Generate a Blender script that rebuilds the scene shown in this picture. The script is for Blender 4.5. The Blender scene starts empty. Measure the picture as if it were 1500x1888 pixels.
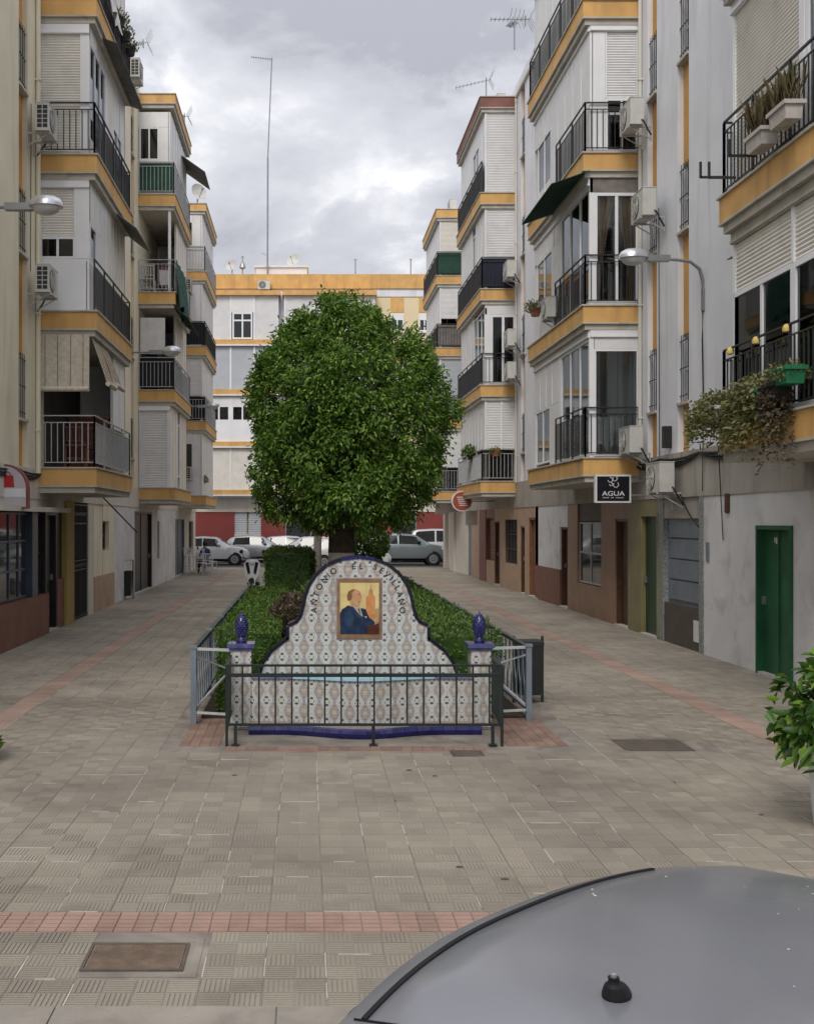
import bpy, bmesh, math, random
import numpy as np
from mathutils import Vector, Matrix, noise
R = math.radians
rnd = random.Random(7)
sc = bpy.context.scene
# ---------------------------------------------------------------- camera, sky, sun, exposure
CAM_H = 2.2
cd = bpy.data.cameras.new('camera'); cam = bpy.data.objects.new('camera', cd)
sc.collection.objects.link(cam); sc.camera = cam
cam.location = (0, 0, CAM_H); cam.rotation_euler = (R(90), 0, 0)
cd.sensor_fit = 'HORIZONTAL'; cd.sensor_width = 36; cd.lens = 48
cd.shift_x = 0.1247; cd.shift_y = 0.0113
cd.clip_start = 0.05; cd.clip_end = 3000
SUN_EL, SUN_AZ = 45, 196          # elevation; compass-like angle the light comes from
wd = bpy.data.worlds.new('World'); sc.world = wd; wd.use_nodes = True
def build_world():
    nt = wd.node_tree; N = nt.nodes; L = nt.links; N.clear()
    out = N.new('ShaderNodeOutputWorld'); bg = N.new('ShaderNodeBackground'); L.new(bg.outputs[0], out.inputs[0])
    sky = N.new('ShaderNodeTexSky'); sky.sky_type = 'NISHITA'; sky.sun_disc = False
    sky.sun_elevation = R(SUN_EL); sky.sun_rotation = R(SUN_AZ); sky.dust_density = 3.0
    tc = N.new('ShaderNodeTexCoord'); sep = N.new('ShaderNodeSeparateXYZ'); L.new(tc.outputs['Generated'], sep.inputs[0])
    def m(op, a, b=None, c=None):
        n = N.new('ShaderNodeMath'); n.operation = op
        for i, v in enumerate((a, b, c)):
            if v is None: continue
            if isinstance(v, (int, float)): n.inputs[i].default_value = v
            else: L.new(v, n.inputs[i])
        return n.outputs[0]
    zc = m('MAXIMUM', sep.outputs[2], 0.0)
    cmb = N.new('ShaderNodeCombineXYZ'); L.new(sep.outputs[0], cmb.inputs[0]); L.new(sep.outputs[1], cmb.inputs[1])
    L.new(m('MULTIPLY', zc, 1.75), cmb.inputs[2])
    def nz(scale, det, rough, dist, off):
        mp = N.new('ShaderNodeMapping'); mp.inputs['Location'].default_value = off; L.new(cmb.outputs[0], mp.inputs[0])
        n = N.new('ShaderNodeTexNoise'); n.inputs['Scale'].default_value = scale; n.inputs['Detail'].default_value = det
        n.inputs['Roughness'].default_value = rough; n.inputs['Distortion'].default_value = dist
        L.new(mp.outputs[0], n.inputs['Vector']); return n.outputs['Fac']
    a = nz(4.6, 7, 0.54, 0.3, (3.1, 1.7, 0.4)); b = nz(2.0, 3, 0.5, 0.1, (7.3, 2.2, 1.0)); c = nz(12.0, 6, 0.55, 0.4, (1.3, 9.2, 0))
    f = m('ADD', m('ADD', m('MULTIPLY', a, 0.62), m('MULTIPLY', b, 0.55)), m('MULTIPLY', c, 0.14))
    d = nz(3.6, 8, 0.56, 0.15, (0.7, 4.4, 0.2)); d = m('ADD', d, m('MULTIPLY', c, 0.10))
    cr = N.new('ShaderNodeValToRGB'); L.new(d, cr.inputs[0]); k = cr.color_ramp.elements
    k[0].position = 0.50; k[0].color = (0, 0, 0, 1); k[1].position = 0.74; k[1].color = (0.25, 0.25, 0.25, 1)
    y = k.new(0.565); y.color = (1, 1, 1, 1); y = k.new(0.64); y.color = (0.55, 0.55, 0.55, 1)
    f = m('ADD', m('SUBTRACT', f, 0.035), m('MULTIPLY', cr.outputs[0], 0.085))      # billows with bright tops
    rp = N.new('ShaderNodeValToRGB'); L.new(f, rp.inputs[0]); e = rp.color_ramp.elements
    e[0].position = 0.54; e[0].color = (0.40, 0.405, 0.45, 1)
    e[1].position = 0.765; e[1].color = (0.93, 0.935, 0.95, 1)
    x = e.new(0.60); x.color = (0.52, 0.525, 0.575, 1); x = e.new(0.68); x.color = (0.64, 0.645, 0.69, 1)
    grad = m('MULTIPLY_ADD', zc, 0.80, 0.90)          # an overcast sky is brightest overhead
    mul = N.new('ShaderNodeVectorMath'); mul.operation = 'SCALE'; L.new(rp.outputs[0], mul.inputs[0]); L.new(grad, mul.inputs['Scale'])
    sk = N.new('ShaderNodeVectorMath'); sk.operation = 'SCALE'; sk.inputs['Scale'].default_value = 0.08; L.new(sky.outputs[0], sk.inputs[0])
    mx = N.new('ShaderNodeMix'); mx.data_type = 'RGBA'; mx.inputs['Factor'].default_value = 0.9
    L.new(sk.outputs[0], mx.inputs['A']); L.new(mul.outputs[0], mx.inputs['B'])
    L.new(mx.outputs['Result'], bg.inputs[0]); bg.inputs[1].default_value = 1.0
build_world()
sl = bpy.data.lights.new('sun', 'SUN'); sl.energy = 1.5; sl.angle = R(25); sl.color = (1, 0.95, 0.88)
sun = bpy.data.objects.new('sun', sl); sc.collection.objects.link(sun)
_d = Vector((math.sin(R(SUN_AZ)) * math.cos(R(SUN_EL)), math.cos(R(SUN_AZ)) * math.cos(R(SUN_EL)), math.sin(R(SUN_EL))))
sun.rotation_euler = _d.to_track_quat('Z', 'Y').to_euler()
sc.view_settings.view_transform = 'Standard'; sc.view_settings.look = 'None'
sc.view_settings.exposure = 0.16; sc.view_settings.gamma = 1.0
try:
    sc.cycles.use_denoising = True; sc.cycles.max_bounces = 6; sc.cycles.diffuse_bounces = 3; sc.cycles.glossy_bounces = 2
    sc.cycles.transparent_max_bounces = 8
except Exception: pass

# ---------------------------------------------------------------- helpers
COL = sc.collection
def PX(px, Y): return (px - 563) * Y / 2000.0            # photo column -> metres at depth Y
def PZ(py, Y): return CAM_H - (py - 961) * Y / 2000.0    # photo row -> height at depth Y
def tag(o, label=None, cat=None, group=None, kind=None):
    if label: o['label'] = label
    if cat: o['category'] = cat
    if group: o['group'] = group
    if kind: o['kind'] = kind
    return o
def empty(name, loc=(0, 0, 0), rz=0, label=None, cat=None, group=None, parent=None):
    o = bpy.data.objects.new(name, None); COL.objects.link(o); o.location = loc; o.rotation_euler = (0, 0, rz)
    o.empty_display_size = 0.1
    if parent: o.parent = parent
    return tag(o, label, cat, group)
def copy_tree(o, parent=None):
    c = o.copy(); COL.objects.link(c)
    if parent: c.parent = parent
    for ch in o.children: copy_tree(ch, c)
    return c
class Fr:                                                # a facade plane: a along it, n out of it
    def __init__(s, O, a, n): s.O, s.a, s.n = Vector(O), Vector(a), Vector(n)
    def p(s, a, d, z): return s.O + s.a * a + s.n * d + Vector((0, 0, z))
class MB:
    def __init__(s): s.v, s.f, s.m, s.cur = [], [], [], 0
    def poly(s, pts, mi=None):
        b = len(s.v); s.v += [tuple(p) for p in pts]; s.f.append(tuple(range(b, b + len(pts)))); s.m.append(s.cur if mi is None else mi); return s
    def hexa(s, P, mi=None):
        b = len(s.v); s.v += [tuple(p) for p in P]
        for q in ((0, 3, 2, 1), (4, 5, 6, 7), (0, 1, 5, 4), (1, 2, 6, 5), (2, 3, 7, 6), (3, 0, 4, 7)):
            s.f.append(tuple(b + i for i in q)); s.m.append(s.cur if mi is None else mi)
        return s
    def box(s, x0, x1, y0, y1, z0, z1, mi=None):
        return s.hexa([(x0, y0, z0), (x1, y0, z0), (x1, y1, z0), (x0, y1, z0), (x0, y0, z1), (x1, y0, z1), (x1, y1, z1), (x0, y1, z1)], mi)
    def fbox(s, F, a0, a1, d0, d1, z0, z1, mi=None):
        p = F.p
        return s.hexa([p(a0, d0, z0), p(a1, d0, z0), p(a1, d1, z0), p(a0, d1, z0), p(a0, d0, z1), p(a1, d0, z1), p(a1, d1, z1), p(a0, d1, z1)], mi)
    def bar(s, p, q, w, mi=None, w2=None):               # square bar
        p, q = Vector(p), Vector(q); d = (q - p).normalized()
        u = d.cross(Vector((0, 0, 1)))
        if u.length < 1e-3: u = Vector((1, 0, 0))
        u.normalize(); v = u.cross(d); h = w / 2; k = (w2 or w) / 2
        return s.hexa([p - u * h - v * k, p + u * h - v * k, p + u * h + v * k, p - u * h + v * k,
                       q - u * h - v * k, q + u * h - v * k, q + u * h + v * k, q - u * h + v * k], mi)
    def tube(s, pts, r, n=8, mi=None, cap=True):
        pts = [Vector(p) for p in pts]; rings = []
        for i, p in enumerate(pts):
            d = (pts[min(i + 1, len(pts) - 1)] - pts[max(i - 1, 0)]).normalized()
            u = d.cross(Vector((0, 0, 1)))
            if u.length < 1e-3: u = Vector((1, 0, 0))
            u.normalize(); v = u.cross(d); rr = r[i] if isinstance(r, (list, tuple)) else r
            b = len(s.v)
            for k in range(n):
                t = 2 * math.pi * k / n; s.v.append(tuple(p + (u * math.cos(t) + v * math.sin(t)) * rr))
            rings.append(b)
        mm = s.cur if mi is None else mi
        for a, b in zip(rings, rings[1:]):
            for k in range(n):
                s.f.append((a + k, a + (k + 1) % n, b + (k + 1) % n, b + k)); s.m.append(mm)
        if cap:
            s.f.append(tuple(rings[0] + k for k in range(n))[::-1]); s.m.append(mm)
            s.f.append(tuple(rings[-1] + k for k in range(n))); s.m.append(mm)
        return s
    def lathe(s, c, prof, n=20, mi=None, axis=None):     # prof: (r, h) along axis (default z)
        c = Vector(c); ax = Vector(axis or (0, 0, 1)).normalized()
        u = ax.cross(Vector((0, 0, 1)))
        if u.length < 1e-3: u = Vector((1, 0, 0))
        u.normalize(); v = ax.cross(u); rings = []; mm = s.cur if mi is None else mi
        for r, h in prof:
            b = len(s.v); rings.append(b)
            for k in range(n):
                t = 2 * math.pi * k / n; s.v.append(tuple(c + ax * h + (u * math.cos(t) + v * math.sin(t)) * max(r, 1e-4)))
        for a, b in zip(rings, rings[1:]):
            for k in range(n): s.f.append((a + k, a + (k + 1) % n, b + (k + 1) % n, b + k)); s.m.append(mm)
        s.f.append(tuple(rings[0] + k for k in range(n))[::-1]); s.m.append(mm)
        s.f.append(tuple(rings[-1] + k for k in range(n))); s.m.append(mm)
        return s
    def prism(s, F, outline, d0, d1, mi=None):           # outline (a, z) extruded along n
        n = len(outline); b = len(s.v); mm = s.cur if mi is None else mi
        s.v += [tuple(F.p(a, d0, z)) for a, z in outline] + [tuple(F.p(a, d1, z)) for a, z in outline]
        s.f.append(tuple(range(b, b + n))[::-1]); s.m.append(mm); s.f.append(tuple(range(b + n, b + 2 * n))); s.m.append(mm)
        for i in range(n):
            j = (i + 1) % n; s.f.append((b + i, b + j, b + n + j, b + n + i)); s.m.append(mm)
        return s
    def mesh(s, name, mats, smooth=False, fix=True):
        me = bpy.data.meshes.new(name); me.from_pydata(s.v, [], s.f)
        for mt in (mats if isinstance(mats, (list, tuple)) else [mats]): me.materials.append(M(mt) if isinstance(mt, str) else mt)
        me.polygons.foreach_set('material_index', s.m)
        if fix:
            bm = bmesh.new(); bm.from_mesh(me); bmesh.ops.recalc_face_normals(bm, faces=bm.faces); bm.to_mesh(me); bm.free()
        if smooth:
            me.polygons.foreach_set('use_smooth', [True] * len(me.polygons))
            try: me.set_sharp_from_angle(angle=R(40))
            except Exception: pass
        me.update(); return me
    def build(s, name, mats, parent=None, smooth=False, fix=True, loc=None):
        if not s.v: return None
        o = bpy.data.objects.new(name, s.mesh(name, mats, smooth, fix)); COL.objects.link(o)
        if parent: o.parent = parent
        if loc: o.location = loc
        return o
def inst(name, me, parent=None, loc=(0, 0, 0), rz=0):
    o = bpy.data.objects.new(name, me); COL.objects.link(o); o.location = loc; o.rotation_euler = (0, 0, rz)
    if parent: o.parent = parent
    return o

# ---------------------------------------------------------------- materials
MATS = {}
def nmat(name):
    m = bpy.data.materials.new(name); m.use_nodes = True; nt = m.node_tree
    return m, nt, nt.nodes, nt.links, nt.nodes['Principled BSDF']
def std(name, col, rough=0.7, var=0.12, vs=3.0, stain=0.0, stain_col=None, bump=0.0, bs=60.0, metal=0.0, spec=0.5, isl=0.0, streak=False, objrand=0.0, coat=0.0, snap=0.0):
    m, nt, N, L, b = nmat(name)
    geo = N.new('ShaderNodeNewGeometry'); pos = geo.outputs['Position']
    def noi(scale, det=3, vec=None, dist=0):
        n = N.new('ShaderNodeTexNoise'); n.inputs['Scale'].default_value = scale; n.inputs['Detail'].default_value = det
        n.inputs['Distortion'].default_value = dist; L.new(vec or pos, n.inputs['Vector']); return n.outputs['Fac']
    def mixc(fac, A, B, mode='MIX'):
        x = N.new('ShaderNodeMix'); x.data_type = 'RGBA'; x.blend_type = mode
        for s_, v in (('Factor', fac), ('A', A), ('B', B)):
            if isinstance(v, (int, float)): x.inputs[s_].default_value = v
            elif isinstance(v, tuple): x.inputs[s_].default_value = v
            else: L.new(v, x.inputs[s_])
        return x.outputs['Result']
    c = tuple(col) + (1,)
    lo = tuple(max(0, v * (1 - var)) for v in col) + (1,); hi = tuple(min(1, v * (1 + var)) for v in col) + (1,)
    def ramp(fac, p0, p1):
        r = N.new('ShaderNodeMapRange'); r.inputs['From Min'].default_value = p0; r.inputs['From Max'].default_value = p1
        L.new(fac, r.inputs['Value']); return r.outputs['Result']
    cur = mixc(ramp(noi(vs), 0.3, 0.7), lo, hi)
    if stain > 0:
        vec = pos
        if streak:
            mp = N.new('ShaderNodeMapping'); mp.inputs['Scale'].default_value = (1, 1, 0.12); L.new(pos, mp.inputs[0]); vec = mp.outputs[0]
        f = ramp(noi(vs * 1.7 if not streak else 3.2, 5, vec, 0.6), 0.52, 0.78)
        mm = N.new('ShaderNodeMath'); mm.operation = 'MULTIPLY'; L.new(f, mm.inputs[0]); mm.inputs[1].default_value = stain
        cur = mixc(mm.outputs[0], cur, tuple(stain_col or (0.16, 0.14, 0.11)) + (1,))
    if isl > 0 or objrand > 0:
        if isl > 0: rv = geo.outputs['Random Per Island']
        else:
            oi = N.new('ShaderNodeObjectInfo'); rv = oi.outputs['Random']
        amt = isl or objrand
        mr = N.new('ShaderNodeMapRange'); L.new(rv, mr.inputs['Value']); mr.inputs['To Min'].default_value = 1 - amt; mr.inputs['To Max'].default_value = 1 + amt
        hs = N.new('ShaderNodeHueSaturation'); L.new(cur, hs.inputs['Color']); L.new(mr.outputs[0], hs.inputs['Value']); cur = hs.outputs[0]
    if snap:                                              # every small block of a tile has its own tone
        sn = N.new('ShaderNodeVectorMath'); sn.operation = 'SNAP'; ad = N.new('ShaderNodeVectorMath'); ad.inputs[1].default_value = (0.05 + 3.0, 0.04 + 3.0, 5.0)
        L.new(pos, ad.inputs[0]); L.new(ad.outputs[0], sn.inputs[0]); sn.inputs[1].default_value = (snap, snap, 50)
        wn = N.new('ShaderNodeTexWhiteNoise'); L.new(sn.outputs[0], wn.inputs['Vector'])
        mr = N.new('ShaderNodeMapRange'); L.new(wn.outputs['Value'], mr.inputs['Value']); mr.inputs['To Min'].default_value = 0.90; mr.inputs['To Max'].default_value = 1.08
        big = ramp(noi(0.35, 3), 0.35, 0.65); m2 = N.new('ShaderNodeMapRange'); L.new(big, m2.inputs['Value']); m2.inputs['To Min'].default_value = 0.86; m2.inputs['To Max'].default_value = 1.08
        mu = N.new('ShaderNodeMath'); mu.operation = 'MULTIPLY'; L.new(mr.outputs[0], mu.inputs[0]); L.new(m2.outputs[0], mu.inputs[1])
        hs = N.new('ShaderNodeHueSaturation'); L.new(cur, hs.inputs['Color']); L.new(mu.outputs[0], hs.inputs['Value']); cur = hs.outputs[0]
    L.new(cur, b.inputs['Base Color'])
    b.inputs['Roughness'].default_value = rough; b.inputs['Metallic'].default_value = metal
    b.inputs['Specular IOR Level'].default_value = spec
    if coat: b.inputs['Coat Weight'].default_value = coat; b.inputs['Coat Roughness'].default_value = 0.08
    if bump > 0:
        bp = N.new('ShaderNodeBump'); bp.inputs['Strength'].default_value = bump; bp.inputs['Distance'].default_value = 0.01
        L.new(noi(bs, 3), bp.inputs['Height']); L.new(bp.outputs[0], b.inputs['Normal'])
    MATS[name] = m; return m
def M(n): return MATS[n]
G = (0.20, 0.18, 0.15)
std('white_wall', (0.76, 0.77, 0.81), 0.85, 0.06, 1.2, 0.36, (0.38, 0.36, 0.33), 0.25, 40, streak=True)
std('white_low', (0.66, 0.66, 0.67), 0.85, 0.09, 1.2, 0.6, (0.36, 0.32, 0.27), 0.25, 40)
std('cream_wall', (0.79, 0.73, 0.57), 0.85, 0.07, 1.0, 0.3, (0.36, 0.30, 0.20), 0.25, 40, streak=True)
std('pale_wall', (0.64, 0.60, 0.53), 0.85, 0.07, 1.0, 0.3, (0.30, 0.27, 0.22), 0.25, 40, streak=True)
std('far_cream', (0.74, 0.62, 0.40), 0.85, 0.05, 0.5, 0.2, (0.45, 0.38, 0.25), 0.1, 30)
std('orange', (0.66, 0.39, 0.135), 0.75, 0.12, 2.0, 0.6, (0.34, 0.20, 0.075), 0.2, 50, streak=True)
std('orange_deep', (0.60, 0.325, 0.095), 0.8, 0.08, 2.0, 0.35, (0.36, 0.2, 0.07), 0.2, 50, streak=True)
std('beige_trim', (0.50, 0.47, 0.41), 0.8, 0.08, 2.0, 0.55, (0.17, 0.15, 0.12), 0.2, 50)
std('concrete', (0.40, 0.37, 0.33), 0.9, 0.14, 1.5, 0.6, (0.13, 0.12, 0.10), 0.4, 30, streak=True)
std('alu_white', (0.80, 0.81, 0.83), 0.45, 0.04, 1.5, 0.15, (0.45, 0.42, 0.38))
std('shutter_white', (0.75, 0.75, 0.75), 0.5, 0.04, 1.5, 0.22, (0.4, 0.37, 0.33))
std('shutter_beige', (0.77, 0.74, 0.68), 0.55, 0.05, 1.5, 0.3, (0.36, 0.32, 0.26))
std('shutter_grey', (0.50, 0.53, 0.57), 0.5, 0.05, 1.5, 0.2, (0.3, 0.3, 0.3))
std('interior_shade', (0.035, 0.032, 0.03), 0.9, 0.3, 2)  # near-black colour stands in for the shade inside rooms and openings
std('iron_black', (0.018, 0.02, 0.022), 0.5, 0.2, 8, 0.1, (0.1, 0.06, 0.04))
std('iron_green', (0.007, 0.015, 0.013), 0.45, 0.2, 8, 0.15, (0.06, 0.05, 0.04))
std('iron_grey', (0.42, 0.43, 0.44), 0.5, 0.1, 8, 0.3, (0.22, 0.17, 0.13))
std('iron_blue', (0.15, 0.183, 0.22), 0.5, 0.12, 5, 0.3, (0.10, 0.11, 0.12))
std('black_cloth', (0.012, 0.013, 0.02), 0.9, 0.3, 3)
std('navy_cloth', (0.018, 0.022, 0.045), 0.9, 0.25, 3)
std('green_cloth', (0.012, 0.07, 0.045), 0.8, 0.25, 3)
std('grey_cloth', (0.20, 0.18, 0.17), 0.9, 0.2, 6)
std('white_cloth', (0.62, 0.61, 0.60), 0.9, 0.08, 4)
std('curtain', (0.50, 0.36, 0.27), 0.9, 0.12, 6)
std('awning_grey', (0.17, 0.165, 0.16), 0.85, 0.2, 4, 0.4, (0.08, 0.07, 0.06))
std('awning_green', (0.02, 0.055, 0.04), 0.85, 0.2, 4)
std('straw', (0.66, 0.60, 0.49), 0.9, 0.12, 14, 0.3, (0.3, 0.24, 0.17))
std('brown_tile', (0.27, 0.155, 0.095), 0.45, 0.14, 2.5, 0.3, (0.09, 0.05, 0.03))
std('tan_tile', (0.44, 0.30, 0.20), 0.5, 0.12, 2.5, 0.35, (0.16, 0.10, 0.06))
std('red_brown', (0.20, 0.085, 0.06), 0.6, 0.14, 2.5, 0.3, (0.09, 0.05, 0.04), 0.2, 40)
std('olive_tile', (0.21, 0.185, 0.09), 0.45, 0.14, 2.5, 0.3, (0.08, 0.07, 0.035))
std('mustard', (0.36, 0.27, 0.075), 0.7, 0.1, 2.5, 0.3, (0.2, 0.15, 0.05))
std('wood_dark', (0.075, 0.032, 0.016), 0.5, 0.3, 8)
std('wood_mid', (0.20, 0.09, 0.045), 0.5, 0.25, 8)
std('door_green', (0.014, 0.10, 0.040), 0.5, 0.28, 2.5, 0.6, (0.012, 0.05, 0.025))
std('door_green_dark', (0.010, 0.045, 0.022), 0.4, 0.2, 2.5)
std('door_black', (0.012, 0.013, 0.014), 0.4, 0.2, 4)
std('shop_blue', (0.035, 0.05, 0.085), 0.35, 0.25, 3, 0.3, (0.02, 0.02, 0.03))
std('sheet_blue', (0.17, 0.20, 0.24), 0.5, 0.14, 3, 0.45, (0.09, 0.09, 0.10))
std('plate_brown', (0.085, 0.07, 0.06), 0.6, 0.2, 3, 0.3, (0.05, 0.03, 0.02))
std('mosaic_grey', (0.24, 0.26, 0.25), 0.5, 0.4, 26, 0.5, (0.07, 0.08, 0.08))
std('paper', (0.66, 0.62, 0.60), 0.8, 0.08, 6)
std('wall_red', (0.25, 0.05, 0.045), 0.7, 0.1, 1.0, 0.2, (0.18, 0.03, 0.03))
std('roof_brown', (0.22, 0.10, 0.085), 0.85, 0.2, 2, 0.3, (0.1, 0.08, 0.07))
std('roof_grey', (0.26, 0.24, 0.22), 0.9, 0.15, 1)
std('ac_white', (0.58, 0.575, 0.54), 0.55, 0.08, 3, 0.45, (0.4, 0.36, 0.3))
std('ac_dark', (0.03, 0.032, 0.034), 0.6, 0.2, 5)
std('metal_grey', (0.30, 0.31, 0.32), 0.4, 0.1, 5, metal=0.6)
std('lamp_metal', (0.62, 0.63, 0.66), 0.28, 0.05, 5, metal=0.7)
std('lamp_glass', (0.55, 0.56, 0.57), 0.15, 0.03, 5)
std('cable', (0.02, 0.02, 0.02), 0.7, 0.2, 5)
std('terracotta', (0.32, 0.12, 0.06), 0.8, 0.15, 5)
std('red_plastic', (0.45, 0.025, 0.03), 0.4, 0.1, 5)
std('sign_orange', (0.36, 0.08, 0.045), 0.4, 0.1, 5)
std('sign_white', (0.70, 0.70, 0.71), 0.4, 0.03, 5)
std('sign_grey', (0.50, 0.47, 0.50), 0.4, 0.04, 5)
std('sign_black', (0.006, 0.007, 0.012), 0.35, 0.1, 5)
std('pot_white', (0.66, 0.67, 0.70), 0.4, 0.03, 3, 0.12, (0.4, 0.38, 0.34))
std('pot_stone', (0.50, 0.47, 0.43), 0.85, 0.12, 8, 0.4, (0.2, 0.17, 0.13), 0.3, 40)
std('pot_green', (0.02, 0.16, 0.07), 0.4, 0.1, 4)
std('pot_black', (0.015, 0.016, 0.016), 0.5, 0.1, 4)
std('soil', (0.035, 0.026, 0.018), 0.95, 0.3, 12)
std('yellow_plastic', (0.62, 0.46, 0.12), 0.5, 0.1, 5)
std('asphalt', (0.058, 0.057, 0.056), 0.9, 0.2, 2, 0.3, (0.09, 0.088, 0.085), 0.4, 60)
std('kerb', (0.29, 0.262, 0.225), 0.85, 0.16, 2.5, 0.6, (0.16, 0.14, 0.115), 0.35, 50, objrand=0.08)
std('mortar', (0.23, 0.205, 0.175), 0.95, 0.3, 2.2, 0.85, (0.11, 0.097, 0.08), 0.2, 80)
PAV = (0.285, 0.252, 0.204)
std('paver', PAV, 0.85, 0.14, 0.8, 0.60, (0.15, 0.128, 0.10), 0.35, 90, objrand=0.06, snap=0.15)
std('paver_mass', PAV, 0.85, 0.14, 0.8, 0.60, (0.15, 0.128, 0.10), 0.35, 90, isl=0.05, snap=0.15)
std('joint_white', (0.44, 0.415, 0.37), 0.95, 0.2, 5, 0.4, (0.25, 0.22, 0.19))
std('guide', (0.315, 0.205, 0.165), 0.8, 0.16, 2.5, 0.55, (0.22, 0.12, 0.09), 0.3, 90, objrand=0.10)
std('guide_mass', (0.31, 0.215, 0.172), 0.8, 0.2, 1.2, 0.75, (0.24, 0.17, 0.13), 0.3, 90, isl=0.08)
std('brick_red', (0.235, 0.15, 0.115), 0.85, 0.15, 4, 0.4, (0.15, 0.09, 0.07), 0.3, 80, objrand=0.15)
std('rust_iron', (0.17, 0.125, 0.09), 0.75, 0.3, 9, 0.4, (0.24, 0.09, 0.04), 0.4, 90)
std('cast_iron', (0.10, 0.08, 0.065), 0.7, 0.2, 6, 0.3, (0.05, 0.04, 0.035), 0.3, 90)
std('bark', (0.065, 0.045, 0.032), 0.95, 0.3, 8, 0.3, (0.03, 0.02, 0.015), 0.8, 25)
std('whitewash', (0.48, 0.44, 0.39), 0.9, 0.12, 6, 0.6, (0.2, 0.16, 0.12), 0.5, 25)
std('twig', (0.09, 0.065, 0.04), 0.95, 0.2, 8)
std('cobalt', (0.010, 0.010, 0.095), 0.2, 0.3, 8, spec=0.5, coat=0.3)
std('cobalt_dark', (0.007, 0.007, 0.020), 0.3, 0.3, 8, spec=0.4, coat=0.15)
std('rim_blue', (0.15, 0.16, 0.30), 0.2, 0.25, 6, 0.4, (0.3, 0.3, 0.34), coat=0.4)
std('pool_blue', (0.33, 0.56, 0.66), 0.25, 0.08, 4)
std('backing', (0.26, 0.24, 0.22), 0.9, 0.1, 4)
std('frame_brown', (0.22, 0.13, 0.06), 0.35, 0.25, 9)
std('frame_mauve', (0.28, 0.24, 0.28), 0.35, 0.2, 9)
std('ink', (0.022, 0.026, 0.036), 0.3, 0.1, 9)
std('pic_yellow', (0.62, 0.49, 0.22), 0.25, 0.14, 6)
std('pic_orange', (0.55, 0.23, 0.085), 0.25, 0.2, 9)
std('pic_tan', (0.42, 0.27, 0.12), 0.25, 0.2, 9)
std('pic_skin', (0.50, 0.27, 0.145), 0.25, 0.18, 14)
std('pic_hair', (0.20, 0.10, 0.04), 0.25, 0.2, 14)
std('pic_navy', (0.012, 0.025, 0.06), 0.25, 0.5, 9)
std('pic_navy2', (0.02, 0.045, 0.09), 0.25, 0.3, 9)
std('pic_shirt', (0.42, 0.37, 0.31), 0.25, 0.15, 14)
std('pic_wood', (0.075, 0.022, 0.012), 0.25, 0.3, 9)
std('rubber', (0.012, 0.012, 0.012), 0.8, 0.2, 5)
std('hub', (0.35, 0.36, 0.37), 0.35, 0.1, 5, metal=0.6)
std('car_glass', (0.012, 0.015, 0.017), 0.05, 0.1, 2, spec=0.8)
std('car_grey', (0.20, 0.207, 0.228), 0.25, 0.06, 1.4, 0.25, (0.31, 0.30, 0.285), metal=0.15, coat=0.12, bump=0.02, bs=9)
std('car_white', (0.62, 0.64, 0.66), 0.3, 0.03, 1.2, coat=0.6)
std('car_silver', (0.40, 0.41, 0.43), 0.3, 0.03, 1.2, metal=0.5, coat=0.6)
std('car_bluegrey', (0.20, 0.235, 0.255), 0.3, 0.03, 1.2, metal=0.4, coat=0.6)
std('car_red', (0.35, 0.02, 0.02), 0.3, 0.05, 1.2, coat=0.5)
std('trim_black', (0.008, 0.008, 0.009), 0.6, 0.2, 5, spec=0.25)
std('light_red', (0.4, 0.015, 0.02), 0.15, 0.1, 5)
std('light_clear', (0.6, 0.62, 0.65), 0.1, 0.05, 5)
std('skin', (0.34, 0.19, 0.13), 0.6, 0.06, 9)
std('shirt_blue', (0.025, 0.04, 0.14), 0.9, 0.15, 9)
std('trousers', (0.02, 0.02, 0.025), 0.9, 0.2, 9)
std('hair_dark', (0.015, 0.011, 0.009), 0.7, 0.2, 9)
std('bin_black', (0.012, 0.013, 0.014), 0.5, 0.2, 5)
std('droppings', (0.62, 0.61, 0.58), 0.9, 0.1, 9)
def foliage(name, c1, c2, c3, spots=None):
    m, nt, N, L, b = nmat(name)
    g = N.new('ShaderNodeNewGeometry'); r = N.new('ShaderNodeValToRGB'); L.new(g.outputs['Random Per Island'], r.inputs[0])
    e = r.color_ramp.elements; e[0].color = c1 + (1,); e[1].color = c3 + (1,); x = e.new(0.55); x.color = c2 + (1,)
    b.inputs['Roughness'].default_value = 0.42; b.inputs['Specular IOR Level'].default_value = 0.45
    tr = N.new('ShaderNodeBsdfTranslucent'); mx = N.new('ShaderNodeMixShader'); mx.inputs[0].default_value = 0.32
    L.new(r.outputs[0], b.inputs['Base Color']); L.new(r.outputs[0], tr.inputs[0])
    o = N['Material Output']; L.new(b.outputs[0], mx.inputs[1]); L.new(tr.outputs[0], mx.inputs[2]); L.new(mx.outputs[0], o.inputs[0])
    MATS[name] = m
foliage('leaf_tree', (0.05, 0.118, 0.018), (0.125, 0.245, 0.035), (0.28, 0.42, 0.065))
foliage('leaf_hedge', (0.045, 0.10, 0.017), (0.09, 0.17, 0.026), (0.16, 0.26, 0.04))
foliage('leaf_lime', (0.025, 0.075, 0.012), (0.07, 0.17, 0.02), (0.22, 0.36, 0.04))
foliage('leaf_dry', (0.10, 0.115, 0.04), (0.18, 0.19, 0.07), (0.27, 0.25, 0.11))
foliage('leaf_brown', (0.09, 0.06, 0.04), (0.14, 0.10, 0.07), (0.15, 0.14, 0.08))
foliage('leaf_straw', (0.16, 0.12, 0.06), (0.22, 0.17, 0.09), (0.16, 0.17, 0.07))
foliage('leaf_core', (0.04, 0.09, 0.015), (0.045, 0.10, 0.016), (0.05, 0.11, 0.018))
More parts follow.
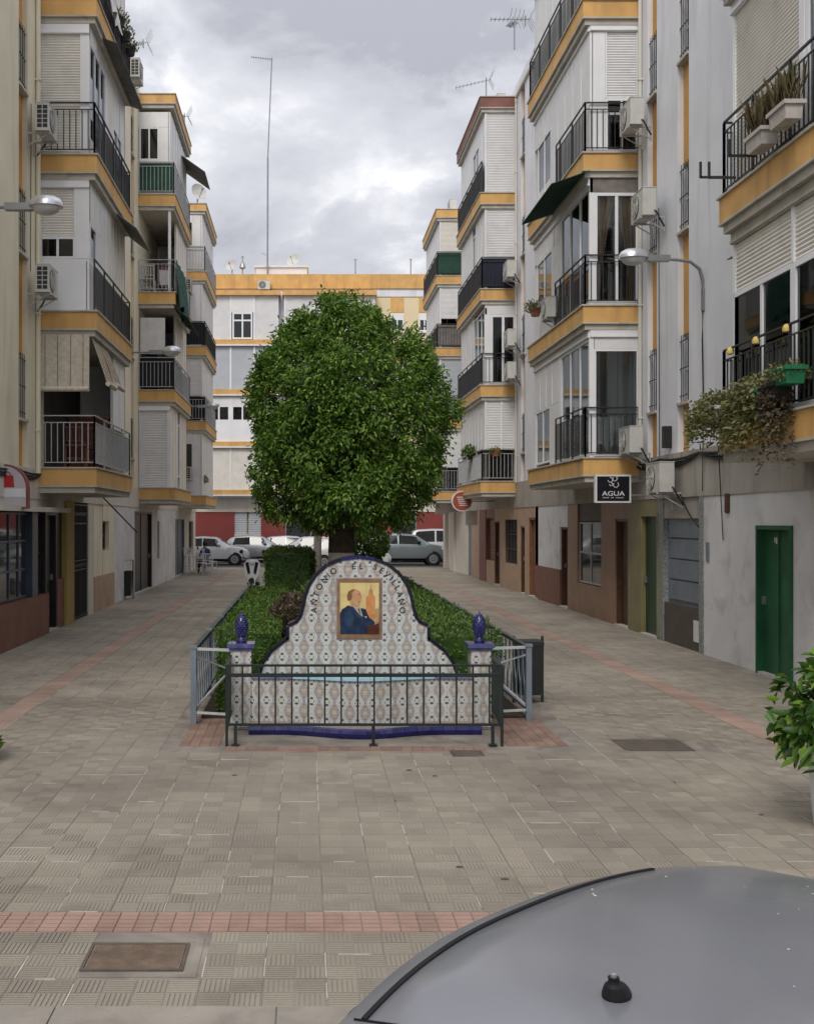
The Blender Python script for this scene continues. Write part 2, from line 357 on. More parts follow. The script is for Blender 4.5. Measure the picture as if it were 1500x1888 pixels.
def glass(name, tint, trans):
    m, nt, N, L, b = nmat(name)
    g = N.new('ShaderNodeBsdfGlossy'); g.inputs['Roughness'].default_value = 0.03; g.inputs[0].default_value = (0.9, 0.93, 0.95, 1)
    t = N.new('ShaderNodeBsdfTransparent'); t.inputs[0].default_value = tint + (1,)
    fr = N.new('ShaderNodeFresnel'); fr.inputs[0].default_value = 1.5
    ad = N.new('ShaderNodeMath'); ad.operation = 'MULTIPLY_ADD'; L.new(fr.outputs[0], ad.inputs[0]); ad.inputs[1].default_value = 1.0; ad.inputs[2].default_value = 0.03
    mx = N.new('ShaderNodeMixShader'); L.new(ad.outputs[0], mx.inputs[0]); L.new(t.outputs[0], mx.inputs[1]); L.new(g.outputs[0], mx.inputs[2])
    L.new(mx.outputs[0], N['Material Output'].inputs[0]); MATS[name] = m
glass('glass', (0.86, 0.89, 0.89), 1); 
glass('glass_dark', (0.30, 0.32, 0.33), 1)
def tile_pattern():
    """glazed tiles: beige medallions, white crosses and blue-grey interlaced bands"""
    m, nt, N, L, b = nmat('azulejo')
    geo = N.new('ShaderNodeNewGeometry'); sep = N.new('ShaderNodeSeparateXYZ'); L.new(geo.outputs['Position'], sep.inputs[0])
    def mt(op, a, b_=None, c=None):
        n = N.new('ShaderNodeMath'); n.operation = op
        for i, v in enumerate((a, b_, c)):
            if v is None: continue
            if isinstance(v, (int, float)): n.inputs[i].default_value = v
            else: L.new(v, n.inputs[i])
        return n.outputs[0]
    P, Q = 0.158, 0.21
    X = mt('MULTIPLY_ADD', mt('SUBTRACT', sep.outputs[0], mt('MULTIPLY', sep.outputs[1], 0.0)), 2 * math.pi / P, 0.6)
    Z = mt('MULTIPLY', sep.outputs[2], 2 * math.pi / Q)
    f = mt('ADD', mt('COSINE', X), mt('MULTIPLY', mt('COSINE', Z), 0.75))
    g2 = mt('MULTIPLY', mt('COSINE', mt('MULTIPLY', X, 2)), mt('COSINE', mt('MULTIPLY', Z, 3)))
    def band(v, c, w):
        d = mt('ABSOLUTE', mt('SUBTRACT', v, c)); return mt('LESS_THAN', d, w)
    def mixc(fac, A, B):
        x = N.new('ShaderNodeMix'); x.data_type = 'RGBA'
        for s_, v in (('Factor', fac), ('A', A), ('B', B)):
            if isinstance(v, tuple): x.inputs[s_].default_value = v
            else: L.new(v, x.inputs[s_])
        return x.outputs['Result']
    nz = N.new('ShaderNodeTexNoise'); nz.inputs['Scale'].default_value = 9; L.new(geo.outputs['Position'], nz.inputs['Vector'])
    base = mixc(nz.outputs['Fac'], (0.58, 0.59, 0.57, 1), (0.50, 0.48, 0.45, 1))
    c = mixc(mt('GREATER_THAN', f, 0.30), base, (0.375, 0.34, 0.305, 1))
    c = mixc(mt('MULTIPLY', mt('GREATER_THAN', f, 0.55), mt('GREATER_THAN', g2, 0.35)), c, (0.30, 0.25, 0.22, 1))
    c = mixc(band(f, 0.20, 0.07), c, (0.22, 0.27, 0.32, 1))
    c = mixc(band(f, -0.42, 0.06), c, (0.30, 0.36, 0.40, 1))
    c = mixc(mt('MULTIPLY', mt('LESS_THAN', f, -1.15), mt('GREATER_THAN', g2, 0.1)), c, (0.10, 0.115, 0.10, 1))
    c = mixc(mt('MULTIPLY', mt('GREATER_THAN', f, 1.45), mt('GREATER_THAN', g2, 0.0)), c, (0.50, 0.46, 0.40, 1))
    n2 = N.new('ShaderNodeTexNoise'); n2.inputs['Scale'].default_value = 2.6; n2.inputs['Detail'].default_value = 6; L.new(geo.outputs['Position'], n2.inputs['Vector'])
    mr = N.new('ShaderNodeMapRange'); mr.inputs['From Min'].default_value = 0.5; mr.inputs['From Max'].default_value = 0.75; mr.inputs['To Max'].default_value = 0.45; L.new(n2.outputs['Fac'], mr.inputs['Value'])
    c = mixc(mr.outputs[0], c, (0.33, 0.29, 0.25, 1))
    L.new(c, b.inputs['Base Color']); b.inputs['Roughness'].default_value = 0.22; b.inputs['Coat Weight'].default_value = 0.25
    MATS['azulejo'] = m
tile_pattern()
# ---------------------------------------------------------------- ground, road, pavement
def parent_keep(o, parent):
    o.parent = parent
    if parent.parent is None: o.matrix_parent_inverse = parent.matrix_basis.inverted()
    return o
def W_(mb, name, mats, parent=None, smooth=False, fix=True):      # build from world coordinates under a parent
    o = mb.build(name, mats, None, smooth, fix)
    if o is not None and parent is not None: parent_keep(o, parent)
    return o
g = MB(); g.box(-300, 300, -60, 500, -0.6, -0.14); tag(g.build('ground', 'asphalt'), 'dark ground under and beyond the street', kind='structure')
g = MB(); g.box(-60, 60, -6, 4.615, -0.139, -0.10); tag(g.build('road', 'asphalt'), 'asphalt road along the near kerb', kind='structure')
g = MB(); g.box(-80, 80, 51.6, 62.2, -0.139, -0.06); tag(g.build('cross_road', 'asphalt'), 'asphalt road crossing at the far end', kind='structure')
g = MB(); g.box(-16, 16, 4.62, 51.6, -0.139, -0.007)
pavement = tag(g.build('pavement', 'mortar'), 'worn beige pavement of ribbed tiles with pink guide strips', kind='structure')
TS, GX, GY = 0.30, 0.10, 5.81
def nz_(a, b): return noise.noise(Vector((a, b, 3.3)))
def tile_boxes(mb, x, y, ribs, dp=.0048):
    h = 0.1468; z0 = -0.02
    if not ribs: mb.box(x - h, x + h, y - h, y + h, z0, -0.001); return
    mb.box(x - h, x + h, y - h, y + h, z0, -dp)
    for qx in (0, 1):
        for qy in (0, 1):
            ax, ay = x - h + qx * h, y - h + qy * h
            for k in range(6):
                a = 0.004 + k * (h - 0.004) / 6; b = a + 0.0165
                if (qx + qy) % 2: mb.box(ax + a, ax + b, ay + 0.004, ay + h - 0.004, -0.006, 0)
                else: mb.box(ax + 0.004, ax + h - 0.004, ay + a, ay + b, -0.006, 0)
mb = MB(); tile_boxes(mb, 0, 0, True); TILE = mb.mesh('paving_tile', 'paver')
mb = MB(); tile_boxes(mb, 0, 0, True, .003); TILE2 = mb.mesh('worn_paving_tile', 'paver')
HOLES = [(-1.06, -0.66, 5.36, 5.60), (3.06, 3.76, 10.38, 10.94), (1.42, 1.64, 10.2, 10.36)]
BED = (-1.26, 2.56, 10.40, 31.0)
tiles = []
for i in range(-40, 40):
    for j in range(-3, 90):
        x, y = GX + (i + 0.5) * TS, GY + (j + 0.5) * TS
        if y < 4.93 or y > 31.5 or x < -5.3 and y > 17 or x > 6.7 and y > 7.4 or abs(x) > 11: continue
        if j == 0: continue
        px, py = 563 + 2000 * x / y, 961 + 2000 * CAM_H / y
        if px < -60 or px > 1570: continue
        if any(a - .1 < x < b + .1 and c - .1 < y < d + .1 for a, b, c, d in HOLES): continue
        if BED[0] - .1 < x < BED[1] + .1 and BED[2] < y < BED[3]: continue
        if y > 10.4 and (abs(x + 3.35) < 0.1 or abs(x - 4.75) < 0.1): continue
        vis = not (px > 1500 or px < 0 or (py > 1640 and px > 620 + (1888 - py) * 1.6))
        tiles.append((y, x, vis))
tiles.sort(); n = 0; near, mid, far = [], [], []
for y, x, vis in tiles:
    if vis and n < 296: near.append((x, y)); n += 1
    elif y < 13.5: mid.append((x, y))
    else: far.append((x, y))
for x, y in near:
    o = inst('paving_tile', TILE if rnd.random() < .4 else TILE2, pavement, (x + rnd.uniform(-.001, .001), y + rnd.uniform(-.001, .001), rnd.uniform(-.0016, .0012)), rnd.choice((0, math.pi / 2)) if rnd.random() < .12 else 0)
mb = MB()
for x, y in mid: tile_boxes(mb, x, y, True, rnd.choice((.003, .0048)))
for x, y in far: tile_boxes(mb, x, y, False)
o = mb.build('distant_paving_tiles', 'paver_mass', pavement, fix=False); o['kind'] = 'stuff'
mb = MB(); mb.box(-16, 16, 31.5, 51.55, -0.02, -0.0012); o = mb.build('far_paving_sheet', 'paver_mass', pavement); o['kind'] = 'stuff'
# pale mortar left in some of the joints
mb = MB()
for x, y in near + mid + [t for t in far if t[1] < 17]:
    jx = round((x - GX) / TS - .5)
    if (rnd.random() < (.62 if nz_(jx * 1.7, y * .55) > .02 else .12)):
        w = rnd.uniform(.002, .0042); l = rnd.uniform(.08, .15); e = rnd.uniform(-.03, .03)
        mb.box(x - .15 - w, x - .15 + w, y - l + e, y + l + e, -.01, -.0008)
    if rnd.random() < .16:
        w = rnd.uniform(.002, .0045); l = rnd.uniform(.05, .15); mb.box(x - l, x + l, y - .15 - w, y - .15 + w, -.01, .0006)
o = mb.build('joint_mortar', 'joint_white', pavement, fix=False); o['kind'] = 'stuff'
# pink guide strips: pieces with four ribs across
mb = MB(); mb.box(-0.0495, 0.0495, -0.147, 0.147, -0.02, -0.005)
for k in range(5): mb.box(-0.0475, 0.0475, -0.143 + k * 0.0585, -0.143 + k * 0.0585 + 0.05, -0.006, 0.0)
GT = mb.mesh('guide_tile', 'guide')
for k in range(-26, 26):
    x = 0.05 + k * 0.103
    if 563 + 2000 * x / 6 < -40: continue
    inst('guide_tile', GT, pavement, (x, GY + 0.15, rnd.uniform(-.001, .001)))
mb = MB()
for xc in (-3.35, 4.75):
    y = 10.55
    while y < 50:
        mb.box(xc - 0.147, xc + 0.147, y + .002, y + 0.098, -0.02, rnd.uniform(-.002, .0005)); y += 0.10
o = mb.build('guide_strip_tiles', 'guide_mass', pavement, fix=False); o['kind'] = 'stuff'
# bricks round the flower bed
mb = MB(); mb.box(-0.0475, 0.0475, -0.0975, 0.0975, -0.02, 0.0); BR = mb.mesh('paving_brick', 'brick_red')
nb = 0
for k in range(25): inst('paving_brick', BR, pavement, (-0.72 + k * 0.10, 10.50, rnd.uniform(-.002, .001)))
for x0, x1 in ((-1.24, -0.80), (1.98, 2.54)):
    x = x0 + .05
    while x < x1:
        y = 10.62
        while y < 12.1:
            inst('paving_brick', BR, pavement, (x, y + .1, rnd.uniform(-.002, .001))); y += .2
        x += .1
# kerb stones
mb = MB(); mb.box(-0.496, 0.496, -0.148, 0.148, -0.15, 0.0); KS = mb.mesh('kerb_stone', 'kerb')
for k in range(-8, 9): inst('kerb_stone', KS, pavement, (k * 1.0 + 0.37, 4.765, 0.002))
# cover plates
def plate(x0, x1, y0, y1, mat, label, nr, diag):
    r = empty('access_cover', ((x0 + x1) / 2, (y0 + y1) / 2, 0), 0, label, 'manhole cover')
    w, d = (x1 - x0) / 2, (y1 - y0) / 2
    mb = MB(); mb.box(-w, w, -d, d, -0.02, 0.001)
    k = -3 * w
    while k < 3 * w:
        if diag:
            s = 1.0; t0, t1 = -1.0, 1.0; lim = w - .008
            t0, t1 = max(t0, (-lim - k) / (d * s)), min(t1, (lim - k) / (d * s))
            if t1 - t0 > .05: mb.bar((k + d * s * t0, d * t0 * .97, .001), (k + d * s * t1, d * t1 * .97, .001), .007, None, .005)
        else:
            if abs(k) < w - .01: mb.bar((k, -d + .01, .001), (k, d - .01, .001), .007, None, .005)
        k += nr
    mb.build('plate', mat, r)
    mb = MB()
    for a in (-1, 1):
        mb.box(-w - .02, w + .02, a * (d + .012) - .008, a * (d + .012) + .008, -.02, .0025)
        mb.box(a * (w + .012) - .008, a * (w + .012) + .008, -d - .004, d + .004, -.02, .002)
    mb.build('frame', 'cast_iron', r)
plate(-1.09, -0.62, 5.33, 5.63, 'rust_iron', 'rusty ribbed rectangular access cover in front of the pink guide strip', .022, True)
plate(3.08, 3.72, 10.42, 10.90, 'cast_iron', 'dark brown rectangular access cover set in concrete right of the fountain', .05, False)
plate(1.40, 1.66, 10.18, 10.38, 'cast_iron', 'small worn drain cover by the right foot of the fountain railing', .03, False)
# concrete collars round the covers
for x0, x1, y0, y1 in ((-1.18, -0.53, 5.24, 5.72), (2.98, 3.82, 10.32, 11.0)):
    mb = MB()
    mb.box(x0, x1, y0, y0 + .045, -.02, -.003); mb.box(x0, x1, y1 - .045, y1, -.02, -.003)
    mb.box(x0, x0 + .045, y0 + .046, y1 - .046, -.02, -.003); mb.box(x1 - .045, x1, y0 + .046, y1 - .046, -.02, -.003)
    mb.build('cover_collar', 'mortar', pavement)
# ---------------------------------------------------------------- apartment blocks
WL, WR = 5.085, 6.57
def YL(px): return WL * 2000 / (563 - px)
def YR(px): return WR * 2000 / (px - 563)
def wallF(s, W): return Fr((s * W, 0, 0), (0, 1, 0), (-s, 0, 0))
def shutter_mesh(mb, F, a0, a1, z0, z1, d, pitch=0.05):
    n = max(2, int((z1 - z0) / pitch)); h = (z1 - z0) / n
    for k in range(n):
        z = z0 + k * h
        mb.poly([F.p(a0, d, z), F.p(a1, d, z), F.p(a1, d + .014, z + h * .5), F.p(a0, d + .014, z + h * .5)])
        mb.poly([F.p(a0, d + .014, z + h * .5), F.p(a1, d + .014, z + h * .5), F.p(a1, d, z + h * .97), F.p(a0, d, z + h * .97)])
    mb.fbox(F, a0, a1, d - .03, d - .004, z0, z1)
def window_el(F, a0, a1, z0, z1, par, nx=2, ny=1, frame='alu_white', gl='glass_dark', fw=.045, d=0.0, curtain=None, split=None):
    mb = MB()
    mb.fbox(F, a0, a1, d - .06, d, z0, z0 + fw); mb.fbox(F, a0, a1, d - .06, d, z1 - fw, z1)
    mb.fbox(F, a0, a0 + fw, d - .06, d, z0 + fw, z1 - fw); mb.fbox(F, a1 - fw, a1, d - .06, d, z0 + fw, z1 - fw)
    w = (a1 - a0) / nx
    for k in range(1, nx): mb.fbox(F, a0 + k * w - fw / 2, a0 + k * w + fw / 2, d - .055, d - .003, z0 + fw, z1 - fw)
    zs = [z0 + (z1 - z0) * k / ny for k in range(ny + 1)]
    if split: zs = [z0, z0 + (z1 - z0) * split, z1]
    for k in range(1, len(zs) - 1):
        for i in range(nx): mb.fbox(F, a0 + i * w + fw / 2, a0 + (i + 1) * w - fw / 2, d - .05, d - .006, zs[k] - fw / 2, zs[k] + fw / 2)
    fo = W_(mb, 'window_frame', frame, par)
    for i in range(nx):
        for k in range(len(zs) - 1):
            mb = MB(); mb.fbox(F, a0 + i * w + fw / 2, a0 + (i + 1) * w - fw / 2, d - .034, d - .026, zs[k] + fw / 2, zs[k + 1] - fw / 2)
            W_(mb, 'window_pane', gl, par)
    if curtain:
        mb = MB(); n = 14
        for side in (0, 1):
            for k in range(n):
                def q(t, z):
                    f = (z - z0) / (z1 - z0); wd_ = (0.10 + 0.36 * f ** 1.6) * (a1 - a0)
                    a = a0 + .05 + t * wd_ if side == 0 else a1 - .05 - t * wd_
                    return F.p(a, d - .16 - .03 * math.sin(t * 22), z)
                for j in range(8):
                    za, zb = z0 + .1 + (z1 - z0 - .15) * j / 8, z0 + .1 + (z1 - z0 - .15) * (j + 1) / 8
                    mb.poly([q(k / n, za), q((k + 1) / n, za), q((k + 1) / n, zb), q(k / n, zb)])
        W_(mb, 'curtain', curtain, par, smooth=True, fix=False)
def elements(F, zb, spec, par):
    for e in spec:
        t, a0, a1, z0, z1 = e[:5]; o = e[5] if len(e) > 5 else {}
        z0 += zb; z1 += zb
        if t == 'p':
            mat = o.get('mat', 'shutter_white'); n = max(1, round((a1 - a0) / o.get('pitch', .62))); w = (a1 - a0) / n
            mb = MB()
            for k in range(n):
                mb.fbox(F, a0 + k * w + .004, a0 + (k + 1) * w - .004, -.045, 0, z0 + .003, z1 - .003)
                if k: mb.fbox(F, a0 + k * w - .022, a0 + k * w + .022, -.02, .014, z0 + .003, z1 - .003)
            mb.fbox(F, a0, a1, -.06, -.046, z0, z1)
            W_(mb, 'wall_panel', mat, par)
        elif t == 's':
            mb = MB(); shutter_mesh(mb, F, a0 + .03, a1 - .03, z0, z1, -.03)
            W_(mb, 'roller_shutter', o.get('mat', 'shutter_white'), par, fix=False)
            for q0, q1 in ((a0, a0 + .03), (a1 - .03, a1)):
                mb = MB(); mb.fbox(F, q0, q1, -.05, .004, z0, z1); W_(mb, 'shutter_rail', 'alu_white', par)
        elif t == 'b':
            mb = MB(); mb.fbox(F, a0, a1, -.06, .03, z0, z1); mb.fbox(F, a0, a1, .03, .045, z0 + .01, z0 + .04)
            W_(mb, 'shutter_box', o.get('mat', 'alu_white'), par)
        elif t == 'w':
            o2 = dict(o); window_el(F, a0, a1, z0, z1, par, **o2)
        elif t == 'c':                                   # post
            mb = MB(); mb.fbox(F, a0, a1, -.07, .006, z0, z1); W_(mb, 'corner_post', o.get('mat', 'alu_white'), par)
def railing_mesh(pts, z0, h, bar=.016, sp=.115, top=.032, sec=True):
    mb = MB()
    for p, q in zip(pts, pts[1:]):
        p, q = Vector(p), Vector(q); Ln = (q - p).length; n = max(1, round(Ln / sp))
        P = lambda t, z: (p.x + (q.x - p.x) * t, p.y + (q.y - p.y) * t, z)
        mb.bar(P(0, z0 + h), P(1, z0 + h), top, None, top * .7); mb.bar(P(0, z0 + .09), P(1, z0 + .09), bar * 1.2)
        if sec: mb.bar(P(0, z0 + h - .13), P(1, z0 + h - .13), bar * 1.1)
        for k in range(n + 1):
            big = k in (0, n) or k % 9 == 0
            mb.bar(P(k / n, z0 if big else z0 + .095), P(k / n, z0 + h - (.01 if big else .135 if sec else .01)), bar * (1.9 if big else 1))
    return mb
class Bay:
    def __init__(s, root, side, W, Y0, Y1, prof=1.12, enc=.97):
        s.root, s.side, s.W, s.Y0, s.Y1, s.prof, s.enc = root, side, W, Y0, Y1, prof, enc
        s.FW = wallF(side, W)
        s.FE = Fr((side * W, Y0 + .08, 0), (-side, 0, 0), (0, -1, 0))
        s.FF = Fr((side * (W - enc), Y0 + .08, 0), (0, 1, 0), (-side, 0, 0))
        s.L = Y1 - Y0 - .16
    def slab(s, zt, mat='orange', th=.32, name='balcony', trim='beige_trim', step=.11):
        mb = MB(); F = s.FW
        mb.fbox(F, s.Y0, s.Y1, .002, s.prof, zt - th, zt, 0)
        mb.fbox(F, s.Y0 - .03, s.Y1 + .03, .002, s.prof + .03, zt + .001, zt + .03, 1)
        mb.fbox(F, s.Y0 - .012, s.Y1 + .012, .002, s.prof + .012, zt - th - .03, zt - th - .001, 1)
        mb.fbox(F, s.Y0 + .04, s.Y1 - .04, .002, s.prof - .04, zt - th - .03 - step, zt - th - .031, 1)
        return W_(mb, name, [mat, trim], s.root)
    def floor(s, zt, H, end=(), front=(), rail=None, rail_h=.98, rail_to=None, mat='orange', dark=True, screen=None, rail_end=True, far=True):
        b = s.slab(zt, mat); zb = zt + .03
        elements(s.FE, zb, end, b); elements(s.FF, zb, front, b)
        if far:
            mb = MB(); mb.fbox(s.FW, s.Y1 - .14, s.Y1 - .08, .01, s.enc, zb, zt + H - .46); W_(mb, 'far_side_panel', 'shutter_white', b)
        if dark:
            mb = MB(); mb.fbox(s.FW, s.Y0 + .5, s.Y1 - .4, .004, .02, zb, zb + 2.1); W_(mb, 'room_shade_sheet', 'interior_shade', b)  # sheet over the pale wall, painted dark as the room's shade
        if rail:
            e = s.prof - .05; X = lambda d: s.side * (s.W - d); ye = s.Y0 + .04
            p = []
            if rail_end: p.append((X(.02), ye, 0))
            p += [(X(e), ye, 0), (X(e), s.Y0 + (rail_to or (s.Y1 - s.Y0 - .04)), 0)]
            if not rail_to: p.append((X(.02), s.Y1 - .04, 0))
            W_(railing_mesh(p, zb, rail_h), 'railing', rail, b, fix=False)
            if screen:
                m2, to = screen
                mb = MB(); dd = e - .03
                if rail_end: mb.fbox(s.FW, s.Y0 + .07, s.Y0 + .085, .03, dd, zb + .06, zb + rail_h - .03)
                mb.fbox(s.FW, s.Y0 + .086, s.Y0 + (to or (s.Y1 - s.Y0 - .1)), dd - .015, dd, zb + .06, zb + rail_h - .03)
                W_(mb, 'privacy_screen', m2, b)
        return b
def block(name, label, s, W, Ya, Yb, ztop, mat, strips, zs, zg=2.62, depth=9, par_h=.45, par_mat='white_wall', roof=True, strip_win=True, H=3.0, lintel='concrete'):
    root = empty(name, (s * (W + 2), (Ya + Yb) / 2, 0), 0, label, 'apartment building'); F = wallF(s, W)
    mb = MB(); mb.fbox(F, Ya, Yb, -depth, -.30, -.1, ztop); W_(mb, 'core_wall', mat, root)
    ys = [Ya] + [v for st in strips for v in st] + [Yb]
    for a, b in zip(ys[::2], ys[1::2]):
        mb = MB(); mb.fbox(F, a, b, -.299, 0, zs[0] - .02, ztop); W_(mb, 'wall', mat, root)
    for a, b in strips:
        z = zs[0] - .02
        for k, zt in enumerate(zs):
            w0, w1 = zt + .85, zt + 2.05
            mb = MB(); mb.fbox(F, a, b, -.299, -.10, z, w0); W_(mb, 'spandrel_panel', 'orange_deep', root)
            mb = MB(); mb.fbox(F, a - .0, b + .0, -.099, .03, w0 - .05, w0); sill = W_(mb, 'window_sill', 'beige_trim', root)
            window_el(F, a + .02, b - .02, w0, w1, sill, 1, 2, 'alu_white', 'car_glass', .035, -.13)
            mb = MB()
            for i in range(5): mb.fbox(F, a + .06 + i * (b - a - .12) / 4 - .006, a + .06 + i * (b - a - .12) / 4 + .006, -.05, -.038, w0 + .01, w1 - .01)
            for zz in (w0 + .12, (w0 + w1) / 2, w1 - .12): mb.fbox(F, a + .01, b - .01, -.037, -.025, zz - .007, zz + .007)
            W_(mb, 'window_grille', 'iron_black', sill)
            z = w1
        mb = MB(); mb.fbox(F, a, b, -.299, -.10, z, ztop); W_(mb, 'spandrel_panel', 'orange_deep', root)
    mb = MB(); mb.fbox(F, Ya + .002, Yb - .002, -depth + .05, .06, ztop + .001, ztop + .09, 1); mb.fbox(F, Ya, Yb, -.25, 0.0, ztop + .091, ztop + par_h, 0)
    W_(mb, 'parapet', [par_mat, 'beige_trim'], root)
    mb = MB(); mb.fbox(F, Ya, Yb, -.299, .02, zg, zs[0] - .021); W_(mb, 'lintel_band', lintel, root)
    return root
def ground(root, s, W, segs, zg=2.62):
    """ground floor, one stretch of wall after another; pieces stacked in each"""
    F = wallF(s, W)
    for ya, yb, pcs in segs:
        if ya > yb: ya, yb = yb, ya
        for pc in pcs:
            k, z0, z1, mat = pc[:4]; d = pc[4] if len(pc) > 4 else 0.0; o = pc[5] if len(pc) > 5 else {}
            if k == 'wall':
                mb = MB(); mb.fbox(F, ya, yb, -.299, d, z0, z1); W_(mb, o.get('name', 'wall_panel'), mat, root)
            elif k == 'door':
                mb = MB(); mb.fbox(F, ya + .05, yb - .05, -.25, -.12 + d, z0, z1 - .06)
                n = o.get('leaf', 1); w = (yb - ya - .1) / n
                dr = W_(mb, 'door', mat, root)
                mb = MB(); mb.fbox(F, ya, ya + .05, -.28, -.02 + d, z0, z1); mb.fbox(F, yb - .05, yb, -.28, -.02 + d, z0, z1); mb.fbox(F, ya + .05, yb - .05, -.28, -.02 + d, z1 - .06, z1)
                W_(mb, 'door_frame', o.get('frame', mat), dr)
                mb = MB()
                for i in range(n):
                    a0, a1 = ya + .05 + i * w, ya + .05 + (i + 1) * w
                    for q0, q1 in o.get('pan', ((.12, .85), (.95, 1.9))):
                        if z0 + q1 > z1: continue
                        mb.fbox(F, a0 + w * .16, a1 - w * .16, -.12 + d, -.108 + d, z0 + q0, z0 + q1)
                    if i: mb.fbox(F, a0 - .02, a0 + .02, -.12 + d, -.10 + d, z0, z1 - .07)
                W_(mb, 'door_moulding', mat, dr)
                mb = MB(); a = ya + .12 if o.get('hl') else yb - .12; mb.fbox(F, a - .02, a + .02, -.118 + d, -.07 + d, 1.0, 1.12); W_(mb, 'handle', 'metal_grey', dr)
                mb = MB(); mb.fbox(F, ya + .0, yb - .0, -.28, .03, -.005, .03); W_(mb, 'doorstep', 'pot_stone', dr)
                if z1 < zg and not o.get('notop'):
                    mb = MB(); mb.fbox(F, ya, yb, -.299, 0, z1, zg); W_(mb, 'wall_panel', o.get('top', 'concrete'), root)
            elif k == 'win':
                mb = MB(); mb.fbox(F, ya, yb, -.299, -.2, z0, z1); wn = W_(mb, 'window', 'interior_shade', root)
                window_el(F, ya + .02, yb - .02, z0 + .02, z1 - .02, wn, o.get('nx', 2), o.get('ny', 2), mat, 'car_glass', .04, -.1 + d)
                if o.get('bars'):
                    mb = MB(); n = int((yb - ya) / .12)
                    for i in range(n + 1): mb.fbox(F, ya + i * (yb - ya) / n - .007, ya + i * (yb - ya) / n + .007, -.03, -.016, z0, z1)
                    for zz in (.33, .66): mb.fbox(F, ya, yb, -.015, -.003, z0 + (z1 - z0) * zz - .01, z0 + (z1 - z0) * zz + .01)
                    W_(mb, 'window_grille', o['bars'], wn)
            elif k == 'roll':
                mb = MB(); shutter_mesh(mb, F, ya + .03, yb - .03, z0, z1, -.13 + d, .09); W_(mb, 'roller_shutter', mat, root, fix=False)
            elif k == 'gate':
                mb = MB(); mb.fbox(F, ya, yb, -.299, -.2, z0, z1); gt = W_(mb, 'doorway', 'interior_shade', root)
                mb = MB(); n = max(3, int((yb - ya) / .11))
                for i in range(n + 1): mb.fbox(F, ya + .02 + i * (yb - ya - .04) / n - .009, ya + .02 + i * (yb - ya - .04) / n + .009, -.05, -.032, z0, z1)
                for zz in (.02, .42, .5, .82, .98): mb.fbox(F, ya, yb, -.031, -.012, z0 + (z1 - z0) * zz - .015, z0 + (z1 - z0) * zz + .015)
                W_(mb, 'iron_gate', mat, gt)
                for i in range(n):
                    for zz in (.46, .9):
                        mb = MB(); c = F.p(ya + .02 + (i + .5) * (yb - ya - .04) / n, -.02, z0 + (z1 - z0) * zz)
                        mb.lathe(c, [(.02, -.01), (.045, -.008), (.045, .008), (.02, .01)], 8, axis=F.n); W_(mb, 'gate_scroll', mat, gt)
ZR = [3.43 + 3.0 * k for k in range(4)]; ZL = [3.2 + 2.98 * k for k in range(4)]
P = 'p'
# ---- right side -------------------------------------------------------------------------
R1 = block('apartment_building', 'nearest white block on the right, with green street door and plant-filled balcony', 1, WR, 7.6, 17.9, 15.6, 'white_wall', [], ZR)
b1 = Bay(R1, 1, WR, 9.2, 14.3)
W5 = {'nx': 3, 'gl': 'glass_dark', 'fw': .06}
for k in range(4):
    fr = [('b', 0, 4.94, 2.36, 2.56, {'mat': 'beige_trim'}), ('s', 0, 1.6, 1.72, 2.36, {'mat': 'shutter_beige'}), ('s', 1.6, 3.2, 1.72, 2.36, {'mat': 'shutter_beige'}), ('s', 3.2, 4.94, 1.72, 2.36, {'mat': 'shutter_beige'}),
          ('w', 0, 1.6, 0.02, 1.72, {'nx': 1, 'fw': .07}), ('w', 1.6, 3.2, 0.02, 1.72, {'nx': 1, 'fw': .07}), ('w', 3.2, 4.94, 0.02, 1.72, {'nx': 2, 'fw': .06})]
    if k == 1: fr = [('b', 0, 4.94, 2.36, 2.56, {'mat': 'alu_white'}), ('s', 3.0, 4.94, .05, 2.36, {'mat': 'shutter_beige'}), ('c', 2.9, 3.0, 0, 2.36), ('w', 1.3, 2.9, .02, 2.36, {'nx': 2, 'fw': .09, 'gl': 'glass'}), ('p', 0, 1.3, 0, 2.36)]
    b1.floor(ZR[k], 3.0, [('p', 0, .97, 0, 2.56)], fr, 'iron_black')
b1.slab(15.43, 'orange', name='bay_roof')
R2 = block('apartment_building', 'second white block on the right, with glazed balconies and orange window strips', 1, WR, 17.9, 31.0, 15.6, 'white_wall', [(18.6, 19.15), (20.3, 20.85), (29.3, 29.9)], ZR)
b2 = Bay(R2, 1, WR, 21.3, 26.6); w = 'w'
b2.floor(ZR[0], 3, [('b', 0, .97, 2.36, 2.54), ('p', 0, .88, 2.14, 2.36), ('w', 0, .89, .02, 2.14, {'nx': 1, 'gl': 'glass'}), ('c', .89, .98, 0, 2.36)],
         [('b', 0, 5.14, 2.36, 2.54), ('w', 0.0, 2.4, .02, 2.36, {'nx': 3, 'gl': 'glass', 'fw': .06}), ('c', 2.4, 2.62, 0, 2.36), ('p', 2.62, 5.14, 1.38, 2.36), ('p', 2.62, 3.5, 0, 1.38), ('w', 3.5, 5.0, .1, 1.38, {'nx': 2})], 'iron_black', rail_to=2.55, dark=False)
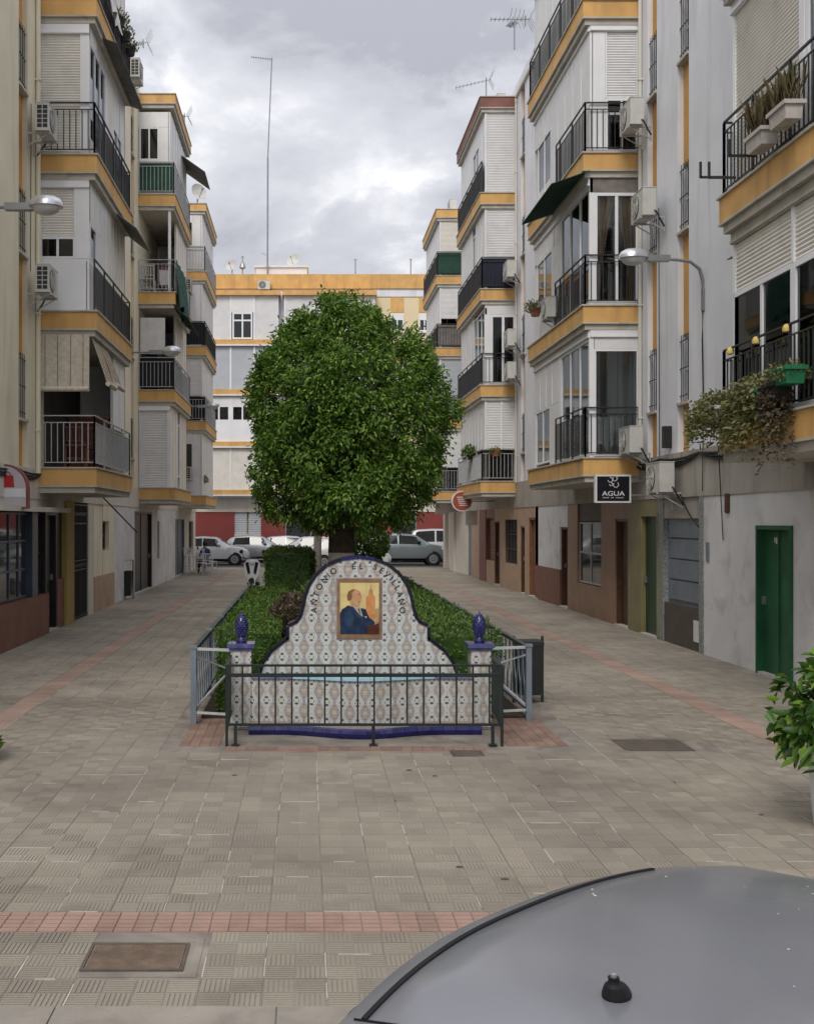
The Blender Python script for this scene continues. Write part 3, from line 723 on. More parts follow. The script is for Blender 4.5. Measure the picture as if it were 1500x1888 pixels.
b2.floor(ZR[1], 3, [('p', 0, .97, 2.22, 2.54, {'mat': 'grey_cloth', 'pitch': 2}), ('w', 0, .88, .02, 2.22, {'nx': 2, 'gl': 'glass', 'curtain': 'curtain', 'fw': .06}), ('c', .88, .98, 0, 2.22)],
         [('b', 0, 5.14, 2.36, 2.54), ('w', 0, 2.4, .02, 2.36, {'nx': 3, 'fw': .07}), ('p', 2.4, 5.14, 1.95, 2.36), ('p', 2.4, 3.3, .75, 1.95), ('w', 3.3, 4.9, .75, 1.95, {'nx': 2}), ('p', 2.4, 5.14, 0, .75)], 'iron_black', rail_to=2.6)
b2.floor(ZR[2], 3, [('b', 0, .97, 2.40, 2.54), ('s', .02, .66, 1.08, 2.40), ('w', .02, .66, .03, 1.08, {'nx': 2, 'split': .72}), ('p', .66, .97, 0, 2.40, {'mat': 'alu_white', 'pitch': 2})],
         [('b', 0, 5.14, 2.40, 2.54), ('p', 0, 3.4, 0, 2.40), ('p', 3.4, 5.14, 1.75, 2.40), ('w', 3.4, 4.8, .55, 1.75, {'nx': 2}), ('p', 3.4, 5.14, 0, .55)], 'iron_black', rail_to=2.5)
b2.floor(ZR[3], 3, [('b', 0, .97, 2.40, 2.54), ('s', .02, .95, 0, 2.40)], [('p', 0, 5.14, 0, 2.54)], 'iron_black')
b2.slab(15.43, 'orange', name='bay_roof')
R3 = block('apartment_building', 'third white block on the right, with navy balcony screen and round red sign', 1, WR, 31.0, 43.0, 15.35, 'white_wall', [(32.5, 33.1), (41.0, 41.6)], ZR)
b3 = Bay(R3, 1, WR, 33.8, 39.1)
b3.floor(ZR[0], 3, [('s', 0, .45, 1.0, 2.54), ('s', .45, .97, 1.0, 2.54)], [('p', 0, 5.14, 1.0, 2.54)], 'iron_grey', rail_to=5.2)
b3.floor(ZR[1], 3, [('p', 0, .97, 2.2, 2.54), ('w', 0, .80, .02, 2.2, {'nx': 2, 'fw': .08}), ('c', .8, .98, 0, 2.2)], [('w', 0, 2.2, .9, 2.4, {'nx': 3}), ('p', 0, 2.2, 0, .9), ('p', 2.2, 5.14, 0, 2.54)], 'iron_black')
b3.floor(ZR[2], 3, [('s', 0, .97, .9, 2.54)], [('p', 0, 1.9, .0, 2.54), ('w', 1.9, 2.5, 0.2, 2.2, {'nx': 1}), ('p', 2.5, 5.14, 0, 2.54)], 'iron_black', screen=('navy_cloth', 0))
b3.floor(ZR[3], 3, [('s', 0, .97, 0, 2.54)], [('p', 0, 1.2, 0, 2.54), ('w', 1.2, 2.4, .5, 1.9, {'nx': 2}), ('p', 1.2, 2.4, 1.9, 2.54), ('p', 2.4, 5.14, 0, 2.54)], 'iron_black', rail_end=False, screen=('green_cloth', 0))
b3.slab(15.43, 'roof_brown', name='bay_roof')
R4 = block('apartment_building', 'farthest white block on the right, with dark green balcony screen', 1, WR, 43.0, 51.4, 15.0, 'white_wall', [(43.5, 44.1)], ZR)
b4 = Bay(R4, 1, WR, 45.2, 50.4)
b4.floor(ZR[0], 3, [('s', 0, .97, 1.0, 2.54)], [('p', 0, 5.04, .9, 2.54)], 'iron_grey')
b4.floor(ZR[1], 3, [('s', 0, .97, 0, 2.54, {'mat': 'shutter_grey'})], [('p', 0, 5.04, 0, 2.54)], 'iron_black')
b4.floor(ZR[2], 3, [('s', 0, .97, 1.2, 2.54)], [('p', 0, 5.04, 0, 2.54)], 'iron_black', screen=('grey_cloth', 0))
b4.floor(ZR[3], 3, [('s', 0, .97, .9, 2.54, {'mat': 'shutter_beige'})], [('p', 0, 5.04, 0, 2.54)], 'iron_black', screen=('green_cloth', 0))
b4.slab(15.2, 'orange', name='bay_roof')
Z = 2.62
ground(R1, 1, WR, [
    (7.6, YR(1462), [('wall', 0, Z, 'white_low')]),
    (YR(1462), YR(1397), [('door', 0, 2.14, 'door_green', 0.06, {'leaf': 2, 'pan': (), 'top': 'white_low'})]),
    (YR(1397), 17.9, [('wall', 0, Z, 'white_low')])])
ground(R2, 1, WR, [
    (17.9, YR(1290), [('wall', 0, Z, 'mosaic_grey', .02)]),
    (YR(1290), YR(1222), [('wall', 2.25, Z, 'concrete', -.02), ('wall', .72, 2.25, 'sheet_blue', -.1), ('wall', 0, .72, 'plate_brown', -.02)]),
    (YR(1222), YR(1213), [('wall', 0, Z, 'mosaic_grey', .0)]),
    (YR(1213), YR(1181), [('door', 0, 2.35, 'door_green_dark', 0.04, {'pan': (), 'frame': 'olive_tile', 'top': 'olive_tile'})]),
    (YR(1181), YR(1157), [('wall', 0, Z, 'olive_tile')]),
    (YR(1157), YR(1134), [('door', 0, 2.25, 'wood_dark', 0, {'top': 'brown_tile', 'hl': True})]),
    (YR(1134), YR(1108), [('wall', 0, Z, 'brown_tile')]),
    (YR(1108), YR(1064), [('wall', 0, .72, 'brown_tile'), ('win', .72, 2.2, 'iron_grey', .06, {'nx': 2, 'ny': 2}), ('wall', 2.2, Z, 'plate_brown', -.04)]),
    (YR(1064), YR(1046), [('wall', 0, Z, 'brown_tile')]),
    (YR(1046), YR(1032), [('door', 0, 2.05, 'wood_dark', -.02, {'top': 'white_low'})]),
    (YR(1032), 31.0, [('wall', 0, .95, 'red_brown', .012), ('wall', .95, Z, 'white_low')])])
ground(R3, 1, WR, [
    (31.0, YR(992), [('wall', 0, Z, 'tan_tile')]),
    (YR(992), YR(974), [('door', 0, 2.3, 'wood_mid', 0, {'top': 'tan_tile', 'hl': True})]),
    (YR(974), YR(967), [('wall', 0, Z, 'tan_tile')]),
    (YR(967), YR(959), [('door', 0, 2.05, 'wood_dark', 0, {'top': 'tan_tile'})]),
    (YR(959), YR(953), [('wall', 0, Z, 'tan_tile')]),
    (YR(953), YR(931), [('wall', 0, .85, 'tan_tile'), ('win', .85, 2.25, 'wood_dark', 0, {'bars': 'iron_black'}), ('wall', 2.25, Z, 'tan_tile')]),
    (YR(931), YR(921), [('wall', 0, Z, 'tan_tile')]),
    (YR(921), YR(911), [('door', 0, 2.2, 'wood_dark', 0, {'top': 'tan_tile'})]),
    (YR(911), YR(896), [('wall', 0, .8, 'tan_tile'), ('roll', .8, 2.3, 'red_brown'), ('wall', .8, 2.3, 'interior_shade', -.2), ('wall', 2.3, Z, 'red_brown')]),
    (YR(896), YR(884), [('wall', 0, Z, 'red_brown', .02)]),
    (YR(884), 43.0, [('wall', 0, Z, 'tan_tile')])], Z)
ground(R4, 1, WR, [
    (43.0, YR(858), [('roll', 0, 2.3, 'iron_blue'), ('wall', 0, 2.3, 'interior_shade', -.2), ('wall', 2.3, Z, 'tan_tile')]),
    (YR(858), YR(840), [('wall', 0, Z, 'pale_wall')]),
    (YR(840), YR(832), [('wall', 0, Z, 'pale_wall', .08)]),
    (YR(832), YR(822), [('wall', 0, Z, 'pale_wall', -.1)]),
    (YR(822), 51.4, [('wall', 0, Z, 'pale_wall', .05)])])
# ---- left side --------------------------------------------------------------------------
L1 = block('apartment_building', 'nearest cream block on the left, with straw blinds on its first balcony', -1, WL, 9.0, 28.8, 15.3, 'cream_wall', [(14.2, 14.8), (19.25, 19.85)], ZL, par_mat='cream_wall', lintel='pale_wall')
c1 = Bay(L1, -1, WL, 20.6, 24.8); H = 2.98
c1.floor(ZL[0], H, [], [('p', 2.55, 4.04, .95, 2.5)], 'iron_grey', dark=True, far=True)
c1.floor(ZL[1], H, [('p', 0, .97, 0, 1.0, {'mat': 'alu_white', 'pitch': 2}), ('w', .02, .70, 1.0, 1.42, {'nx': 2}), ('s', .02, .70, 1.42, 2.34, {'mat': 'shutter_beige'}), ('b', 0, .97, 2.34, 2.52), ('c', .70, .97, 1.0, 2.34)],
         [('p', 0, 1.6, 0, .95), ('w', .1, .7, .95, 1.7, {'nx': 1}), ('p', 0, 1.6, 1.7, 2.5), ('p', .7, 1.6, .95, 1.7), ('c', 1.6, 1.8, 0, 2.5), ('p', 1.8, 4.04, .0, 2.5, {'mat': 'shutter_beige', 'pitch': .4})], 'iron_black', rail_end=False)
c1.floor(ZL[2], H, [('b', 0, .97, 2.3, 2.52), ('s', .0, .82, 0, 2.3, {'mat': 'shutter_beige'}), ('c', .82, .97, 0, 2.3)],
         [('w', .05, 1.65, .3, 2.2, {'nx': 3, 'fw': .06}), ('p', 0, 1.65, 2.2, 2.52), ('p', 0, 1.65, 0, .3), ('c', 1.65, 1.85, 0, 2.52), ('p', 1.85, 2.6, 0, 2.5, {'mat': 'shutter_beige'}), ('w', 2.6, 3.6, .5, 1.5, {'nx': 2}), ('p', 2.6, 4.04, 1.5, 2.5), ('p', 2.6, 4.04, 0, .5), ('p', 3.6, 4.04, .5, 1.5)], 'iron_black')
c1.floor(ZL[3], H, [('s', 0, .9, 0, 2.5, {'mat': 'shutter_beige'})], [('p', 0, 4.04, 0, 2.5, {'mat': 'shutter_beige'})], 'iron_black')
c1.slab(15.12, 'orange', name='bay_roof')
L2 = block('apartment_building', 'second block on the left, cream with green-netted middle balcony', -1, WL, 28.8, 40.4, 15.0, 'cream_wall', [(31.6, 32.2)], ZL, par_mat='cream_wall', lintel='pale_wall')
c2 = Bay(L2, -1, WL, 33.0, 37.6)
c2.floor(ZL[0], H, [('b', 0, .97, 2.34, 2.52), ('s', .02, .9, 0, 2.34, {'mat': 'shutter_white'}), ('c', .9, .98, 0, 2.34)], [('p', 0, 1.9, 0, 2.52, {'mat': 'shutter_beige'}), ('w', 1.9, 2.5, .4, 2.1, {'nx': 1}), ('p', 2.5, 4.44, 0, 2.52, {'mat': 'shutter_beige'})], None)
c2.floor(ZL[1], H, [('p', .05, .8, 1.1, 2.2, {'mat': 'white_cloth', 'pitch': .22})], [('p', 1.3, 4.44, 0, 2.52, {'mat': 'shutter_beige'})], 'iron_grey', screen=('black_cloth', 2.2))
c2.floor(ZL[2], H, [], [('p', 1.5, 4.44, 0, 2.52, {'mat': 'shutter_beige'}), ('c', 0.0, .1, 0, 2.5)], 'iron_grey', dark=False)
c2.floor(ZL[3], H, [('p', 0, .97, 2.05, 2.52), ('w', .02, .62, 1.05, 2.05, {'nx': 2, 'gl': 'glass_dark'}), ('p', .62, .97, 0, 2.05), ('p', 0, .62, 0, 1.05)], [('p', 0, 4.44, 0, 2.52)], 'iron_grey', screen=('green_cloth', .1))
c2.slab(15.2, 'orange', name='bay_roof', th=.26)
L3 = block('apartment_building', 'farthest block on the left, behind the white cafe chairs', -1, WL, 40.4, 50.2, 14.6, 'pale_wall', [(41.5, 42.1)], ZL, par_mat='cream_wall', lintel='pale_wall')
c3 = Bay(L3, -1, WL, 43.2, 48.4)
c3.floor(ZL[0], H, [('w', .05, .6, .9, 2.1, {'nx': 1}), ('p', .6, .97, 0, 2.5), ('p', 0, .6, 2.1, 2.5), ('p', 0, .6, 0, .9)], [('p', 0, 5.0, 0, 2.5)], None)
c3.floor(ZL[1], H, [('s', 0, .97, 1.0, 2.5)], [('p', 0, 5.0, 0, 2.5)], 'iron_grey', screen=('black_cloth', 3))
c3.floor(ZL[2], H, [('p', .5, .97, 0, 2.5), ('w', 0, .5, 0, 2.2, {'nx': 1}), ('p', 0, .5, 2.2, 2.5)], [('p', 0, 5.0, 0, 2.5)], 'iron_black', screen=('black_cloth', 4))
c3.floor(ZL[3], H, [('p', .6, .97, 0, 2.5), ('w', 0, .6, 1.0, 2.0, {'nx': 1}), ('p', 0, .6, 2.0, 2.5), ('p', 0, .6, 0, 1.0)], [('p', 0, 5.0, 0, 2.5)], 'iron_grey', rail_h=1.0, screen=('white_cloth', .05))
c3.slab(14.85, 'orange', name='bay_roof', th=.26)
Z = 2.62
ground(L1, -1, WL, [
    (9.0, 16.4, [('wall', 0, Z, 'pale_wall')]),
    (16.4, YL(60), [('wall', 0, .78, 'red_brown', .05), ('wall', .78, 2.38, 'interior_shade', -.2), ('win', .78, 2.38, 'shop_blue', .02, {'nx': 6, 'ny': 3}), ('wall', 2.38, Z, 'pale_wall')]),
    (YL(60), YL(70), [('wall', 0, .78, 'red_brown', .05), ('wall', .78, 2.38, 'shop_blue', .0), ('wall', 2.38, Z, 'pale_wall')]),
    (YL(70), YL(86), [('wall', 0, .78, 'red_brown', .05), ('win', .78, 2.38, 'door_black', 0.0, {'nx': 1, 'ny': 2}), ('wall', 2.38, Z, 'pale_wall')]),
    (YL(86), YL(106), [('door', 0, 2.38, 'door_black', 0, {'pan': ((1.0, 2.2),), 'top': 'pale_wall'})]),
    (YL(106), YL(118), [('wall', 0, 1.0, 'red_brown'), ('wall', 1.0, 2.38, 'door_black', -.05), ('wall', 2.38, Z, 'pale_wall')]),
    (YL(118), YL(132), [('wall', 0, Z, 'mustard', .06)]),
    (YL(132), YL(163), [('gate', 0, 2.62, 'iron_black')]),
    (YL(163), YL(173), [('wall', 0, Z, 'pale_wall')]),
    (YL(173), YL(190), [('wall', 0, .85, 'tan_tile', .02), ('wall', .85, Z, 'cream_wall', -.02)]),
    (YL(190), YL(201), [('wall', 0, .85, 'tan_tile', .02), ('wall', .85, 1.45, 'cream_wall'), ('win', 1.45, 2.2, 'wood_dark', 0, {'nx': 1, 'ny': 2}), ('wall', 2.2, Z, 'cream_wall')]),
    (YL(201), 28.8, [('wall', 0, .85, 'tan_tile', .02), ('wall', .85, Z, 'cream_wall')])])
ground(L2, -1, WL, [
    (28.8, YL(248), [('wall', 0, Z, 'white_low')]),
    (YL(248), YL(280), [('door', 0, 2.5, 'door_black', .02, {'leaf': 2, 'pan': (), 'top': 'pale_wall'})]),
    (YL(280), YL(290), [('wall', 0, Z, 'white_low')]),
    (YL(290), YL(294), [('wall', 0, .9, 'white_low'), ('win', .9, 2.2, 'wood_dark', 0, {'nx': 1}), ('wall', 2.2, Z, 'white_low')]),
    (YL(294), 40.4, [('wall', 0, Z, 'white_low')])])
ground(L3, -1, WL, [
    (40.4, YL(323), [('wall', 0, Z, 'white_low')]),
    (YL(323), YL(340), [('door', 0, 2.3, 'iron_blue', .02, {'leaf': 2, 'pan': (), 'top': 'pale_wall'})]),
    (YL(340), YL(348), [('wall', 0, Z, 'pale_wall')]),
    (YL(348), YL(356), [('wall', 0, .9, 'pale_wall'), ('win', .9, 2.2, 'iron_black', 0, {'nx': 1}), ('wall', 2.2, Z, 'pale_wall')]),
    (YL(356), 50.2, [('wall', 0, Z, 'pale_wall')])])
# ---- the block closing the street ---------------------------------------------------------
YB = 63.0
def back_block():
    root = empty('apartment_building', (2, YB + 4, 0), 0, 'pale block with orange bands and red ground floor closing the street', 'apartment building')
    F = Fr((0, YB, 0), (1, 0, 0), (0, -1, 0)); x = lambda px: PX(px, YB); z = lambda py: PZ(py, YB)
    mb = MB(); mb.fbox(F, -14, 20, -10, -.3, -.1, z(533)); W_(mb, 'core_wall', 'far_cream', root)
    mb = MB(); mb.fbox(F, x(690), 20, -.299, 0, 3.5, z(548)); W_(mb, 'wall', 'far_cream', root)
    mb = MB(); mb.fbox(F, -14, x(690), -.299, -.02, 3.5, z(533)); W_(mb, 'wall', 'white_wall', root)
    mb = MB(); mb.fbox(F, x(690), 20, -.29, .04, z(547), z(533)); W_(mb, 'frieze', 'white_wall', root)
    mb = MB(); mb.fbox(F, -14.1, 20.1, -10.1, .12, z(532.5), z(506)); W_(mb, 'parapet', 'orange', root)
    mb = MB(); mb.fbox(F, x(470), x(566), -4, -1.2, z(508), z(484)); mb.fbox(F, x(467), x(569), -4.1, -1.1, z(484), z(481)); W_(mb, 'roof_hut', 'white_wall', root)
    rows = [(545, 638, 0), (638, 729, 1), (729, 824, 2), (824, 912, 3)]
    for a0, a1 in ((382, 514), (524, 690)):
        for ya, yb, k in rows:
            zt, zb = z(ya), z(yb)
            mb = MB(); mb.fbox(F, x(a0), x(a1), -.01, .75, zb - .02, zb + .26, 0); mb.fbox(F, x(a0) - .05, x(a1) + .05, -.01, .8, zb - .10, zb - .021, 1)
            sl_ = W_(mb, 'balcony', ['orange', 'white_wall'], root)
            FB = Fr((0, YB - .62, 0), (1, 0, 0), (0, -1, 0)); b0 = zb + .26
            n = 3; wv = (x(a1) - x(a0) - .1) / n; h = zt - .12 - b0
            for i in range(n):
                p0 = x(a0) + .05 + i * wv; p1 = p0 + wv
                if k == 0 and i == 1:
                    elements(FB, b0, [('w', p0 + .1, p1 - .1, .05, h * .62, {'nx': 2, 'split': .7, 'fw': .09}), ('p', p0, p1, h * .62, h, {'mat': 'shutter_white'})], sl_)
                elif k == 2 and i < 2:
                    elements(FB, b0, [('p', p0, p1, 0, h * .45, {'mat': 'alu_white', 'pitch': 3}), ('w', p0 + .05, p1 - .05, h * .45, h * .8, {'nx': 2, 'fw': .09}), ('p', p0, p1, h * .8, h, {'mat': 'shutter_white'})], sl_)
                elif k == 3:
                    elements(FB, b0, [('p', p0, p1, 0, h * .42, {'mat': 'shutter_beige', 'pitch': 1.0}), ('s', p0, p1, h * .42, h, {'mat': 'shutter_beige'})], sl_)
                else: elements(FB, b0, [('s', p0, p1, 0.02, h, {'mat': 'shutter_grey' if k else 'shutter_white'})], sl_)
                mb = MB(); mb.fbox(FB, p0 - .05, p0 + .05, -.08, .02, b0, b0 + h); W_(mb, 'corner_post', 'alu_white', sl_)
            mb = MB(); mb.fbox(F, x(a0), x(a0) + .06, -.01, .6, b0, b0 + h); mb.fbox(F, x(a1) - .06, x(a1), -.01, .6, b0, b0 + h); W_(mb, 'side_panel', 'white_wall', sl_)
        mb = MB(); mb.fbox(F, x(a0) - .1, x(a1) + .1, -.01, .85, z(549), z(541)); W_(mb, 'bay_roof', 'orange', root)
    for a0, a1 in ((720, 744), (772, 792)):
        for ya in (578, 670, 762, 850):
            mb = MB(); mb.fbox(F, x(a0), x(a1), .002, .03, z(ya - 2), z(ya - 30)); W_(mb, 'spandrel_panel', 'orange', root)
            mb = MB(); mb.fbox(F, x(a0) - .06, x(a1) + .06, .002, .12, z(ya + 36), z(ya + 33)); s2 = W_(mb, 'window_sill', 'white_wall', root)
            mb = MB(); mb.fbox(F, x(a0), x(a1), .003, .05, z(ya + 10), z(ya)); W_(mb, 'shutter_box', 'alu_white', s2)
            window_el(F, x(a0), x(a1), z(ya + 33), z(ya + 10), s2, 2, 1, 'alu_white', 'car_glass', .07, .06)
    # ground floor: red wall, grey shutters, dark doors
    cuts = [(330, 432, 'wall_red'), (432, 481, 'roll'), (481, 528, 'wall_red'), (528, 572, 'dark'), (572, 727, 'wall_red'), (727, 765, 'dark'), (765, 900, 'wall_red')]
    for a, b, k in cuts:
        if k == 'wall_red':
            mb = MB(); mb.fbox(F, x(a), x(b), -.299, .0, -.1, z(944)); W_(mb, 'wall_panel', 'wall_red', root)
        elif k == 'roll':
            mb = MB(); mb.fbox(F, x(a), x(b), -.299, .01, -.1, z(985)); W_(mb, 'wall_panel', 'pale_wall', root)
            mb = MB(); shutter_mesh(mb, F, x(a), (x(a) + x(b)) / 2 - .05, z(985), z(944), -.1, .12); shutter_mesh(mb, F, (x(a) + x(b)) / 2 + .05, x(b), z(985), z(944), -.1, .12); W_(mb, 'roller_shutter', 'shutter_grey', root, fix=False)
        else:
            mb = MB(); mb.fbox(F, x(a), x(b), -.299, -.15, -.1, z(944)); dr = W_(mb, 'doorway', 'ac_dark', root)
            mb = MB(); mb.fbox(F, x(a) - .08, x(a), -.2, .03, -.1, z(944)); mb.fbox(F, x(b), x(b) + .08, -.2, .03, -.1, z(944)); W_(mb, 'door_frame', 'metal_grey', dr)
    mb = MB(); mb.fbox(F, -14, 20, -.299, .05, z(944) + .001, 3.49); W_(mb, 'lintel_band', 'pale_wall', root)
    return root
back = back_block()
mb = MB(); mb.box(-80, 80, 60.4, 62.9, -.13, .02); tag(mb.build('far_pavement', 'kerb'), 'pavement in front of the far block', kind='structure')
# ---------------------------------------------------------------- tiled fountain
def text_mesh(body, size, extr=.002):
    cu = bpy.data.curves.new('t', 'FONT'); cu.body = body; cu.size = size; cu.align_x = 'CENTER'; cu.align_y = 'CENTER'; cu.extrude = extr; cu.offset = .001 if size > .05 else 0
    o = bpy.data.objects.new('t', cu); COL.objects.link(o); dg = bpy.context.evaluated_depsgraph_get(); me = bpy.data.meshes.new_from_object(o.evaluated_get(dg)); bpy.data.objects.remove(o); return me
def clip_poly(poly, x0, x1, z0, z1):
    def cl(P, ins, inter):
        out = []
        for i, q in enumerate(P):
            p = P[i - 1]
            if ins(q):
                if not ins(p): out.append(inter(p, q))
                out.append(q)
            elif ins(p): out.append(inter(p, q))
        return out
    def ix(c): return lambda p, q: (c, p[1] + (q[1] - p[1]) * (c - p[0]) / (q[0] - p[0]))
    def iz(c): return lambda p, q: (p[0] + (q[0] - p[0]) * (c - p[1]) / (q[1] - p[1]), c)
    for ins, it in ((lambda p: p[0] >= x0, ix(x0)), (lambda p: p[0] <= x1, ix(x1)), (lambda p: p[1] >= z0, iz(z0)), (lambda p: p[1] <= z1, iz(z1))):
        poly = cl(poly, ins, it)
        if len(poly) < 3: return []
    return poly
YF = 11.72
FC = PX(660, YF)
def fountain():
    root = empty('tiled_fountain', (FC, 11.6, 0), 0, 'patterned tile fountain with bell-shaped back and portrait panel', 'fountain')
    F = Fr((FC, YF, 0), (1, 0, 0), (0, -1, 0)); k = YF / 2000
    half = [(182, 1252), (172, 1222), (157, 1202), (138, 1187), (127, 1179), (127, 1156), (112, 1149), (104, 1139), (99, 1122), (95, 1101), (88, 1081), (75, 1061), (55, 1044), (30, 1034), (0, 1030)]
    hl = [(-a * k, PZ(y, YF)) for a, y in half]
    out = [(hl[0][0], .30)] + hl + [(-a, z) for a, z in hl[::-1][1:]] + [(-hl[0][0], .30)]
    mb = MB(); mb.prism(F, out, -.16, 0); W_(mb, 'back_wall', 'backing', root)
    tp = .1425
    for i in range(-9, 9):
        for j in range(2, 14):
            c = clip_poly(out, i * tp + .001, (i + 1) * tp - .001, j * tp + .001, (j + 1) * tp - .001)
            if len(c) > 2:
                mb = MB(); mb.prism(F, c, .0005, .009 + rnd.uniform(0, .002)); W_(mb, 'wall_tile', 'azulejo', root)
    # coping along the bell curve, piece by piece
    pts = out[1:-1]; cen = Vector((0, .9))
    for (a, z), (b, y) in zip(pts, pts[1:]):
        t = Vector((b - a, y - z)); 
        if t.length < 1e-4: continue
        nn = Vector((-t.y, t.x)).normalized(); 
        n = max(1, round(t.length / .13))
        for i in range(n):
            f0, f1 = i / n + .006, (i + 1) / n - .002
            p, q = Vector((a, z)) + t * f0, Vector((a, z)) + t * f1
            mb = MB(); w = .034
            mb.prism(F, [(p.x, p.y), (q.x, q.y), (q.x + nn.x * w, q.y + nn.y * w), (p.x + nn.x * w, p.y + nn.y * w)], -.17, .022)
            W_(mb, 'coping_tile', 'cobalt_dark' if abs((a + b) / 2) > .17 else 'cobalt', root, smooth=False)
    # basin
    X0, X1 = PX(464, 11.45), PX(872, 11.45)
    def yf(x, y_end, bulge):
        u = (x - FC) / 0.62; return y_end - bulge * (0 if abs(u) >= 1.35 else 0.5 * (1 + math.cos(math.pi * u / 1.35)))
    n = 17; RZ = .545
    xs = [X0 + (X1 - X0) * i / n for i in range(n + 1)]
    mb = MB()
    for a, b in zip(xs, xs[1:]):
        ya, yb = yf(a, 11.42, .2), yf(b, 11.42, .2)
        mb.hexa([(a, ya + .01, 0), (b, yb + .01, 0), (b, yb + .12, 0), (a, ya + .12, 0), (a, ya + .01, RZ), (b, yb + .01, RZ), (b, yb + .12, RZ), (a, ya + .12, RZ)])
    W_(mb, 'basin_wall', 'backing', root)
    for a, b in zip(xs, xs[1:]):
        for j in range(4):
            z0, z1 = .02 + j * .131 + .001, .02 + (j + 1) * .131 - .001
            a2, b2 = a + .001, b - .001; ya, yb = yf(a2, 11.42, .2), yf(b2, 11.42, .2)
            mb = MB(); mb.hexa([(a2, ya, z0), (b2, yb, z0), (b2, yb + .0095, z0), (a2, ya + .0095, z0), (a2, ya, z1), (b2, yb, z1), (b2, yb + .0095, z1), (a2, ya + .0095, z1)])
            W_(mb, 'wall_tile', 'azulejo', root)
    for a, b in zip(xs, xs[1:]):
        ya, yb = yf(a, 11.39, .2), yf(b, 11.39, .2); mb = MB(); a2, b2 = a + .001, b - .001
        mb.hexa([(a2, ya, RZ + .001), (b2, yb, RZ + .001), (b2, yb + .13, RZ + .001), (a2, ya + .13, RZ + .001), (a2, ya, RZ + .03), (b2, yb, RZ + .03), (b2, yb + .13, RZ + .035), (a2, ya + .13, RZ + .035)])
        W_(mb, 'rim_tile', 'rim_blue' if abs((a + b) / 2 - FC) > .75 else 'pool_blue', root)
    mb = MB(); mb.box(X0 + .1, X1 - .1, 11.50, YF - .01, .3, .50); W_(mb, 'water_basin', 'pool_blue', root)
    # plinth with a dark blue nosing
    PX0, PX1 = PX(458, 11.2), PX(888, 11.2); m = 18; xs = [PX0 + (PX1 - PX0) * i / m for i in range(m + 1)]
    mb = MB()
    for a, b in zip(xs, xs[1:]):
        ya, yb = yf(a, 11.20, .24), yf(b, 11.20, .24)
        mb.hexa([(a, ya + .03, -.005), (b, yb + .03, -.005), (b, 11.5, -.005), (a, 11.5, -.005), (a, ya + .03, .085), (b, yb + .03, .085), (b, 11.5, .10), (a, 11.5, .10)])
    W_(mb, 'plinth', 'mosaic_plinth', root)
    for a, b in zip(xs, xs[1:]):
        a, b = a + .002, b - .002; ya, yb = yf(a, 11.19, .24), yf(b, 11.19, .24); mb = MB(); pr = [(0, 0.0), (-.012, .045), (0, .082), (.02, .094), (.045, .092), (.045, 0)]
        v0 = [(a, ya + p, z) for p, z in pr]; v1 = [(b, yb + p, z) for p, z in pr]; c = len(pr)
        mb.poly(v0); mb.poly(v1[::-1])
        for i in range(c): mb.poly([v0[i], v0[(i + 1) % c], v1[(i + 1) % c], v1[i]])
        W_(mb, 'plinth_nosing', 'cobalt', root)
    # pillars with pine-cone finials
    for p0, p1 in ((425, 463), (868, 905)):
        a, b = PX(p0, 11.47), PX(p1, 11.47); zt = .83; y0 = 11.47
        mb = MB(); mb.box(a + .01, b - .01, y0 + .01, y0 + .22, 0, zt); pl = W_(mb, 'pillar', 'backing', root)
        hw = (b - a) / 2
        for j in range(6):
            for i in (0, 1):
                mb = MB(); mb.box(a + i * hw + .001, a + (i + 1) * hw - .001, y0, y0 + .0095, .02 + j * .135 + .001, .02 + (j + 1) * .135 - .001); W_(mb, 'pillar_tile', 'azulejo', pl)
            for sx in (a, b):
                mb = MB(); mb.box(min(sx, sx + (.0095 if sx == a else -.0095)), max(sx, sx + (.0095 if sx == a else -.0095)), y0 + .012, y0 + .22, .02 + j * .135 + .001, .02 + (j + 1) * .135 - .001); W_(mb, 'pillar_tile', 'azulejo', pl)
        mb = MB(); mb.box(a - .035, b + .035, y0 - .035, y0 + .255, zt + .03, zt + .075); mb.box(a - .015, b + .015, y0 - .015, y0 + .235, zt, zt + .029); W_(mb, 'pillar_cap', 'rim_cap', pl)
        c = ((a + b) / 2, y0 + .11, zt + .075)
        mb = MB(); prof = [(.055, 0), (.062, .02), (.04, .045), (.036, .055)]
        for i in range(15):
            t = i / 14; r = .064 * math.sin(math.pi * (t * .88 + .12)) ** .75 + .006
            prof.append((r, .06 + t * .255))
        prof.append((.004, .335)); mb.lathe(c, prof, 20)
        # scales
        for i in range(1, 11):
            t = i / 11; r = .064 * math.sin(math.pi * (t * .88 + .12)) ** .75 + .002
            for q in range(10):
                th = 2 * math.pi * (q + .5 * (i % 2)) / 10; p = (c[0] + r * math.cos(th), c[1] + r * math.sin(th), c[2] + .06 + t * .255)
                mb.lathe(p, [(.002, -.004), (.012, .001), (.008, .005), (.002, .009)], 6, axis=(math.cos(th), math.sin(th), .5))
        W_(mb, 'pine_cone_finial', 'cobalt', pl, smooth=True)
    # portrait panel of painted tiles
    def zc(zx, zy): return ((600 + zx / 12.5 - 660) * k, PZ(1050 + zy / 12.5, YF))
    def rect(x0, y0, x1, y1):
        p, q = zc(x0, y0), zc(x1, y1); return [(p[0], q[1]), (q[0], q[1]), (q[0], p[1]), (p[0], p[1])]
    a0, z1 = zc(240, 190); a1, z0 = zc(1310, 1620)
    mb = MB(); mb.fbox(F, a0, a1, .0, .014, z0, z1); pp = W_(mb, 'portrait_panel', 'frame_mauve', root)
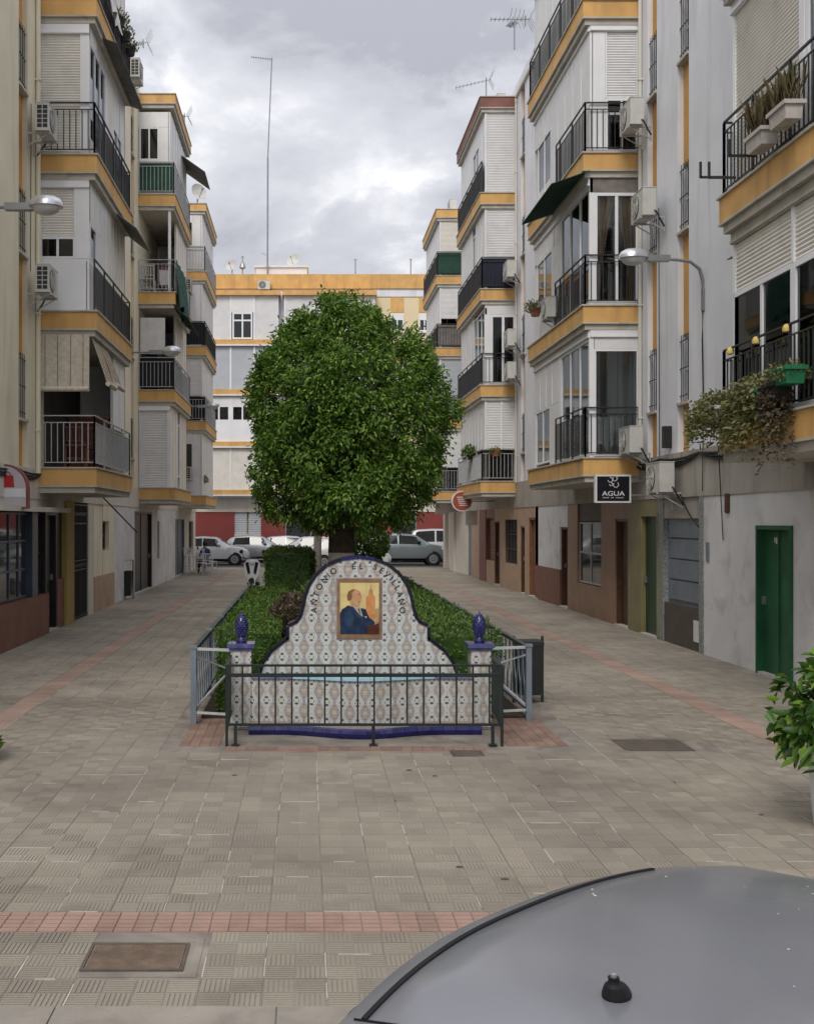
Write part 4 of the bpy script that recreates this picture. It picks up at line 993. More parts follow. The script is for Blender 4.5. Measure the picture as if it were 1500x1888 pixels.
    i0, j1 = zc(330, 300); i1, j0 = zc(1230, 1490)
    for q in ((a0 + .012, i0 - .002, z0 + .012, z1 - .012), (i1 + .002, a1 - .012, z0 + .012, z1 - .012), (i0, i1, z0 + .012, j0 - .002), (i0, i1, j1 + .002, z1 - .012)):
        mb = MB(); mb.fbox(F, q[0], q[1], .0145, .021, q[2], q[3]); W_(mb, 'picture_frame_tile', 'frame_brown', pp)
    nx, ny = 3, 4
    for i in range(nx):
        for j in range(ny):
            mb = MB(); mb.fbox(F, i0 + (i1 - i0) * i / nx + .0008, i0 + (i1 - i0) * (i + 1) / nx - .0008, .0145, .0175, j0 + (j1 - j0) * j / ny + .0008, j0 + (j1 - j0) * (j + 1) / ny - .0008); W_(mb, 'picture_tile', 'pic_yellow', pp)
    def ell(cx, cy, rx, ry, n=18): return [(cx + rx * math.cos(2 * math.pi * t / n), cy + ry * math.sin(2 * math.pi * t / n)) for t in range(n)]
    lay = [('picture_glow', 'pic_tan', [(880, 960), (1230, 900), (1230, 1240), (960, 1240)]),
           ('picture_tower', 'pic_orange', [(925, 1120), (930, 640), (985, 575), (1000, 480), (1028, 445), (1045, 335), (1062, 445), (1088, 480), (1092, 575), (1140, 640), (1140, 1120)]),
           ('picture_tower_belfry', 'pic_tan', [(985, 575), (1000, 480), (1028, 445), (1062, 445), (1088, 480), (1092, 575)]),
           ('picture_tower_edge', 'pic_tan', [(1105, 1120), (1108, 640), (1140, 645), (1140, 1120)]),
           ('picture_neck', 'pic_skin', [(555, 740), (770, 760), (775, 900), (600, 900)]),
           ('picture_suit', 'pic_navy', [(335, 1490), (332, 1010), (375, 920), (520, 825), (640, 865), (760, 905), (850, 895), (925, 915), (965, 1030), (1010, 1110), (1135, 1205), (1130, 1262), (1000, 1290), (962, 1490)]),
           ('picture_sleeve', 'pic_navy2', [(440, 1000), (560, 930), (640, 1100), (620, 1300), (480, 1320), (420, 1150)]),
           ('picture_shirt', 'pic_shirt', [(630, 850), (790, 865), (850, 1060), (870, 1095), (790, 1040), (700, 940)]),
           ('picture_tie', 'pic_wood', [(735, 900), (770, 895), (815, 1020), (800, 1035)]),
           ('picture_head', 'pic_skin', [(530, 560), (570, 490), (650, 460), (740, 465), (800, 520), (812, 590), (830, 640), (808, 665), (805, 740), (780, 800), (730, 845), (650, 830), (590, 770), (545, 700)]),
           ('picture_cheek', 'pic_tan', [(575, 740), (650, 815), (725, 842), (705, 790), (640, 735)]),
           ('picture_ear', 'pic_tan', ell(600, 655, 26, 44)),
           ('picture_brow', 'pic_hair', [(735, 562), (800, 552), (803, 570), (742, 582)]),
           ('picture_mouth', 'pic_hair', [(735, 738), (795, 728), (795, 742), (740, 752)]),
           ('picture_lapel', 'pic_navy2', [(640, 875), (700, 945), (790, 1045), (880, 1120), (800, 1140), (690, 1020)]),
           ('picture_hair', 'pic_hair', [(500, 700), (495, 590), (525, 510), (590, 465), (680, 445), (640, 500), (600, 540), (610, 620), (590, 690), (550, 715)]),
           ('picture_pocket_square', 'pic_shirt', [(900, 1075), (950, 1075), (945, 1115), (905, 1110)]),
           ('picture_hand', 'pic_skin', ell(1165, 1165, 62, 62)),
           ('picture_desk', 'pic_wood', [(962, 1295), (1130, 1265), (1228, 1232), (1228, 1490), (950, 1490)])]
    for i, (nm, mt, pl) in enumerate(lay):
        mb = MB(); d = .018 + i * .0004; mb.prism(F, [zc(*p) for p in pl], .0165, d + .0006); W_(mb, nm, mt, pp)
    # curved lettering
    def letters(txt, ang0, ang1, rx, rz, cz):
        wd_ = {'I': .5, 'L': .85, 'E': .9, 'O': 1.15, 'N': 1.1}; cum = [0.0]
        for p_, q_ in zip(txt, txt[1:]): cum.append(cum[-1] + (wd_.get(p_, 1) + wd_.get(q_, 1)) / 2)
        for i, ch in enumerate(txt):
            t = ang0 + (ang1 - ang0) * cum[i] / max(1e-6, cum[-1]); th = R(t)
            me = text_mesh(ch, .088, .0012); me.materials.clear(); me.materials.append(M('ink')); o = bpy.data.objects.new('letter', me); COL.objects.link(o)
            x, z = rx * math.sin(th), cz + rz * math.cos(th)
            o.matrix_world = Matrix.Translation(F.p(x, .0135, z)) @ Matrix.Rotation(R(90), 4, 'X') @ Matrix.Rotation(-th * .95, 4, 'Z')
            mw = o.matrix_world.copy(); o.parent = root; o.matrix_parent_inverse = root.matrix_basis.inverted(); o.matrix_basis = mw
    cz = PZ(1122, YF)
    letters('ANTONIO', -92, -34, .475, .485, cz); letters('EL', -6, 4, .47, .455, cz); letters('SEVILLANO', 23, 92, .475, .485, cz)
    return root
std('rim_cap', (0.075, 0.08, 0.20), 0.2, 0.3, 9, 0.3, (0.2, 0.2, 0.24), coat=0.4)
std('mosaic_plinth', (0.30, 0.24, 0.21), 0.5, 0.5, 45, 0.4, (0.08, 0.07, 0.08))
fountain()
# ---------------------------------------------------------------- railings and bed fences
def front_railing():
    r = empty('iron_railing', (FC, 10.63, 0), 0, 'low black iron railing in front of the tiled fountain', 'railing')
    Y = 10.63; X0, X1 = PX(418, Y), PX(925, Y)
    for nm, z, w in (('top_rail', .785, .022), ('middle_rail', .69, .034), ('bottom_rail', .205, .024)):
        mb = MB(); mb.bar((X0, Y, z), (X1, Y, z), w); W_(mb, nm, 'iron_green', r)
    mb = MB(); mb.bar((0, 0, .205), (0, 0, .785), .0165); me = mb.mesh('bar', 'iron_green')
    for i in range(16):
        o = inst('bar', me, None, (PX(447, Y) + i * .1612, Y, 0)); parent_keep(o, r)
    for px in (434, 688, 908):
        mb = MB(); mb.bar((PX(px, Y), Y, -.01), (PX(px, Y), Y, .215), .03); mb.bar((PX(px, Y), Y, .0), (PX(px, Y), Y, .012), .08); W_(mb, 'leg', 'iron_green', r)
    for xe, xb in ((X0, PX(425, 11.45)), (X1, PX(908, 11.45))):
        for nm, z, w in (('side_top_rail', .775, .026), ('side_bottom_rail', .19, .03)):
            mb = MB(); mb.bar((xe, Y + .015, z), (xb, 11.46, z), w); W_(mb, nm, 'iron_green', r)
        for i in range(13):
            t = (i + .5) / 13
            o = inst('bar', me, None, (xe + (xb - xe) * t, Y + (11.46 - Y) * t, 0)); parent_keep(o, r)
        mb = MB(); mb.bar((xe, Y, -.01), (xe, Y, .79), .026); W_(mb, 'corner_post', 'iron_green', r)
front_railing()
def blade(sgn):
    mb = MB(); pts = []
    for i in range(9):
        t = i / 8; pts.append((0, sgn * .05 * math.sin(math.pi * 2 * t) , .13 + t * .66, .012 + .028 * math.sin(math.pi * ((t * 2) % 1.0001))))
    for (x, y, z, w), (x2, y2, z2, w2) in zip(pts, pts[1:]):
        mb.hexa([(-.005, y - w / 2, z), (.005, y - w / 2, z), (.005, y + w / 2, z), (-.005, y + w / 2, z), (-.005, y2 - w2 / 2, z2), (.005, y2 - w2 / 2, z2), (.005, y2 + w2 / 2, z2), (-.005, y2 + w2 / 2, z2)])
    return mb.mesh('blade_bar', 'iron_blue')
BL = [blade(1), blade(-1)]
def bed_fence(X, Y0, Y1, Xin, label):
    r = empty('bed_fence', (X, (Y0 + Y1) / 2, 0), 0, label, 'fence', 'fences of the flower bed')
    n = round((Y1 - Y0) / 1.9); st = (Y1 - Y0) / n
    for i in range(n + 1):
        y = Y0 + i * st; mb = MB(); w = .03
        mb.box(X - w, X + w, y - w, y + w, -.01, .83); mb.box(X - w * 1.3, X + w * 1.3, y - w * 1.3, y + w * 1.3, .82, .85); W_(mb, 'post', 'iron_blue', r)
    mb = MB(); mb.box(X - .026, X + .026, Y0 + .03, Y1 - .03, .79, .825); W_(mb, 'top_rail', 'iron_fence_top', r)
    mb = MB(); mb.box(X - .016, X + .016, Y0 + .03, Y1 - .03, .11, .14); W_(mb, 'bottom_rail', 'iron_blue', r)
    k = 0; y = Y0 + .14
    while y < Y1 - .05:
        o = inst('blade_bar', BL[k % 2], None, (X, y, 0)); parent_keep(o, r); k += 1; y += .128
    for nm, z, w in (('return_top_rail', .815, .028), ('return_bottom_rail', .125, .024)):
        mb = MB(); mb.bar((X + (.03 if Xin > X else -.03), Y0, z), (Xin, Y0 - .12, z), w); W_(mb, nm, 'iron_grey', r)
    mb = MB(); mb.bar((X, Y0, .15), (X + (Xin - X) * .75, Y0 + .5, .45), .02); mb.bar((X, Y0, .74), (X + (Xin - X) * .8, Y0 + .4, .55), .02); W_(mb, 'brace', 'iron_grey', r)
std('iron_fence_top', (0.035, 0.05, 0.05), 0.5, 0.2, 5, 0.3, (0.1, 0.09, 0.08))
bed_fence(PX(357, 11.76), 11.76, 23.2, PX(424, 11.6), 'blue-grey iron fence along the left side of the flower bed')
bed_fence(PX(974, 11.92), 11.92, 30.6, PX(908, 11.6), 'blue-grey iron fence along the right side of the flower bed')
# ---------------------------------------------------------------- planting
def leaves(name, P, D, Nn, Lm, Wm, mat, parent=None):
    P, D, Nn = np.asarray(P, float), np.asarray(D, float), np.asarray(Nn, float); n = len(P)
    D /= np.linalg.norm(D, axis=1)[:, None] + 1e-9
    S = np.cross(D, Nn); S /= np.linalg.norm(S, axis=1)[:, None] + 1e-9; Nn = np.cross(S, D)
    L_, W2 = np.asarray(Lm)[:, None], np.asarray(Wm)[:, None] / 2
    b = P; m1 = P + D * L_ * .35; m2 = P + D * L_ * .72; t = P + D * L_ - Nn * L_ * .12; up = Nn * W2 * .35
    V = np.stack([b, m1 - S * W2 + up, m2 - S * W2 * .75 + up * .6, t, m2 + S * W2 * .75 + up * .6, m1 + S * W2 + up], 1).reshape(-1, 3)
    base = np.arange(n)[:, None] * 6
    Fc = np.concatenate([base + np.array([0, 1, 2, 3]), base + np.array([0, 3, 4, 5])], 1).reshape(-1)
    me = bpy.data.meshes.new(name); me.vertices.add(len(V)); me.vertices.foreach_set('co', V.ravel())
    me.loops.add(len(Fc)); me.loops.foreach_set('vertex_index', Fc.astype(np.int32)); me.polygons.add(n * 2)
    me.polygons.foreach_set('loop_start', np.arange(n * 2, dtype=np.int32) * 4); me.polygons.foreach_set('loop_total', np.full(n * 2, 4, np.int32))
    me.update(calc_edges=True); me.materials.append(M(mat))
    o = bpy.data.objects.new(name, me); COL.objects.link(o)
    if parent: parent_keep(o, parent)
    return o
RG = np.random.default_rng(5)
def nz3(p, s, o=0): return noise.noise(Vector((p[0] * s + o, p[1] * s - o, p[2] * s + 2 * o)))
def shoots(centers, axes, per, spread, Lr, Wr):
    P, D, N_, L_, W2 = [], [], [], [], []
    for c, a in zip(centers, axes):
        for _ in range(per):
            p = c + RG.normal(0, spread, 3); d = a * .8 + RG.normal(0, .55, 3) + np.array([0, 0, -.35]); nn = a + np.array([0, 0, .8]) + RG.normal(0, .4, 3)
            P.append(p); D.append(d); N_.append(nn); L_.append(RG.uniform(*Lr)); W2.append(RG.uniform(*Wr))
    return P, D, N_, L_, W2
def tree(name, label, x, y, prof, rt, zwash, n_sh, seed, lean=0.0):
    r = empty(name, (x, y, 0), 0, label, 'tree', 'trees in the flower bed'); rr = random.Random(seed)
    z0, z1 = prof[0][0], prof[-1][0]; C, A = [], []
    def rad(z):
        for (a, ra, ca), (b, rb, cb) in zip(prof, prof[1:]):
            if a <= z <= b: t = (z - a) / (b - a); return ra + (rb - ra) * t, ca + (cb - ca) * t
        return .01, 0
    zs = np.linspace(z0, z1, 60); wts = np.array([rad(z)[0] + .12 for z in zs]); wts /= wts.sum()
    ncl = n_sh // 13; cl = []
    for q in range(ncl):                                  # rounded leafy clumps over the surface, gaps between them
        z = RG.choice(zs, p=wts) + RG.uniform(-.04, .04); ra, ca = rad(min(max(z, z0), z1)); th = RG.uniform(0, 2 * math.pi)
        lump = 1 + .22 * nz3((math.cos(th) * 1.5, math.sin(th) * 1.5, z * 1.0), 1.0, seed)
        up = (z - (z0 + z1) / 2) / (z1 - z0) * 2; dirv = np.array([math.cos(th), math.sin(th), 0])
        a = dirv * (1 - .5 * max(0, up)) + np.array([0, 0, .9 * up]); a /= np.linalg.norm(a)
        f = RG.uniform(.86, 1.0) if RG.random() < .8 else RG.uniform(.45, .85)
        cr = RG.uniform(.16, .27); cc = np.array([x + ca, y, z]) + dirv * max(0, ra * lump * f - cr * .7); cl.append(cc)
        for _ in range(13):
            v = RG.normal(0, 1, 3); v += a * .9 + np.array([0, 0, .35]); v /= np.linalg.norm(v)
            C.append(cc + v * cr * RG.uniform(.75, 1.08)); A.append((v + a * .4) / np.linalg.norm(v + a * .4))
    for _ in range(n_sh // 4):
        z = RG.choice(zs, p=wts); ra, ca = rad(min(max(z, z0), z1)); th = RG.uniform(0, 2 * math.pi); dirv = np.array([math.cos(th), math.sin(th), 0])
        C.append(np.array([x + ca, y, z]) + dirv * ra * RG.uniform(.25, .85)); A.append(dirv)
    o = leaves('crown', *[np.array(v) for v in shoots(C, A, 9, .062, (.07, .12), (.03, .048))], 'leaf_tree', r)
    # trunk, wash and limbs
    mb = MB(); zt = z0 + .35
    mb.tube([(x, y, -.02), (x + lean * .3, y, .5), (x + lean * .6, y, zwash)], [rt * 1.18, rt * 1.0, rt * .93], 14); W_(mb, 'whitewashed_trunk', 'whitewash', r, smooth=True)
    mb = MB(); mb.tube([(x + lean * .6, y, zwash - .005), (x + lean, y + .02, zt), (x + lean, y + .03, zt + .5)], [rt * .925, rt * .86, rt * .6], 14); W_(mb, 'trunk', 'bark', r, smooth=True)
    for i in range(7):
        th = rr.uniform(0, 6.28); q = rr.uniform(.5, .8); h = z0 + (z1 - z0) * rr.uniform(.4, .8); ra, ca = rad(h)
        mb = MB(); e = (x + ca + math.cos(th) * ra * q, y + math.sin(th) * ra * q, h); s0 = (x + lean, y, zt + .1)
        mid = tuple((a + b) / 2 + rr.uniform(-.15, .15) for a, b in zip(s0, e))
        mb.tube([s0, mid, e], [rt * .5, rt * .3, rt * .1], 7); W_(mb, 'limb', 'bark', r, smooth=True)
    return r
px_ = lambda v: v * .01
prof = [(PZ(965, 20), .5, -.05), (PZ(950, 20), 1.2, .0), (PZ(915, 20), 1.58, .0), (PZ(870, 20), 1.74, .02), (PZ(800, 20), 1.80, .01), (PZ(740, 20), 1.76, .03), (PZ(680, 20), 1.58, -.02), (PZ(635, 20), 1.32, -.08), (PZ(600, 20), .98, -.16), (PZ(578, 20), .62, -.2), (PZ(566, 20), .25, -.22)]
tree('orange_tree', 'dense rounded orange tree standing behind the fountain', PX(628, 20), 20.0, [(z, r * 1.0, c + (PX(645, 20) - PX(628, 20))) for z, r, c in prof], .265, 1.62, 5600, 3, .02)
tree('orange_tree', 'slim pale-trunked tree half hidden behind the large orange tree', PX(584, 24.5), 24.5, [(2.3, .3, .2), (2.7, 1.0, .3), (3.6, 1.35, .4), (4.6, 1.1, .4), (5.4, .4, .4)], .095, 1.9, 500, 9, .03)
def hedge(x0, x1, y0, y1, z1, label, n, size=.05, seed=1, name='clipped_hedge', mat='leaf_hedge', rough=.05):
    r = empty(name, ((x0 + x1) / 2, (y0 + y1) / 2, 0), 0, label, 'hedge', 'clipped hedges in the flower bed')
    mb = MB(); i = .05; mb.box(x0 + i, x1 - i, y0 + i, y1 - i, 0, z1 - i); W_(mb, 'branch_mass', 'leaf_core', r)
    areas = [((x1 - x0) * (y1 - y0), 't'), ((x1 - x0) * z1, 'f'), ((x1 - x0) * z1 * .4, 'k'), ((y1 - y0) * z1, 'l'), ((y1 - y0) * z1, 'r')]
    tot = sum(a for a, _ in areas); P, D, N_ = [], [], []
    for a, k in areas:
        for _ in range(int(n * a / tot)):
            u, v, w2 = RG.random(), RG.random(), abs(RG.normal(0, .025))
            if k == 't': p, nn = (x0 + u * (x1 - x0), y0 + v * (y1 - y0), z1 - w2), (0, 0, 1)
            elif k == 'f': p, nn = (x0 + u * (x1 - x0), y0 + w2, v * z1), (0, -1, 0)
            elif k == 'k': p, nn = (x0 + u * (x1 - x0), y1 - w2, v * z1), (0, 1, 0)
            elif k == 'l': p, nn = (x0 + w2, y0 + u * (y1 - y0), v * z1), (-1, 0, 0)
            else: p, nn = (x1 - w2, y0 + u * (y1 - y0), v * z1), (1, 0, 0)
            nn = np.array(nn, float); b = nz3(p, 3.0, seed) * rough * 1.6 + nz3(p, 9.0, seed) * rough
            P.append(np.array(p) + nn * b); N_.append(nn + RG.normal(0, .45, 3)); D.append(nn * .5 + RG.normal(0, .7, 3))
    m = len(P); leaves('foliage', P, D, N_, RG.uniform(size * .8, size * 1.3, m), RG.uniform(size * .4, size * .62, m), mat, r)
mb = MB(); mb.box(BED[0] + .1, BED[1] - .1, 12.1, 30.5, -.02, .03); tag(mb.build('flower_bed', 'soil'), 'dark soil of the fenced flower bed', kind='structure')
hedge(-1.0, -.32, 12.25, 20.4, .965, 'low clipped hedge along the left bed fence', 26000, .04, 2, rough=.03)
hedge(-.74, .12, 20.6, 23.0, 1.62, 'tall square-cut hedge left of the tree trunk', 12000, .048, 5, rough=.07)
hedge(1.0, 2.16, 12.3, 28.0, .93, 'low shaggy hedge along the right bed fence', 26000, .05, 7, rough=.09)
def ball(name, label, c, rad, n, mat, size, stem=True, cat='shrub', sq=1.0):
    r = empty(name, (c[0], c[1], 0), 0, label, cat)
    th = RG.uniform(0, 2 * math.pi, n); cz = RG.uniform(-1, 1, n); sr = np.sqrt(1 - cz * cz); N_ = np.stack([sr * np.cos(th), sr * np.sin(th), cz * sq], 1)
    P = np.array(c) + N_ * rad * (1 - np.abs(RG.normal(0, .12, n)))[:, None]
    P += N_ * np.array([nz3(p, 4.0) for p in P])[:, None] * rad * .18
    leaves('foliage', P, N_ * .6 + RG.normal(0, .6, (n, 3)), N_ + RG.normal(0, .5, (n, 3)), RG.uniform(size * .8, size * 1.3, n), RG.uniform(size * .4, size * .6, n), mat, r)
    mb = MB(); mb.tube([(c[0], c[1], 0), (c[0] + .02, c[1], c[2] * .6), (c[0], c[1], c[2])], [.05, .04, .02], 8); W_(mb, 'stem', 'bark', r, smooth=True)
    for i in range(5):
        t = 6.28 * i / 5; mb = MB(); mb.tube([(c[0], c[1], c[2] - rad * .5), (c[0] + math.cos(t) * rad * .6, c[1] + math.sin(t) * rad * .6, c[2] + rad * .3)], [.025, .008], 6); W_(mb, 'branch', 'bark', r)
    return r
ball('round_bush', 'round dark green bush right of the tree trunk', (PX(680, 26.5), 26.5, PZ(1002, 26.5)), .47, 3600, 'leaf_hedge', .07)
ball('brown_shrub', 'small brownish shrub behind the left shoulder of the fountain', (PX(540, 14.2), 14.2, .95), .30, 1300, 'leaf_brown', .06)
ball('ivy_clump', 'dark leafy clump in the bed behind the fountain back', (PX(600, 16.5), 16.5, .95), .42, 1800, 'leaf_hedge', .06)
std('net_green', (0.035, 0.095, 0.075), 0.9, 0.3, 9)
std('red_trim', (0.24, 0.05, 0.05), 0.5, 0.15, 6)
# ---------------------------------------------------------------- cars
def lerp_tab(tab, x):
    if x <= tab[0][0]: return tab[0][1:]
    for a, b in zip(tab, tab[1:]):
        if a[0] <= x <= b[0]:
            t = (x - a[0]) / (b[0] - a[0]); t = t * t * (3 - 2 * t) if len(a) > 6 else t
            return tuple(p + (q - p) * t for p, q in zip(a[1:], b[1:]))
    return tab[-1][1:]
def car(name, label, loc, rz, paint, tab, wheels, wr=.31, glassx=None, front_glass=None, rear_glass=None, scale=1.0, group='cars parked on the far road', rail=False, n_st=64, extra=None):
    """tab rows: x, belt half width, belt z, roof half width, roof z, underside z   (x grows towards the front)"""
    r = empty(name, loc, rz, label, 'car', group); r.scale = (scale,) * 3
    x0, x1 = tab[0][0], tab[-1][0]
    def ring(x):
        w, zb, wr_, zr, zu = lerp_tab(tab, x)
        return [(.80 * w, zu), (.97 * w, zu + .10), (1.0 * w, zu + .28), (1.0 * w, zb - .16), (.965 * w, zb), (wr_ + (.965 * w - wr_) * .06, zr - .07), (wr_ - .02, zr - .026), (.62 * wr_, zr - .002), (0, zr)]
    def S(x, v, off=0, sgn=1):
        q = ring(x); i = min(int(v), len(q) - 2); t = v - i
        y, z = q[i][0] + (q[i + 1][0] - q[i][0]) * t, q[i][1] + (q[i + 1][1] - q[i][1]) * t
        if off:
            ty, tz = q[i + 1][0] - q[i][0], q[i + 1][1] - q[i][1]; l = math.hypot(ty, tz) + 1e-6
            y += tz / l * off; z += -ty / l * off
        return (x, sgn * y, z)
    mb = MB(); xs = [x0 + (x1 - x0) * i / n_st for i in range(n_st + 1)]; nv = 9
    idx = {}
    for i, x in enumerate(xs):
        for sg in (1, -1):
            for v in range(nv):
                if v == nv - 1 and sg == -1: idx[i, sg, v] = idx[i, 1, v]; continue
                idx[i, sg, v] = len(mb.v); mb.v.append(S(x, v, 0, sg))
    for i in range(n_st):
        for sg in (1, -1):
            for v in range(nv - 1):
                q = (idx[i, sg, v], idx[i + 1, sg, v], idx[i + 1, sg, v + 1], idx[i, sg, v + 1]); mb.f.append(q if sg == 1 else q[::-1]); mb.m.append(0)
        mb.f.append((idx[i, 1, 0], idx[i, -1, 0], idx[i + 1, -1, 0], idx[i + 1, 1, 0])); mb.m.append(0)
    for i in (0, n_st):
        lp = [idx[i, 1, v] for v in range(nv)] + [idx[i, -1, v] for v in range(nv - 2, -1, -1)]; mb.f.append(tuple(lp)); mb.m.append(0)
    body = mb.build('body', paint, r, smooth=True)
    def patch(nm, xa, xb, va, vb, mat, off=.006, sides=(1, -1), m=10, slant=None, par=r):
        for sg in sides:
            q = MB(); k = 6
            for i in range(m):
                for j in range(k):
                    def pt(i_, j_):
                        v = va + (vb - va) * j_ / k; t = j_ / k
                        a, b = (xa + slant[0] * t, xb + slant[1] * t) if slant else (xa, xb)
                        return S(a + (b - a) * i_ / m, v, off, sg)
                    q.poly([pt(i, j), pt(i + 1, j), pt(i + 1, j + 1), pt(i, j + 1)])
            q.build(nm, mat, par, smooth=True, fix=False)
    for (a, b, sl_) in glassx or (): patch('side_window', a, b, 4.12, 4.95, 'car_glass', slant=sl_)
    for nm, g_ in (('windscreen', front_glass), ('rear_window', rear_glass)):
        if not g_: continue
        q = MB(); m = 12; ka = 10
        for i in range(m):
            for j in range(ka):
                def pt(i_, j_):
                    x = g_[0] + (g_[1] - g_[0]) * i_ / m; u = -1 + 2 * j_ / ka; p = S(x, 8 - abs(u) * 2.2, .007, 1 if u >= 0 else -1); return p
                q.poly([pt(i, j), pt(i + 1, j), pt(i + 1, j + 1), pt(i, j + 1)])
        q.build(nm, 'car_glass', r, smooth=True, fix=False)
    patch('sill_trim', wheels[1] + .36, wheels[0] - .36, .3, 1.2, 'trim_black', .006)
    for wx in wheels:
        for sg in (1, -1):
            hw = lerp_tab(tab, wx)[0]
            mb = MB(); mb.lathe((wx, sg * (hw - .14), wr), [(wr + .05, 0), (wr + .05, .143), (wr * .9, .144)], 28, axis=(0, sg, 0)); mb.build('wheel_arch', 'trim_black', r)
            mb = MB(); mb.lathe((wx, sg * (hw - .13), wr), [(wr * .6, 0), (wr, .01), (wr, .12), (wr * .93, .15), (wr * .68, .155)], 28, axis=(0, sg, 0)); wh = mb.build('wheel', 'rubber', r, smooth=True)
            mb = MB(); mb.lathe((wx, sg * (hw + .018), wr), [(wr * .66, 0), (wr * .64, .012), (wr * .2, .004), (wr * .14, .016), (.01, .018)], 24, axis=(0, sg, 0))
            for k in range(7):
                t = 2 * math.pi * k / 7; mb.bar((wx + math.cos(t) * wr * .15, sg * (hw + .03), wr + math.sin(t) * wr * .15), (wx + math.cos(t) * wr * .6, sg * (hw + .03), wr + math.sin(t) * wr * .6), .035)
            mb.build('rim', 'hub', wh)
    f = lerp_tab(tab, x1 - .12); b_ = lerp_tab(tab, x0 + .1)
    patch('headlight', x1 - .42, x1 - .06, 3.1, 3.95, 'light_clear', .008)
    patch('tail_light', x0 + .03, x0 + .26, 3.05, 4.2, 'light_red', .008)
    for sg in (1, -1):
        if glassx:
            xm = max(b for a, b, _ in glassx) - .12; q = S(xm, 4.15, .1, sg)
            mb = MB(); mb.lathe((q[0], q[1], q[2] + .05), [(.02, -.09), (.07, -.05), (.08, .02), (.05, .07), (.01, .085)], 12, axis=(0, sg, 0)); mb.build('side_mirror', paint if not rail else 'trim_black', r, smooth=True)
    for sg, xe in ((1, x1), (-1, x0)):
        mb = MB(); mb.box(xe - .02 * sg - .012, xe + .012 - .02 * sg + .012 * sg, -.26, .26, .42, .53); mb.build('number_plate', 'sign_white', r)
    for k in (0.0, 1.02):                                  # door seams and handles
        xd = wheels[1] + .55 + k
        for sg in (1, -1):
            mb = MB(); p, q = S(xd + .5, 3.2, .006, sg), S(xd + .66, 3.2, .012, sg); mb.bar(p, q, .02, None, .03); mb.build('door_handle', paint, r)
    return r, S
HATCH = [(-2.0, .62, .62, .50, .64, .30), (-1.96, .74, .80, .58, .86, .24), (-1.85, .80, .90, .56, 1.02, .2), (-1.5, .845, .93, .58, 1.36, .2), (-1.2, .86, .93, .60, 1.43, .2), (-.4, .87, .92, .62, 1.48, .2), (.25, .87, .91, .62, 1.44, .2), (.45, .87, .91, .62, 1.36, .2), (1.1, .86, .93, .66, .98, .2), (1.55, .83, .86, .64, .90, .2), (1.85, .76, .74, .58, .78, .22), (2.0, .64, .55, .5, .57, .28)]
SUV = [(-2.15, .66, .80, .56, .84, .36), (-2.1, .80, .98, .62, 1.1, .28), (-1.85, .86, 1.04, .62, 1.50, .24), (-1.4, .89, 1.05, .64, 1.60, .24), (-.4, .90, 1.04, .66, 1.64, .24), (.35, .90, 1.03, .66, 1.58, .24), (.55, .90, 1.03, .66, 1.50, .24), (1.2, .89, 1.06, .70, 1.10, .24), (1.8, .84, .96, .66, 1.0, .26), (2.08, .72, .74, .58, .76, .3), (2.15, .6, .6, .5, .62, .36)]
VAN = [(-2.1, .70, .95, .66, 1.0, .3), (-2.06, .82, 1.05, .70, 1.70, .26), (-1.9, .86, 1.06, .70, 1.82, .24), (-.6, .88, 1.05, .70, 1.85, .24), (.3, .88, 1.04, .70, 1.80, .24), (.5, .88, 1.04, .70, 1.72, .24), (1.15, .87, 1.08, .70, 1.12, .24), (1.75, .82, .98, .66, 1.02, .26), (2.0, .72, .76, .58, .78, .3), (2.08, .6, .6, .5, .62, .36)]
GH = [(-1.35, -.42, (.12, 0)), (-.36, .55, (0, -.22))]
def hatch(label, px_front, Y, rz, paint, **k):
    return car('parked_car', label, (px_front, Y, -.06), rz, paint, HATCH, (1.25, -1.22), .31, GH, (.50, 1.02), (-1.80, -1.42), **k)
hatch('white hatchback facing right, parked behind the cafe chairs on the left', PX(461, 56.2) - 2.0, 56.2, 0, 'car_white')
hatch('silver hatchback seen behind the scooter, red tail light showing', PX(462, 60.0) + .4, 60.0, 0, 'car_silver')
hatch('second silver hatchback farther along, left of the tall hedge', PX(524, 60.2) + .5, 60.2, 0, 'car_silver')
hatch('white car half hidden behind the tall hedge and tree trunk', PX(560, 57.6) + .2, 57.6, R(180), 'car_white')
car('parked_suv', 'blue-grey tall car with black mirror, parked at the right end of the far road', (PX(748, 56.0), 56.0, -.06), 0, 'car_bluegrey', SUV, (1.32, -1.34), .34, [(-1.6, -.5, (.12, 0)), (-.42, .72, (0, -.26))], (.62, 1.12), (-1.98, -1.74), rail=True)
car('parked_van', 'white van standing beyond the blue-grey tall car', (PX(778, 60.2), 60.2, -.06), R(180), 'car_white', VAN, (1.3, -1.32), .32, [(-1.7, -.7, (.05, 0)), (-.6, .65, (0, -.25))], (.58, 1.08), (-2.04, -1.95))
hatch('pale car showing its bumper below the round bush', PX(724, 51.0) - 2.0, 52.6, 0, 'car_white')
